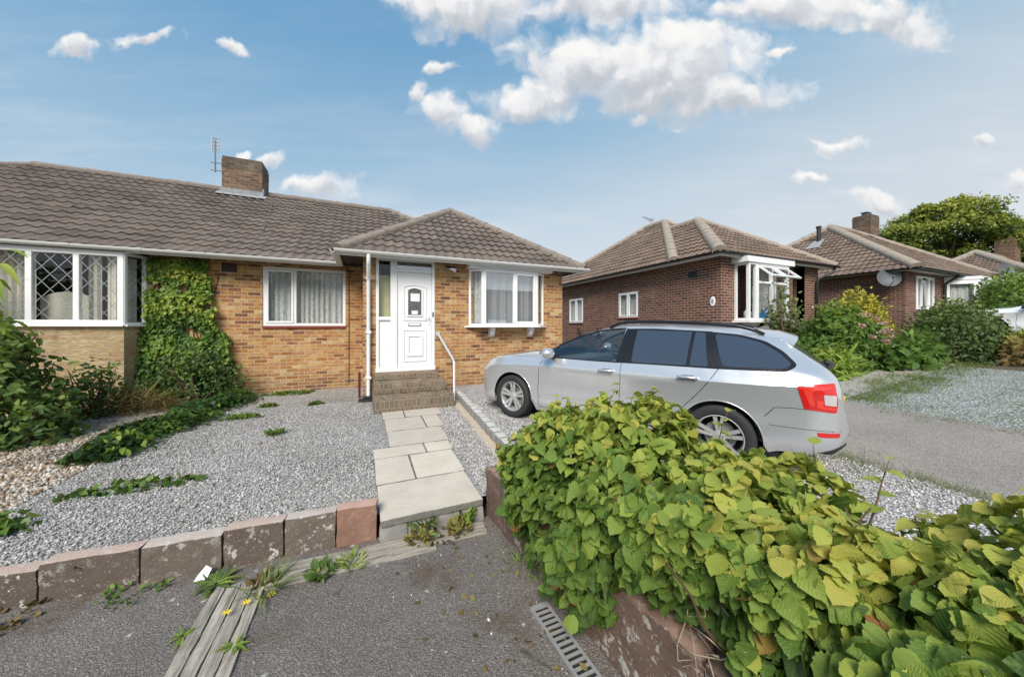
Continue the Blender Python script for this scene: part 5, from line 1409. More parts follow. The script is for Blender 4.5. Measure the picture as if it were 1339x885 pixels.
# ------------------------------------------------------------------ vegetation
def leaf_template(n=6, shape='ovate', serr=0.0, fold=.18, droop=.25):
    """rows from base to tip: verts (across, along, lift); returns verts, quad faces, uv"""
    V = []; UV = []
    for i in range(n + 1):
        t = i / n
        if shape == 'hazel': w = .47 * math.sin(math.pi * min(1, t * .985 + .015) ** .80) ** .60 * (1 if t < .7 else 1 - .55 * ((t - .7) / .3) ** 1.6)
        elif shape == 'ovate': w = .30 * math.sin(math.pi * (t * .97 + .03) ** .8) ** .8
        elif shape == 'lance': w = .11 * math.sin(math.pi * (t * .97 + .03) ** .75) ** .8
        elif shape == 'blade': w = .035 * (1 - t * .9)
        elif shape == 'ivy': w = [.05, .42, .34, .30, .20, .10, .0][i] if n == 6 else .3
        w = max(w, .004)
        if serr and 0 < i < n: w *= 1 + serr * (1 if i % 2 else -1)
        lift = -droop * t * t
        V += [(-w, t, fold * w + lift), (0, t, lift), (w, t, fold * w + lift)]
        UV += [(-w / .44, t), (0, t), (w / .44, t)]
    F = []
    for i in range(n):
        a = 3 * i
        F += [(a, a + 1, a + 4, a + 3), (a + 1, a + 2, a + 5, a + 4)]
    return np.array(V), np.array(F), np.array(UV)

def unit(a): return a / np.maximum(np.linalg.norm(a, axis=1, keepdims=True), 1e-9)

def leaves(name, mat, parent, P, D, N, S, tmpl, tint, wob=.0, loc=None):
    P, D, N = np.asarray(P, float), unit(np.asarray(D, float)), np.asarray(N, float)
    A = unit(np.cross(D, N)); N = np.cross(A, D)
    V, F, UV = tmpl; k = len(V); n = len(P)
    S = np.asarray(S, float)
    asp = rng.uniform(.85, 1.15, n); curl = rng.normal(1.1, .8, n)
    X = P[:, None, :] + S[:, None, None] * (V[None, :, 0:1] * asp[:, None, None] * A[:, None, :] + V[None, :, 1:2] * D[:, None, :] + (V[None, :, 2:3] * curl[:, None, None]) * N[:, None, :])
    if wob: X += rng.normal(0, 1, X.shape) * (S * wob)[:, None, None]
    FF = (F[None] + (np.arange(n) * k)[:, None, None]).reshape(-1, F.shape[1])
    return np_mesh(name, X.reshape(-1, 3), FF, mat, parent, smooth=True, uv=np.tile(UV, (n, 1)), tint=np.repeat(np.clip(tint, 0, 1), k))

def rand_dirs(n, up=0.0):
    d = rng.normal(0, 1, (n, 3)); d[:, 2] += up; return unit(d)

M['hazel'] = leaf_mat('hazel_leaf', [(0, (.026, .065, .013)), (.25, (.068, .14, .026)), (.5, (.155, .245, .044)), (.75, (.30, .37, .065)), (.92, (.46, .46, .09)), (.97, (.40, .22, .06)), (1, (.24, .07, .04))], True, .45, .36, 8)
M['ivy'] = leaf_mat('ivy_leaf', [(0, (.014, .038, .012)), (.35, (.04, .095, .02)), (.65, (.115, .20, .03)), (.9, (.26, .34, .05)), (1, (.40, .36, .06))], False, .35, .2)
M['bramble'] = leaf_mat('bramble_leaf', [(0, (.012, .035, .012)), (.4, (.03, .075, .022)), (.75, (.075, .14, .035)), (1, (.24, .32, .06))], True, .4, .2, 7)
M['bright'] = leaf_mat('bright_lance_leaf', [(0, (.08, .16, .025)), (.5, (.22, .32, .05)), (1, (.42, .47, .10))], False, .45, .35)
M['shrub'] = leaf_mat('shrub_leaf', [(0, (.018, .035, .014)), (.4, (.05, .085, .028)), (.75, (.11, .16, .05)), (1, (.22, .26, .08))], False, .5, .25)
M['greenbush'] = leaf_mat('green_bush_leaf', [(0, (.02, .05, .012)), (.4, (.06, .125, .025)), (.75, (.13, .22, .045)), (1, (.26, .34, .07))], False, .5, .3)
M['yellowbush'] = leaf_mat('yellow_shrub_leaf', [(0, (.08, .10, .02)), (.4, (.26, .26, .03)), (.75, (.50, .42, .05)), (1, (.62, .54, .10))], False, .5, .35)
M['drybush'] = leaf_mat('browning_leaf', [(0, (.06, .045, .02)), (.4, (.16, .105, .045)), (.7, (.22, .16, .06)), (1, (.30, .30, .07))], False, .7, .25)
M['pink'] = leaf_mat('pink_petal', [(0, (.42, .16, .15)), (.5, (.62, .33, .32)), (1, (.74, .55, .52))], False, .7, .3)
M['grass'] = leaf_mat('grass_blade', [(0, (.05, .085, .02)), (.5, (.11, .16, .035)), (.85, (.22, .26, .07)), (1, (.38, .33, .15))], False, .6, .3)
M['treeleaf'] = leaf_mat('tree_leaf', [(0, (.024, .048, .012)), (.4, (.085, .13, .026)), (.75, (.21, .25, .045)), (1, (.36, .36, .07))], False, .55, .25)
M['yellowpetal'] = simple('yellow_petal', (.75, .55, .01), .6)
M['moss'] = leaf_mat('moss', [(0, (.05, .09, .015)), (1, (.17, .24, .04))], False, .9, .1)

T_hazel = leaf_template(12, 'hazel', .05, .26, .30)
T_ovate = leaf_template(6, 'ovate', .04, .25, .25)
T_lance = leaf_template(5, 'lance', 0, .2, .3)
T_blade = leaf_template(4, 'blade', 0, .1, .35)
T_ivy = leaf_template(6, 'ivy', 0, .2, .2)
T_quad = leaf_template(2, 'ovate', 0, .3, .2)

def vtop(y):
    """height of the hedge top along its length"""
    y = np.asarray(y, float)
    return np.interp(y, [-1.2, -.2, .25, .55, .9, 1.3, 1.8, 2.05, 2.25, 2.4, 2.52], [1.0, .99, .93, .84, .86, .92, .955, .92, .80, .62, .40]) + .03 * np.sin(y * 9) + .02 * np.sin(y * 23 + 1)
def vlow(y):
    y = np.asarray(y, float)
    return np.interp(y, [-1, .7, .82, 1.25, 1.36, 1.55, 1.9, 2.3, 2.7, 3], [.22, .22, .36, .36, .02, -.10, -.04, .10, .14, .22])

def hedge():
    root = thing('hazel_hedge', (1.5, 1.2, .1), 'big hazel hedge with broad toothed leaves over the low wall in the foreground', 'hedge')
    # shell points -------------------------------------------------
    n = 10500
    y = rng.uniform(-.75, 2.52, n * 2)
    kind = rng.random(n * 2)
    top = vtop(y); low = vlow(y)
    XL_, XR_ = np.where(y < 1.33, 1.02, .965) + .085 * (2.93 - y) + .10 * np.clip((y - 2.1) / .4, 0, 1), 1.93 - .18 * np.clip(y - 2.2, 0, 1)
    P = np.zeros((n * 2, 3)); O = np.zeros((n * 2, 3))
    u = rng.random(n * 2)
    # left face
    L = kind < .42
    zf = low + (top - .06 - low) * u ** .9
    bulge = .05 * np.sin(np.pi * np.clip((zf - low) / np.maximum(top - low, .1), 0, 1)) - .10 * (u > .85) * (u - .85) / .15
    P[L] = np.stack([XL_ - bulge, y, zf], 1)[L]; O[L] = (-1, 0, .35)
    T_ = (kind >= .42) & (kind < .84)
    xt = XL_ + (XR_ - XL_) * u
    zt_ = top - .16 * np.abs(2 * u - 1) ** 3
    P[T_] = np.stack([xt, y, zt_], 1)[T_]; O[T_] = (0, 0, 1)
    O[T_, 0] = ((2 * u - 1) * .7)[T_]
    Rr = (kind >= .84) & (kind < .94)
    P[Rr] = np.stack([XR_ + .05 * np.sin(u * 3), y, .25 + (top - .35) * u], 1)[Rr]; O[Rr] = (1, 0, .4)
    En = kind >= .94
    P[En] = np.stack([1.15 + .6 * rng.random(n * 2), np.full(n * 2, 2.50), .20 + .35 * u], 1)[En]; O[En] = (-.3, 1, .4)
    # clumps: keep where noise is high => gaps and bunches
    nv = np.array([noise.noise(Vector(p) * 5.5) for p in P])
    keep = nv > rng.uniform(-.75, .22, len(P)) - .2
    P, O, nv, y = P[keep][:n], O[keep][:n], nv[keep][:n], y[keep][:n]
    depth = np.abs(rng.normal(0, .055, len(P)))
    P = P - unit(O) * depth[:, None] + unit(O) * (nv * .20 + .03)[:, None]
    N = unit(O * .8 + np.array([0, 0, .7]) + rng.normal(0, .6, P.shape))
    D = unit(np.stack([O[:, 0] * .8, np.zeros(len(P)), np.full(len(P), -.35)], 1) + rng.normal(0, .65, P.shape) * np.array([1, 1, .5]))
    S = rng.uniform(.042, .088, len(P)) * np.where(P[:, 1] < .9, .92, 1.0) * (1 - .25 * (y > 2.2)) * np.where(rng.random(len(P)) < .2, .65, 1)
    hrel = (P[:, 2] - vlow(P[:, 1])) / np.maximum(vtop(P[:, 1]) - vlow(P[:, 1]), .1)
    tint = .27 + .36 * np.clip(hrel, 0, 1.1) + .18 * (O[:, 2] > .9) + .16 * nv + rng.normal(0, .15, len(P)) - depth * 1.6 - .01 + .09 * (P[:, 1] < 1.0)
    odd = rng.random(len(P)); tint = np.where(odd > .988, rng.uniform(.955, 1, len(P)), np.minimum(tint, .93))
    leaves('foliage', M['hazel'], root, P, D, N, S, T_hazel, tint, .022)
    # inner leaves, tinted darker to paint in the shade inside the hedge
    m = 2200
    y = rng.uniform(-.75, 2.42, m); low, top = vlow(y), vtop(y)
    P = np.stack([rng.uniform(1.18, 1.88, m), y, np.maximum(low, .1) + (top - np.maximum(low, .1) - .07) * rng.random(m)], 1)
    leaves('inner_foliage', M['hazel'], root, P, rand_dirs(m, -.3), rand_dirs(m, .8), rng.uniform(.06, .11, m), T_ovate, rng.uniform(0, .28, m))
    # stems
    mb = MB()
    for i in range(70):
        yb = rng.uniform(-.6, 2.35); xb = rng.uniform(1.35, 1.65); tp = float(vtop(yb))
        q = [Vector((xb, yb, .08))]; tx = xb + rng.normal(0, .22); ty = yb + rng.normal(0, .25); tz = tp * rng.uniform(.6, .98)
        for k in range(1, 5): q.append(Vector((xb + (tx - xb) * k / 4 + rng.normal(0, .02), yb + (ty - yb) * k / 4 + rng.normal(0, .02), .08 + (tz - .08) * k / 4)))
        mb.tube(q, [.011, .009, .007, .005, .003], 5, caps=False)
    mb.build('stems', M['twig'], root, smooth=True)
    # long shoots above the top and side twigs
    mb = MB(); P = []; D = []; N = []; S = []; Tn = []
    shoots = [(1.52, 1.98, .20), (1.66, 1.86, .16), (1.80, 1.68, .12), (1.88, 1.35, .12), (1.86, .82, .10), (1.93, .70, .14), (1.80, .47, .05), (1.95, .40, .05), (1.4, 2.2, .10), (1.25, 2.3, .12), (1.85, .25, .06), (1.6, 1.1, .07), (1.3, 2.2, .09)]
    for (x, yy, hh) in shoots:
        z0 = float(vtop(yy)) - .15; q = [Vector((x, yy, z0))]; dx, dy = rng.normal(0, .08), rng.normal(0, .08)
        nseg = 6
        for k in range(1, nseg + 1):
            t = k / nseg; p = Vector((x + dx * t + .01 * math.sin(k), yy + dy * t, z0 + (hh + .15) * t)); q.append(p)
            if k > 1:
                a = k * 2.4 + x * 9 + rng.normal(0, .3); d = Vector((math.cos(a), math.sin(a), -.1 + .5 * t)); P.append(p); D.append(d); N.append((-d.x * .4, -d.y * .4, 1)); S.append(.085 - .035 * t + rng.uniform(-.01, .01)); Tn.append(.60 + .3 * t + rng.normal(0, .07))
        mb = MB(); mb.tube(q, [.005 - .0006 * k for k in range(nseg + 1)], 5); mb.build('shoot', M['twig'], root, smooth=True)
    leaves('shoot_leaves', M['hazel'], root, P, D, N, S, T_hazel, np.minimum(np.array(Tn), .93), .01)
    mt_ = simple('dry_twig', (.30, .24, .18), .8)
    for i in range(26):
        yy = rng.uniform(.55, 2.2); x = 1.15 + rng.uniform(0, .15); q = [Vector((x, yy, rng.uniform(.28, .5)))]
        for k in range(5): q.append(q[-1] + Vector((rng.normal(-.02, .03), rng.normal(0, .05), rng.normal(-.01, .03))))
        mb = MB(); mb.tube(q, [.004, .0035, .003, .0025, .002, .0012], 4); mb.build('dead_twig', mt_, root, smooth=True)
hedge()

def bush(name, loc, rx, ry, h, mat, label, n=1500, size=.09, tmpl=None, cat='shrub', group=None, z0=.0, up=.5, tlo=.05, thi=.9, clump=2.2, hollow=.55, trunk=True, floor=None):
    """leafy shrub filling an uneven dome; light clumps on top, dark inside"""
    root = thing(name, loc, label, cat, group); tmpl = tmpl or T_quad
    d = rand_dirs(n * 3, .35); r = rng.uniform(hollow, 1.0, n * 3) ** .6
    p = d * r[:, None]; p[:, 2] = np.abs(p[:, 2])
    sd = rng.uniform(0, 50)
    nv = np.array([noise.noise(Vector((a * clump, b * clump, c * clump)) + Vector((sd, 0, 0))) for a, b, c in d])
    nf = np.array([noise.noise(Vector((a * clump * 2.6, b * clump * 2.6, c * clump * 2.6)) + Vector((0, sd, 0))) for a, b, c in p])
    k = (nf + rng.normal(0, .12, len(nf))) > -.16
    p, nv, nf, r, d = p[k][:n], nv[k][:n], nf[k][:n], r[k][:n], d[k][:n]
    p = p * (1 + .32 * nv[:, None])
    P = np.stack([loc[0] + p[:, 0] * rx, loc[1] + p[:, 1] * ry, loc[2] + z0 + p[:, 2] * (h - z0)], 1)
    N = unit(d + np.array([0, 0, up]) + rng.normal(0, .45, P.shape)); D = unit(d * .6 + rng.normal(0, .8, P.shape) + np.array([0, 0, -.15]))
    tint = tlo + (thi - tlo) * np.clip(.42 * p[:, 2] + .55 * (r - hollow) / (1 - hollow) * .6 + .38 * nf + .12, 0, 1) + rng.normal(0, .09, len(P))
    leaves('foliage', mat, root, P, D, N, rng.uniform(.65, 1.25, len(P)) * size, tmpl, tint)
    if trunk:
        mb = MB()
        for i in range(9):
            a = rng.uniform(0, 6.28); q = [Vector((loc[0] + rng.normal(0, .08) * rx, loc[1] + rng.normal(0, .08) * ry, loc[2] - .05))]
            e = Vector((loc[0] + math.cos(a) * rx * .6, loc[1] + math.sin(a) * ry * .6, loc[2] + h * rng.uniform(.6, .85)))
            for t in (.33, .66, 1): q.append(q[0].lerp(e, t) + Vector((rng.normal(0, .03), rng.normal(0, .03), 0)))
            mb.tube(q, [.02 * h, .015 * h, .01 * h, .004 * h], 5, caps=False)
        mb.build('stems', M['twig'], root, smooth=True)
    return root

# ivy climbing the wall
def wall_ivy():
    root = thing('climbing_ivy', (-3.3, 8.65, .1), 'dense ivy climbing the brick wall between the leaded bay and the flat window', 'ivy')
    n = 5200; x = rng.uniform(-4.05, -2.35, n * 2); z = rng.uniform(.05, 2.88, n * 2)
    e = np.array([noise.noise(Vector((0, q * 2.2, 3))) for q in z]) * .22
    right = np.interp(z, [0, .8, 1.4, 2.0, 2.6, 2.9], [-2.48, -2.52, -2.62, -2.85, -2.90, -3.0]) + e
    left = np.interp(z, [0, 1.5, 1.6, 2.9], [-3.97, -3.95, -3.84, -3.82])
    gap = np.array([noise.noise(Vector((a * 3.2, b * 3.2, 9))) for a, b in zip(x, z)])
    k = (x < right) & (x > left) & (gap > -.38 + .5 * np.clip(x - right + .35, 0, 1))
    x, z, gap, right = x[k][:n], z[k][:n], gap[k][:n], right[k][:n]
    nb = np.array([noise.noise(Vector((a * 2.3, b * 2.3, 2))) for a, b in zip(x, z)])
    thick = .05 + .13 * (nb + .5) + .12 * np.clip(1.2 - z, 0, 1)
    y = 8.73 - thick * rng.uniform(.25, 1, len(x)) - .05 * np.clip((-3.72 - x) / .2, 0, 1)
    P = np.stack([x, y, z], 1); N = unit(np.array([0, -1, .55]) + rng.normal(0, .38, P.shape)); D = unit(np.array([0, -.25, -.8]) + rng.normal(0, .45, P.shape))
    tint = .44 + .26 * np.clip(z - .6, 0, 2) * .75 + .40 * nb + rng.normal(0, .10, len(P)) - .18 * (z < 1.0)
    leaves('foliage', M['ivy'], root, P, D, N, rng.uniform(.055, .105, len(P)), T_ivy, np.clip(tint, .02, .96))
    mb = MB()
    for i in range(18):
        xx = rng.uniform(-3.85, -3.1); q = [Vector((xx, 8.73, .05))]
        for kq in range(9): q.append(Vector((q[-1].x + rng.normal(0, .07), 8.735, q[-1].z + .28)))
        q = [v for v in q if v.z < 2.7]
        mb.tube(q, .008, 4)
    # stray runners on the bricks
    mb.build('stems', M['twig'], root)
wall_ivy()
bush('ivy_shrub', (-2.95, 8.25, .1), .85, .42, 1.05, M['bramble'], 'dark leafy shrub at the foot of the climbing ivy', n=1500, size=.06, tlo=.3, thi=.95, tmpl=T_ovate)
bush('dry_grass_clump', (-3.6, 7.75, .08), .7, .3, .38, M['drybush'], 'brown dried grass and stems below the leaded bay', n=900, size=.22, tmpl=T_blade, cat='grass clump', up=-.2, trunk=False)
bush('rose_bush', (-4.05, 7.7, .08), .5, .35, .95, M['bramble'], 'small leafy bush against the buff brick wall of the bay', n=800, size=.075, tmpl=T_ovate, hollow=.3)

# ground ivy running beside the gravel
def ground_ivy():
    root = thing('ground_ivy', (-2.6, 6.4, .05), 'low ivy strip trailing along the left edge of the grey gravel', 'ivy')
    n = 3600; t = rng.random(n); yy = 8.3 - 3.2 * t; xc = np.interp(yy, [4.5, 5.2, 6.4, 7.6, 8.3], [-2.95, -2.82, -2.62, -2.42, -2.3])
    w = np.interp(yy, [4.5, 5.2, 6.2, 7.4, 8.3], [.10, .22, .34, .34, .3])
    u = rng.normal(0, .5, n); x = xc + u * w + .1 * np.sin(yy * 5)
    hh = np.interp(yy, [4.5, 5.3, 6.5, 8.3], [.08, .20, .24, .22]) * np.exp(-(u * .9) ** 2)
    z = np.array([H_left(a, b) for a, b in zip(x, yy)]) + hh * rng.uniform(.3, 1, n)
    P = np.stack([x, yy, z], 1); N = unit(np.stack([u * .5, np.zeros(n), np.ones(n)], 1) + rng.normal(0, .4, (n, 3))); D = unit(np.stack([u * .8, rng.normal(-.4, .6, n), np.full(n, -.2)], 1) + rng.normal(0, .3, (n, 3)))
    nb = np.array([noise.noise(Vector(p) * 2.4) for p in P])
    leaves('foliage', M['ivy'], root, P, D, N, rng.uniform(.05, .09, n), T_ivy, np.clip(.34 + .4 * nb + rng.normal(0, .1, n) + .25 * (rng.random(n) > .95), .02, .9))
ground_ivy()
bush('yellow_leaf_sprig', (-2.55, 5.35, .14), .2, .16, .2, M['bright'], 'sprig of bright yellow green leaves on the low ivy strip', n=34, size=.085, tmpl=T_ovate, cat='plant', trunk=False)
for (x, y, rx, ry, h, n, lb_) in ((-2.75, 3.75, .45, .22, .13, 420, 'creeping ivy patch at the left edge behind the kerb stones'), (-1.95, 4.25, .55, .10, .07, 130, 'thin straggling ivy runner over the grey gravel')):
    bush('ivy_patch', (x, y, H_left(x, y)), rx, ry, h, M['ivy'], lb_, n=n, size=.07, tmpl=T_ivy, cat='ivy', trunk=False, tlo=.1, thi=.7)

# bramble thicket and bright shoots at the left edge
bush('bramble_bush', (-4.55, 6.6, .05), .80, .75, 1.75, M['bramble'], 'dark green bramble thicket at the left edge in front of the leaded bay', n=3600, size=.10, tmpl=T_ovate, hollow=.45, tlo=.2, thi=1.05)
bush('bramble_sprawl', (-3.85, 6.35, .05), .38, .4, .62, M['bramble'], 'low sprawling bramble with broad grey green leaves beside the buff pebbles', n=620, size=.10, tmpl=T_ovate, hollow=.35, cat='bramble', tlo=.3)
def shoots_left():
    root = thing('bright_shrub', (-3.6, 5.0, .05), 'tall shrub with bright lance shaped leaves arching in at the left edge', 'shrub')
    mb = MB(); P = []; D = []; N = []; S = []; Tn = []
    for i in range(11):
        a = rng.normal(.1, .35); q = [Vector((-3.72 + rng.normal(0, .08), 5.0 + rng.normal(0, .12), .05))]
        top = rng.uniform(1.5, 2.25); out = rng.uniform(.12, .42)
        K = 12
        for k in range(1, K + 1):
            t = k / K; p = Vector((q[0].x + out * t ** 2 * math.cos(a), q[0].y + out * t ** 2 * math.sin(a) + .02 * math.sin(k + i), .05 + top * (t * 1.15 - .15 * t ** 3))); q.append(p)
            if t > .45:
                for e in (1, -1):
                    ang = a + e * rng.uniform(.7, 1.6); d = Vector((math.cos(ang), math.sin(ang), rng.uniform(-.35, .3))); P.append(p); D.append(d); N.append((0, -.3, 1)); S.append(rng.uniform(.16, .30)); Tn.append(.25 + .6 * t + rng.normal(0, .13))
        mb.tube(q, [.010 - .0006 * k for k in range(K + 1)], 5)
    leaves('foliage', M['bright'], root, P, D, N, S, leaf_template(6, 'lance', .03, .2, .35), np.array(Tn) * .9)
    mb.build('stems', M['twig'], root, smooth=True)
shoots_left()

# weeds, moss, tufts --------------------------------------------------------
def rosette(x, y, z, r, n, label, name='dandelion', mat='bramble', group=None, tmpl=None, tint=.75, lift=.55):
    root = thing(name, (x, y, z), label, 'weed', group)
    a = rng.uniform(0, 6.28, n); el = rng.uniform(.05, lift, n)
    D = np.stack([np.cos(a), np.sin(a), el], 1); N = np.stack([-np.cos(a) * .4, -np.sin(a) * .4, np.ones(n)], 1)
    P = np.stack([x + np.cos(a) * .01, y + np.sin(a) * .01, np.full(n, z + .01)], 1)
    leaves('leaves', M[mat], root, P, D, N, rng.uniform(.55, 1.0, n) * r * .66, tmpl or leaf_template(8, 'lance', .22, .2, .35), np.clip(rng.normal(tint, .12, n), 0, 1))
    return root
WG = 'weeds rooted along the boards and kerb'
def zf(): return -.165
rosette(-.90, 2.80, zf(), .23, 30, 'large dark green dandelion rosette against the lichened kerb stones', group=WG)
rosette(-.92, 2.40, zf(), .10, 16, 'pale silvery rosette on the left edge of the timber strip', 'small_weed', 'bright', WG, tint=.4)
rosette(-.64, 2.22, zf(), .13, 18, 'spiky pale green weed on the right edge of the timber strip', 'small_weed', 'bright', WG, T_lance, .45)
rosette(-.93, 2.02, zf(), .10, 16, 'small pale weed lowest on the left of the timber strip', 'small_weed', 'bright', WG, tint=.45)
rosette(-.68, 1.98, zf(), .09, 14, 'small pale weed lowest on the right of the timber strip', 'small_weed', 'bright', WG, T_lance, .4)
def tuft(x, y, z, r, h, n, mat, label, name='grass_tuft', group=None, tmpl=None, size=.1, tl=(.1, .8), cat='weed'):
    root = thing(name, (x, y, z), label, cat, group)
    a = rng.uniform(0, 6.28, n); rr = np.sqrt(rng.random(n)) * r
    P = np.stack([x + np.cos(a) * rr, y + np.sin(a) * rr, np.full(n, z) + rng.uniform(0, h * .6, n)], 1)
    D = unit(np.stack([np.cos(a), np.sin(a), rng.uniform(.2, 1.6, n)], 1) + rng.normal(0, .3, (n, 3)))
    leaves('leaves', M[mat], root, P, D, rand_dirs(n, 1), rng.uniform(.6, 1.3, n) * size, tmpl or T_ovate, rng.uniform(*tl, n)); return root
tuft(-.28, 2.63, zf(), .07, .05, 46, 'bramble', 'small round leafy weed beside the kerb strip, left of two', 'leafy_weed', WG, size=.06, tl=(.6, .95))
tuft(-.08, 2.66, zf(), .09, .04, 60, 'bright', 'small yellowish weed beside the kerb strip, right of two', 'leafy_weed', WG, T_lance, .06, (.2, .8))
tuft(.38, 2.72, -.15, .075, .08, 80, 'drybush', 'reddish yellow weed below the left half of the front paving slab', 'leafy_weed', WG, T_ovate, .05, (.5, 1))
tuft(.44, 2.80, -.12, .06, .12, 40, 'bramble', 'green fern like weed growing up the setts under the slab', 'leafy_weed', WG, T_lance, .11, (.5, .9))
tuft(.72, 2.72, -.15, .09, .09, 100, 'drybush', 'bushy reddish weed near the end of the low wall', 'leafy_weed', WG, T_ovate, .05, (.45, 1))
tuft(.80, 2.80, -.12, .05, .13, 34, 'bright', 'upright bright green weed at the corner of slab and low wall', 'leafy_weed', WG, T_ovate, .07, (.2, .6))
tuft(-.60, 2.62, zf(), .09, .05, 60, 'grass', 'straggly yellow flowered weed where the two timber strips meet', 'grass_tuft', WG, T_blade, .16, (.3, 1))
tuft(-.62, 2.70, zf(), .06, .02, 26, 'drybush', 'brown dead leaves gathered where the timber strips meet', 'dead_leaves', None, T_ovate, .06, (.1, .5))
tuft(-1.35, 2.93, -.16, .16, .03, 60, 'ivy', 'thin green weed line at the foot of the lichened kerb stones', 'leafy_weed', WG, T_ovate, .035, (.3, .8))
tuft(-1.95, 3.02, -.165, .22, .02, 70, 'drybush', 'brown leaf litter at the foot of the leftmost kerb stones', 'dead_leaves', None, T_ovate, .05, (.0, .7))
tuft(.58, 2.74, -.16, .16, .01, 50, 'drybush', 'brown leaf litter under the front paving slab', 'dead_leaves', None, T_ovate, .05, (.0, .45))
tuft(1.0, 2.12, -.165, .1, .08, 40, 'bramble', 'small weeds at the foot of the low garden wall under the hedge', 'leafy_weed', WG, T_blade, .12, (.6, 1))
tuft(-1.14, 5.53, H_left(0, 5.5), .09, .07, 110, 'greenbush', 'round bright green weed alone in the grey gravel', 'leafy_weed', None, T_ovate, .055, (.5, .9))
def moss(x, y, rx, ry, label):
    n = int(900 * rx * ry / .2) + 120; a = rng.uniform(0, 6.28, n); r = np.sqrt(rng.random(n)) * (1 + .25 * np.sin(a * 3 + x * 5))
    root = thing('moss_patch', (x, y, H_left(x, y)), label, 'moss', 'moss mats on the grey gravel')
    X, Y = x + np.cos(a) * r * rx, y + np.sin(a) * r * ry
    P = np.stack([X, Y, np.array([H_left(p, q) for p, q in zip(X, Y)]) + .035 * np.clip(1 - r ** 2, 0, 1) + .004], 1)
    leaves('leaves', M['moss'], root, P, rand_dirs(n, .4), rand_dirs(n, 1.5), rng.uniform(.03, .06, n), T_ovate, rng.uniform(0, 1, n))
moss(-1.5, 8.45, .52, .16, 'largest green moss mat against the foot of the house wall under the flat window')
moss(-1.80, 6.65, .27, .14, 'flat moss mat beside the end of the ground ivy strip')
moss(-1.62, 7.35, .16, .08, 'small moss mat between the ground ivy and the largest mat')
moss(-.85, 7.2, .12, .08, 'tiny round moss mat out in the grey gravel')
def petals(pts, mat, label, name):
    for (x, y, z, lb_) in pts:
        mb = MB(); K = 7
        for k in range(K):
            a = 2 * math.pi * k / K; mb.add([(x, y, z + .006), (x + .018 * math.cos(a - .3), y + .018 * math.sin(a - .3), z + .012), (x + .026 * math.cos(a), y + .026 * math.sin(a), z + .01), (x + .018 * math.cos(a + .3), y + .018 * math.sin(a + .3), z + .012)], [(0, 1, 2, 3)])
        o = mb.build(name, M[mat]); tag(o, lb_, 'flower', label)
petals([(-.545, 2.55, -.165, 'yellow dandelion flower on the asphalt right of the timber strip'), (-.74, 2.45, -.135, 'yellow dandelion flower upper on the timber strip'), (-.66, 2.50, -.14, 'yellow dandelion flower beside the straggly weed at the strip corner'), (-1.25, 6.35, H_left(0, 6.4) + .01, 'yellow dandelion flower out in the grey gravel')], 'yellowpetal', 'yellow dandelion flowers', 'dandelion_flower')

# grass along the drive edges: nobody could count it
def grass_stuff():
    spots = []
    for i in range(90): spots.append((rng.normal(7.55, .22), rng.uniform(-.5, 3.2), .11))
    for i in range(150): spots.append((rng.uniform(7.6, 10.4), rng.normal(2.85, .16), .13))
    for i in range(260): spots.append((rng.uniform(8.6, 15.5), rng.normal(3.05, .25), .17))
    for i in range(60): spots.append((rng.normal(4.88, .06), rng.uniform(.6, 2.2), .09))
    for i in range(40): spots.append((rng.normal(4.75, .2), rng.normal(1.95, .2), .09))
    for i in range(30): spots.append((rng.uniform(8, 11), rng.uniform(1.0, 2.6), .08))
    P = []; S = []
    for (x, y, h) in spots:
        k = 16; h *= .55; P.append(np.stack([rng.normal(x, .07, k), rng.normal(y, .07, k), np.full(k, H_right(x, y) - .01)], 1)); S.append(rng.uniform(.6, 1.3, k) * h)
    P = np.concatenate(P); S = np.concatenate(S)
    o = leaves('grass', M['grass'], None, P, rand_dirs(len(P), 1.4), rand_dirs(len(P), .2), S * 1.3, leaf_template(3, 'blade', 0, .1, .4), rng.uniform(0, 1, len(P)))
    tag(o, 'rough grass growing along the edges of the drive and slate garden', 'grass', kind='stuff')
grass_stuff()

# planting in front of the other bungalows
def HR(x, y): return H_right(x, y)
def flowers(root, pts, mat, r=.11):
    for (x, y, z) in pts:
      n = 40; P = np.array([x, y, z]) + rand_dirs(n, .3) * r * rng.uniform(.6, 1, (n, 1)) * np.array([1, 1, .7])
      leaves('flower_head', M[mat], root, P, rand_dirs(n), rand_dirs(n, .6), rng.uniform(.035, .06, n), T_quad, rng.uniform(0, 1, n))
b_ = bush('hydrangea', (10.5, 4.35, HR(10.5, 4.3)), 1.25, .75, 1.5, M['greenbush'], 'green hydrangea with pink flower heads beside the black downpipe', n=5200, size=.105, tmpl=T_ovate, tlo=.12)
flowers(b_, [(9.9, 3.62, 1.78), (10.2, 3.55, 1.70), (10.5, 3.55, 1.60), (10.25, 3.5, 1.42), (10.75, 3.55, 1.46), (11.05, 3.6, 1.30), (11.3, 3.7, 1.42), (10.45, 3.48, 1.22), (9.75, 3.62, 1.55), (10.8, 3.55, 1.12), (10.0, 3.55, 1.30)], 'pink', .062)
bush('yellow_shrub', (13.1, 4.95, HR(13, 5)), 1.9, .6, 1.82, M['yellowbush'], 'golden yellow shrub in front of the third bungalow side wall', n=4200, size=.10, tmpl=T_ovate, tlo=.1, hollow=.35)
bush('low_edging_plant', (9.35, 3.95, HR(9.3, 4)), .75, .35, .62, M['bright'], 'yellow green strappy plant at the foot of the black downpipe', n=600, size=.24, tmpl=T_lance, cat='plant', trunk=False, tlo=.0, thi=.8)
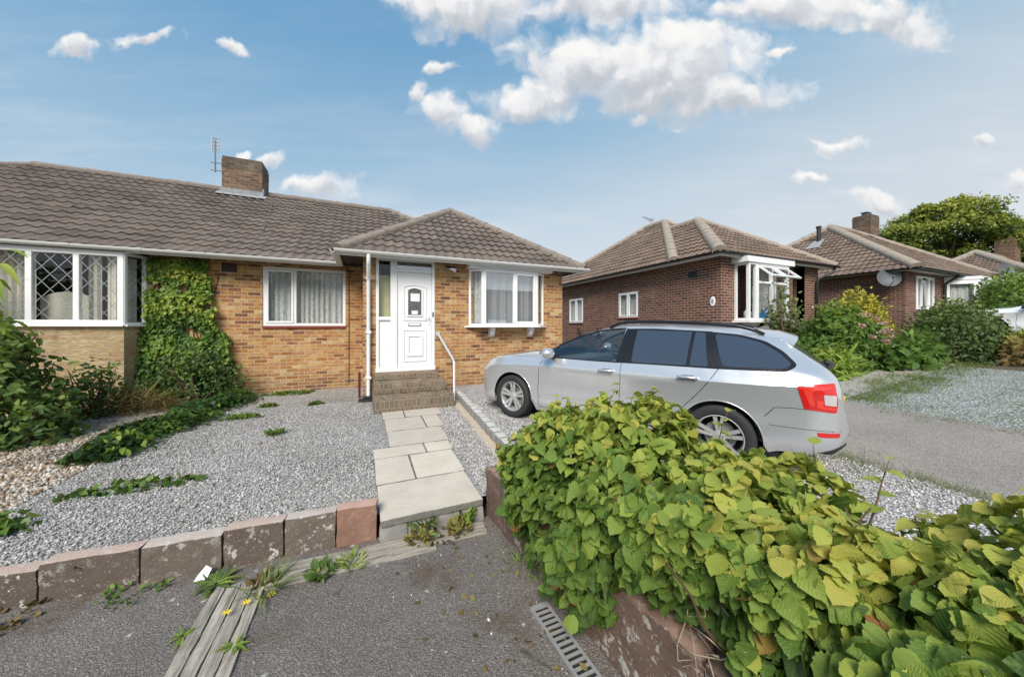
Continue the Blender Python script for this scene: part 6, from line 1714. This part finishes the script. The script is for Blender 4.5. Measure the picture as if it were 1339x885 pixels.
bush('broad_leaf_plant', (11.9, 3.6, HR(11.9, 3.6)), 1.2, .5, .72, M['greenbush'], 'low dark green broad leaved plants left of the round dark shrub', n=1200, size=.18, tmpl=T_ovate, cat='plant', trunk=False, tlo=0, thi=.75)
bush('round_shrub', (13.6, 3.35, HR(13.5, 3.3)), 1.05, .9, 1.5, M['shrub'], 'round dark olive shrub standing before the third bungalow', n=5200, size=.08, tmpl=T_ovate, tlo=.05, thi=.95)
r_ = bush('climbing_rose', (10.3, 5.35, HR(10.3, 5.4)), .95, .35, 2.05, M['shrub'], 'loose climbing rose in front of the white boxed bay', n=900, size=.12, tmpl=T_ovate, hollow=.15, tlo=.3, clump=3)
flowers(r_, [(11.15, 5.05, 2.05)], 'pink', .10)
bush('brown_hydrangea', (14.2, 2.4, HR(14, 2.4)), 1.3, .5, .72, M['drybush'], 'fading brown hydrangea bed in front of the white car', n=2200, size=.10, tmpl=T_ovate, tlo=.1, thi=1.0)
bush('green_hedge_shrub', (22.3, 4.0, HR(22, 4) - .1), 2.5, 1.0, 2.35, M['greenbush'], 'large fresh green shrub behind the white car at the right edge', n=5200, size=.13, tmpl=T_ovate, tlo=.1)
bush('dark_hedge_shrub', (16.4, 4.3, HR(16, 4)), 1.3, .6, 1.2, M['bramble'], 'dark green bush behind the round olive shrub by the third bungalow wall', n=2600, size=.11, tmpl=T_ovate, tlo=.2)

# big tree behind the third bungalow
def tree():
    X0, Y0, Z0 = 44.0, 11.3, 1.0
    root = thing('broadleaf_tree', (X0, Y0, Z0), 'large spreading yellow green tree rising behind the bungalow with the chimney', 'tree')
    mb = MB(); mb.tube([(X0, Y0, Z0 - .5), (X0 + .1, Y0, 4.0), (X0 - .1, Y0 + .1, 6.5), (X0, Y0, 8.5)], [.42, .34, .26, .16], 10)
    blobs = []
    side = np.array([.55, -.83, 0]); sd2 = np.array([.83, .55, 0])
    for (u, v, z, r) in [(0, 0, 11.0, 1.35), (-1.6, .4, 10.6, 1.25), (1.5, -.3, 10.9, 1.3), (2.4, .3, 10.1, 1.15), (-2.7, 0, 9.6, 1.25), (-3.4, .5, 8.7, 1.1), (-1.5, -.8, 9.3, 1.3), (.3, -.9, 9.7, 1.3), (1.8, -.9, 9.3, 1.2), (3.3, 0, 9.1, 1.1), (4.2, .2, 8.3, .95), (2.8, -.6, 8.2, 1.0), (-2.4, -.6, 8.1, 1.1), (-3.8, -.2, 7.6, .9), (.6, .5, 8.4, 1.1), (-.8, .8, 10.2, 1.2), (5.0, .2, 7.7, .75), (1.2, -.4, 7.5, .85), (-1.0, -.2, 7.4, .95), (3.7, -.2, 7.1, .8), (0.7, .2, 11.7, .9), (-.9, .1, 11.5, .8)]:
        z = 9 + (z - 9) * .95 - .15; c = np.array([X0, Y0, z]) + side * u * 1.0 + sd2 * v * 1.6; blobs.append((c, r))
        mb.tube([(X0, Y0, 5.5 + rng.uniform(-1, 1.5)), tuple(np.array([X0, Y0, 0]) * .5 + np.array([c[0], c[1], 0]) * .5 + np.array([0, 0, (z + 6.5) / 2 - .3])), tuple(c)], [.14, .09, .04], 6, caps=False)
    mb.build('trunk', M['bark'], root, smooth=True)
    P = []; N = []; Tn = []
    for (c, r) in blobs:
        n = 1500; d = rand_dirs(n, .25); rr = rng.uniform(.35, 1, n) ** .5
        nv = np.array([noise.noise(Vector(tuple(c)) + Vector(tuple(q)) * 1.9) for q in d])
        p = c + d * (r * rr * (1 + .55 * nv))[:, None] * np.array([1.15, 1.15, .78])
        P.append(p); N.append(d); Tn.append(.35 + .35 * d[:, 2] + .32 * (d @ np.array([-.75, -.4, .3])) + .25 * nv + .2 * (rr - .7) + .02 * (c[2] - 9) + rng.normal(0, .1, n))  # tint paints sunlight on the crown's upper left, shade on the rest
    P = np.concatenate(P); N = np.concatenate(N); Tn = np.concatenate(Tn)
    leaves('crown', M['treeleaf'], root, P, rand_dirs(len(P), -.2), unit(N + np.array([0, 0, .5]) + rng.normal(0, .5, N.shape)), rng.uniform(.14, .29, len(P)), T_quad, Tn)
tree()

# loose stones: real pebbles over the gravel sheets
def stones(name, gen, n, size, mat, label, flat=.6):
    phi = (1 + 5 ** .5) / 2
    iv = np.array([(-1, phi, 0), (1, phi, 0), (-1, -phi, 0), (1, -phi, 0), (0, -1, phi), (0, 1, phi), (0, -1, -phi), (0, 1, -phi), (phi, 0, -1), (phi, 0, 1), (-phi, 0, -1), (-phi, 0, 1)]) / 1.9
    ifc = np.array([(0, 11, 5), (0, 5, 1), (0, 1, 7), (0, 7, 10), (0, 10, 11), (1, 5, 9), (5, 11, 4), (11, 10, 2), (10, 7, 6), (7, 1, 8), (3, 9, 4), (3, 4, 2), (3, 2, 6), (3, 6, 8), (3, 8, 9), (4, 9, 5), (2, 4, 11), (6, 2, 10), (8, 6, 7), (9, 8, 1)])
    P = gen(n); n = len(P)
    q = rng.normal(0, 1, (n, 4)); q /= np.linalg.norm(q, axis=1, keepdims=True); w, x, y, z = q.T
    Rm = np.stack([np.stack([1 - 2 * (y * y + z * z), 2 * (x * y - z * w), 2 * (x * z + y * w)], 1), np.stack([2 * (x * y + z * w), 1 - 2 * (x * x + z * z), 2 * (y * z - x * w)], 1), np.stack([2 * (x * z - y * w), 2 * (y * z + x * w), 1 - 2 * (x * x + y * y)], 1)], 1)
    sc = np.stack([rng.uniform(.7, 1.2, n), rng.uniform(.5, .9, n), rng.uniform(.35, .7, n)], 1) * (size * rng.lognormal(0, .28, n) * .5)[:, None]
    V = iv[None] * (1 + rng.normal(0, .13, (n, 12, 1)))
    V = V * sc[:, None, :]; V = np.einsum('nij,nkj->nki', Rm, V); V[:, :, 2] *= flat / .6
    V += P[:, None, :]
    F = (ifc[None] + (np.arange(n) * 12)[:, None, None]).reshape(-1, 3)
    o = np_mesh(name, V.reshape(-1, 3), F, mat, tint=np.repeat(rng.random(n), 12)); return tag(o, label, 'gravel', kind='stuff')
def stone_leaf(name, stops):
    t = NT(name); a = t.node('ShaderNodeAttribute'); a.attribute_name = 'tint'
    c = t.ramp(a.outputs['Fac'], stops); c = t.mix(t.ramp(t.noise(90, 3), [(.35, 0), (.7, .4)]), c, t.mix(.5, c, (.1, .1, .1)))
    c = t.mix(t.math('MULTIPLY', t.ramp(t.noise(1.1, 6, .7), [(.45, 0), (.72, 1)]), .42), c, (.17, .145, .12))
    return t.done(t.pbsdf(c, .8, spec=.25))
M['st_grey'] = stone_leaf('grey_chipping', [(0, (.23, .218, .206)), (.25, (.355, .336, .317)), (.6, (.48, .456, .433)), (.9, (.58, .553, .526)), (1, (.72, .69, .66))])
M['st_buff'] = stone_leaf('buff_pebble', [(0, (.24, .15, .09)), (.3, (.42, .31, .21)), (.6, (.55, .45, .35)), (.85, (.62, .57, .50)), (1, (.76, .73, .68))])
def g_garden(n):
    y = 2.96 + 4.2 * rng.random(n) ** 1.7; x = rng.uniform(-3.0, .10, n); k = y > 2.90 - .1 * (x - .1) + .075
    k &= ~((x > .08) & (x < 1.0)); x, y = x[k], y[k]
    return np.stack([x, y, .018 * (y - 2.9) + rng.uniform(-.001, .010, len(x))], 1)
stones('grey_gravel_chippings', g_garden, 34000, .0185, M['st_grey'], 'grey limestone chippings covering the front garden')
def g_path(n):
    y = 2.95 + 3.5 * rng.random(n) ** 1.3; x = 1.0 + rng.random(n) * .5; k = (x < xs_line(y) - .03) & (x > .96 + .05 * np.clip(y - 4, 0, 2)); x, y = x[k], y[k]
    return np.stack([x, y, .018 * (y - 2.9) + rng.uniform(0, .012, len(x))], 1)
stones('path_gravel_chippings', g_path, 7000, .022, M['st_grey'], 'grey chippings in the strip between paving slabs and setts')
M['st_pale'] = stone_leaf('pale_chipping', [(0, (.20, .19, .182)), (.25, (.38, .365, .35)), (.6, (.56, .54, .52)), (.9, (.70, .68, .66)), (1, (.82, .80, .78))])
def g_drive(n):
    y = rng.uniform(.2, 6.0, n); x = 1.6 + rng.random(n) * 3.2; k = x > xs_line(y) + .13; x, y = x[k], y[k]
    return np.stack([x, y, .04 + .025 * y + rng.uniform(-.001, .009, len(x))], 1)
stones('drive_gravel_chippings', g_drive, 20000, .021, M['st_pale'], 'pale grey chippings of the gravel drive under and behind the car')
def g_peb(n):
    y = rng.uniform(3.4, 6.6, n); x = -2.68 - rng.random(n) * 1.9; return np.stack([x, y, .018 * (y - 2.9) + rng.uniform(0, .014, len(x))], 1)
stones('buff_pebble_stones', g_peb, 8000, .036, M['st_buff'], 'buff and white pebbles left of the ground ivy strip')
def g_scatter(n):
    x = rng.uniform(-1.9, 1.0, n); y = rng.uniform(1.3, 2.85, n); k = rng.random(n) < np.where(x > .3, .9, .35) * np.where((x > .8), 1, .5); x, y = x[k], y[k]
    return np.stack([x, y, np.full(len(x), -.166)], 1)
stones('stray_stones', g_scatter, 260, .015, M['st_grey'], 'small stray stones lying on the forecourt asphalt')

def litter():
    n = 150; x = rng.uniform(-2.9, 1.4, n); y = rng.uniform(2.98, 7.5, n)
    x2 = rng.normal(.75, .25, 60); y2 = rng.uniform(1.2, 2.7, 60)
    P = np.concatenate([np.stack([x, y, .018 * (y - 2.9) + .018], 1), np.stack([np.minimum(x2, 1.0), y2, np.full(60, -.16)], 1)]); m = len(P)
    tag(leaves('fallen_leaves', M['drybush'], None, P, rand_dirs(m) * np.array([1, 1, .15]), rand_dirs(m, 2.5), rng.uniform(.02, .045, m), T_ovate, rng.uniform(.1, .8, m)), 'dry brown leaf fragments scattered over gravel and asphalt', 'leaf litter', kind='stuff')
litter()

for (x, y, rx, h, lb_) in ((-7, -22, 4.5, 7.5, 'unseen tall tree added across the street for the flat window to mirror'), (-22, -14, 5, 6.5, 'unseen broad tree added across the street for the silver car to mirror')):  # unseen trees added to give the windows and car something to reflect
    bush('reflection_tree', (x, y, -.2), rx, rx, h, M['shrub'], lb_, n=2600, size=.5, tmpl=T_quad, cat='tree', z0=1.8)

# ------------------------------------------------------------------ sky, sun, camera
SUN_EL, SUN_AZ = 43.0, 214.0        # azimuth clockwise from +Y (the sun stands behind the camera, to its left)
def world():
    w = bpy.data.worlds.new('World'); scene.world = w; w.use_nodes = True
    t = NT.__new__(NT); t.t = w.node_tree; t.n = t.t.nodes; t.n.clear(); t._tc = None; t.m = None
    out = t.node('ShaderNodeOutputWorld'); bg = t.node('ShaderNodeBackground'); t.L(bg.outputs[0], out.inputs[0])
    sky = t.node('ShaderNodeTexSky', sky_type='NISHITA'); sky.sun_disc = False
    sky.sun_elevation = R(SUN_EL); sky.sun_rotation = R(SUN_AZ); sky.air_density = 1.0; sky.dust_density = 1.2; sky.ozone_density = 1.6
    d = t.tc('Generated'); nrm = t.node('ShaderNodeVectorMath', operation='NORMALIZE'); t.L(d, nrm.inputs[0]); d = nrm.outputs[0]
    sp = t.node('ShaderNodeSeparateXYZ'); t.L(d, sp.inputs[0])
    el = t.math('MULTIPLY', t.math('ARCSINE', sp.outputs[2]), 180 / math.pi)
    # cloud bank on a distant vertical sheet of sky (azimuth 23.5 degrees), mirrored behind
    ca, sa = math.cos(R(23.5)), math.sin(R(23.5))
    fw = t.math('MAXIMUM', t.math('ABSOLUTE', t.math('MULTIPLY_ADD', sp.outputs[0], sa, t.math('MULTIPLY', sp.outputs[1], ca))), .06)
    rt = t.math('MULTIPLY_ADD', sp.outputs[0], ca, t.math('MULTIPLY', sp.outputs[1], -sa))
    co = t.node('ShaderNodeCombineXYZ'); t.L(t.math('DIVIDE', rt, fw), co.inputs[0]); t.L(t.math('DIVIDE', sp.outputs[2], fw), co.inputs[1])
    pv = co.outputs[0]
    def nz(vec, sc, det=5, rg=.6, out='Fac'):
        n = t.node('ShaderNodeTexNoise'); n.noise_dimensions = '2D'; n.inputs['Scale'].default_value = sc; n.inputs['Detail'].default_value = det; n.inputs['Roughness'].default_value = rg
        t.L(vec, n.inputs['Vector']); return n.outputs[out]
    wv = t.node('ShaderNodeVectorMath', operation='MULTIPLY_ADD'); t.L(nz(pv, 5, 4, .6, 'Color'), wv.inputs[0]); wv.inputs[1].default_value = (.13, .13, 0); wv.inputs[2].default_value = (-.065, -.065, 0)
    wp = t.node('ShaderNodeVectorMath', operation='ADD'); t.L(pv, wp.inputs[0]); t.L(wv.outputs[0], wp.inputs[1]); wpv = wp.outputs[0]
    acc = num = den = None
    for (a, e, wa, we, wt) in CLOUDS:
        s2 = t.node('ShaderNodeVectorMath', operation='MULTIPLY_ADD'); t.L(wpv, s2.inputs[0]); s2.inputs[1].default_value = (1 / wa, 1 / we, 0); s2.inputs[2].default_value = (-a / wa, -e / we, 0)
        ln = t.node('ShaderNodeVectorMath', operation='LENGTH'); t.L(s2.outputs[0], ln.inputs[0])
        m = t.math('MULTIPLY_ADD', ln.outputs['Value'], -1.0, wt)
        g = t.math('MAXIMUM', m, 0.0)
        sv = t.node('ShaderNodeSeparateXYZ'); t.L(s2.outputs[0], sv.inputs[0])
        if acc is None: acc, num, den = m, t.math('MULTIPLY', g, sv.outputs[1]), g
        else: acc, num, den = t.math('SMOOTH_MAX', acc, m, .3), t.math('MULTIPLY_ADD', g, sv.outputs[1], num), t.math('ADD', den, g)
    vert = t.math('DIVIDE', num, t.math('ADD', den, .03))
    def puff(vec, full=True):
        v = t.node('ShaderNodeTexVoronoi', voronoi_dimensions='2D', feature='F1'); v.inputs['Scale'].default_value = 8.0
        v.inputs['Detail'].default_value = 1.0 if full else 0.0; v.inputs['Roughness'].default_value = .55; v.inputs['Lacunarity'].default_value = 2.3
        t.L(vec, v.inputs['Vector'])
        return t.math('SUBTRACT', t.math('MULTIPLY_ADD', nz(vec, 10, 5 if full else 2, .62), 1.25, -.16), t.math('MULTIPLY', v.outputs['Distance'], .95))
    off = t.node('ShaderNodeVectorMath', operation='ADD'); t.L(wpv, off.inputs[0]); off.inputs[1].default_value = (-.018, .03, 0)
    p1 = puff(wpv); p2 = puff(off.outputs[0], False)
    dens = t.math('MULTIPLY_ADD', p1, .62, t.math('MULTIPLY', acc, 1.2))
    cov = t.node('ShaderNodeMapRange', interpolation_type='SMOOTHSTEP'); t.L(dens, cov.inputs[0]); cov.inputs[1].default_value = -.06; cov.inputs[2].default_value = .66
    light = t.math('MULTIPLY', t.math('SUBTRACT', p1, p2), .6)
    shade = t.math('ADD', t.math('MULTIPLY_ADD', vert, .75, .60), light)
    shade = t.math('ADD', shade, t.math('MAXIMUM', t.math('MULTIPLY_ADD', dens, -.6, .35), 0))
    ccol = t.ramp(shade, [(.0, (.56, .59, .64)), (.28, (.68, .70, .74)), (.56, (.88, .885, .895)), (.88, (1.0, .985, .96))])
    K = 1 / STR
    # haze near the horizon over the physical sky
    tint = t.ramp(t.math('MULTIPLY', t.math('MULTIPLY_ADD', rt, -9.0, el), 1 / 60.0), [(0, (.75, .78, .80)), (.14, (.73, .785, .82)), (.27, (.645, .75, .815)), (.45, (.39, .60, .775)), (.68, (.20, .44, .695)), (1, (.10, .31, .60))])
    tint2 = t.node('ShaderNodeVectorMath', operation='SCALE'); t.L(tint, tint2.inputs[0]); tint2.inputs['Scale'].default_value = K
    base = t.mix(.78, sky.outputs[0], tint2.outputs[0])
    strat = t.node('ShaderNodeMapping'); t.L(pv, strat.inputs['Vector']); strat.inputs['Scale'].default_value = (1.5, 9, 1)
    ws = t.ramp(nz(strat.outputs[0], 1, 4, .6), [(.45, 0), (.75, 1)])
    lowm = t.ramp(t.math('MULTIPLY', el, 1 / 60.0), [(.0, .6), (.18, .5), (.40, .15), (.8, .0)])
    cw = t.node('ShaderNodeVectorMath', operation='SCALE'); cw.inputs[0].default_value = (.84, .85, .87); cw.inputs['Scale'].default_value = K
    base = t.mix(t.math('MULTIPLY', ws, lowm), base, cw.outputs[0])
    c2 = t.node('ShaderNodeVectorMath', operation='SCALE'); t.L(ccol, c2.inputs[0]); c2.inputs['Scale'].default_value = K * .98
    fin = t.mix(t.math('MULTIPLY', cov.outputs[0], .97), base, c2.outputs[0])
    t.L(fin, bg.inputs['Color']); bg.inputs['Strength'].default_value = STR
STR = .13
CLOUDS = [(0.217, 0.784, 0.218, 0.119, 1.2), (0.478, 0.755, 0.273, 0.136, 1.3), (0.717, 0.693, 0.158, 0.08, 1.05), (0.069, 0.675, 0.191, 0.074, 1.0), (-0.272, 0.702, 0.049, 0.097, 0.8), (-0.203, 0.63, 0.098, 0.068, 1), (-0.108, 0.575, 0.115, 0.057, 1), (-0.215, 0.775, 0.093, 0.034, 0.75), (-0.124, 0.948, 0.245, 0.102, 1.1), (0.274, 0.959, 0.259, 0.091, 1.05), (0.524, 0.857, 0.273, 0.085, 1.0), (0.887, 0.952, 0.382, 0.085, 1), (1.149, 0.902, 0.205, 0.085, 1), (-1.294, 0.818, 0.082, 0.043, 0.95), (-1.078, 0.857, 0.164, 0.026, 0.8), (-0.817, 0.83, 0.06, 0.034, 0.75), (0.967, 0.548, 0.115, 0.034, 0.95), (0.883, 0.445, 0.104, 0.026, 0.85), (1.081, 0.37, 0.15, 0.051, 1), (1.394, 0.539, 0.038, 0.034, 0.95), (1.501, 0.436, 0.055, 0.04, 0.85), (0.376, 0.6, 0.071, 0.034, 0.8), (-0.556, 0.42, 0.115, 0.048, 1), (-0.715, 0.491, 0.055, 0.031, 0.95), (-0.799, 0.523, 0.038, 0.02, 0.85), (0.785, 0.818, 0.082, 0.02, 0.75)]
if True: world()
sd_ = bpy.data.lights.new('sun', 'SUN'); sd_.energy = 4.7; sd_.angle = R(28); sd_.color = (1, .945, .865)
so = bpy.data.objects.new('sun', sd_); COL.objects.link(so)
a_, e_ = R(SUN_AZ), R(SUN_EL)
dirv = Vector((math.sin(a_) * math.cos(e_), math.cos(a_) * math.cos(e_), math.sin(e_)))
so.rotation_euler = dirv.to_track_quat('Z', 'Y').to_euler(); so.location = dirv * 40

cd = bpy.data.cameras.new('camera'); cd.sensor_width = 36; cd.lens = 36 * 440 / 1339; cd.shift_y = -15.5 / 1339; cd.clip_start = .02; cd.clip_end = 2000
cam = bpy.data.objects.new('camera', cd); COL.objects.link(cam)
cam.location = (0, 0, 1.53); cam.rotation_euler = (R(90), 0, R(-23.5)); scene.camera = cam
scene.view_settings.view_transform = 'Standard'; scene.view_settings.look = 'None'; scene.view_settings.exposure = 0; scene.view_settings.gamma = 1
try:
    scene.cycles.max_bounces = 5; scene.cycles.diffuse_bounces = 3; scene.cycles.glossy_bounces = 3; scene.cycles.transparent_max_bounces = 10; scene.cycles.use_adaptive_sampling = True; scene.cycles.use_denoising = True
except Exception: pass
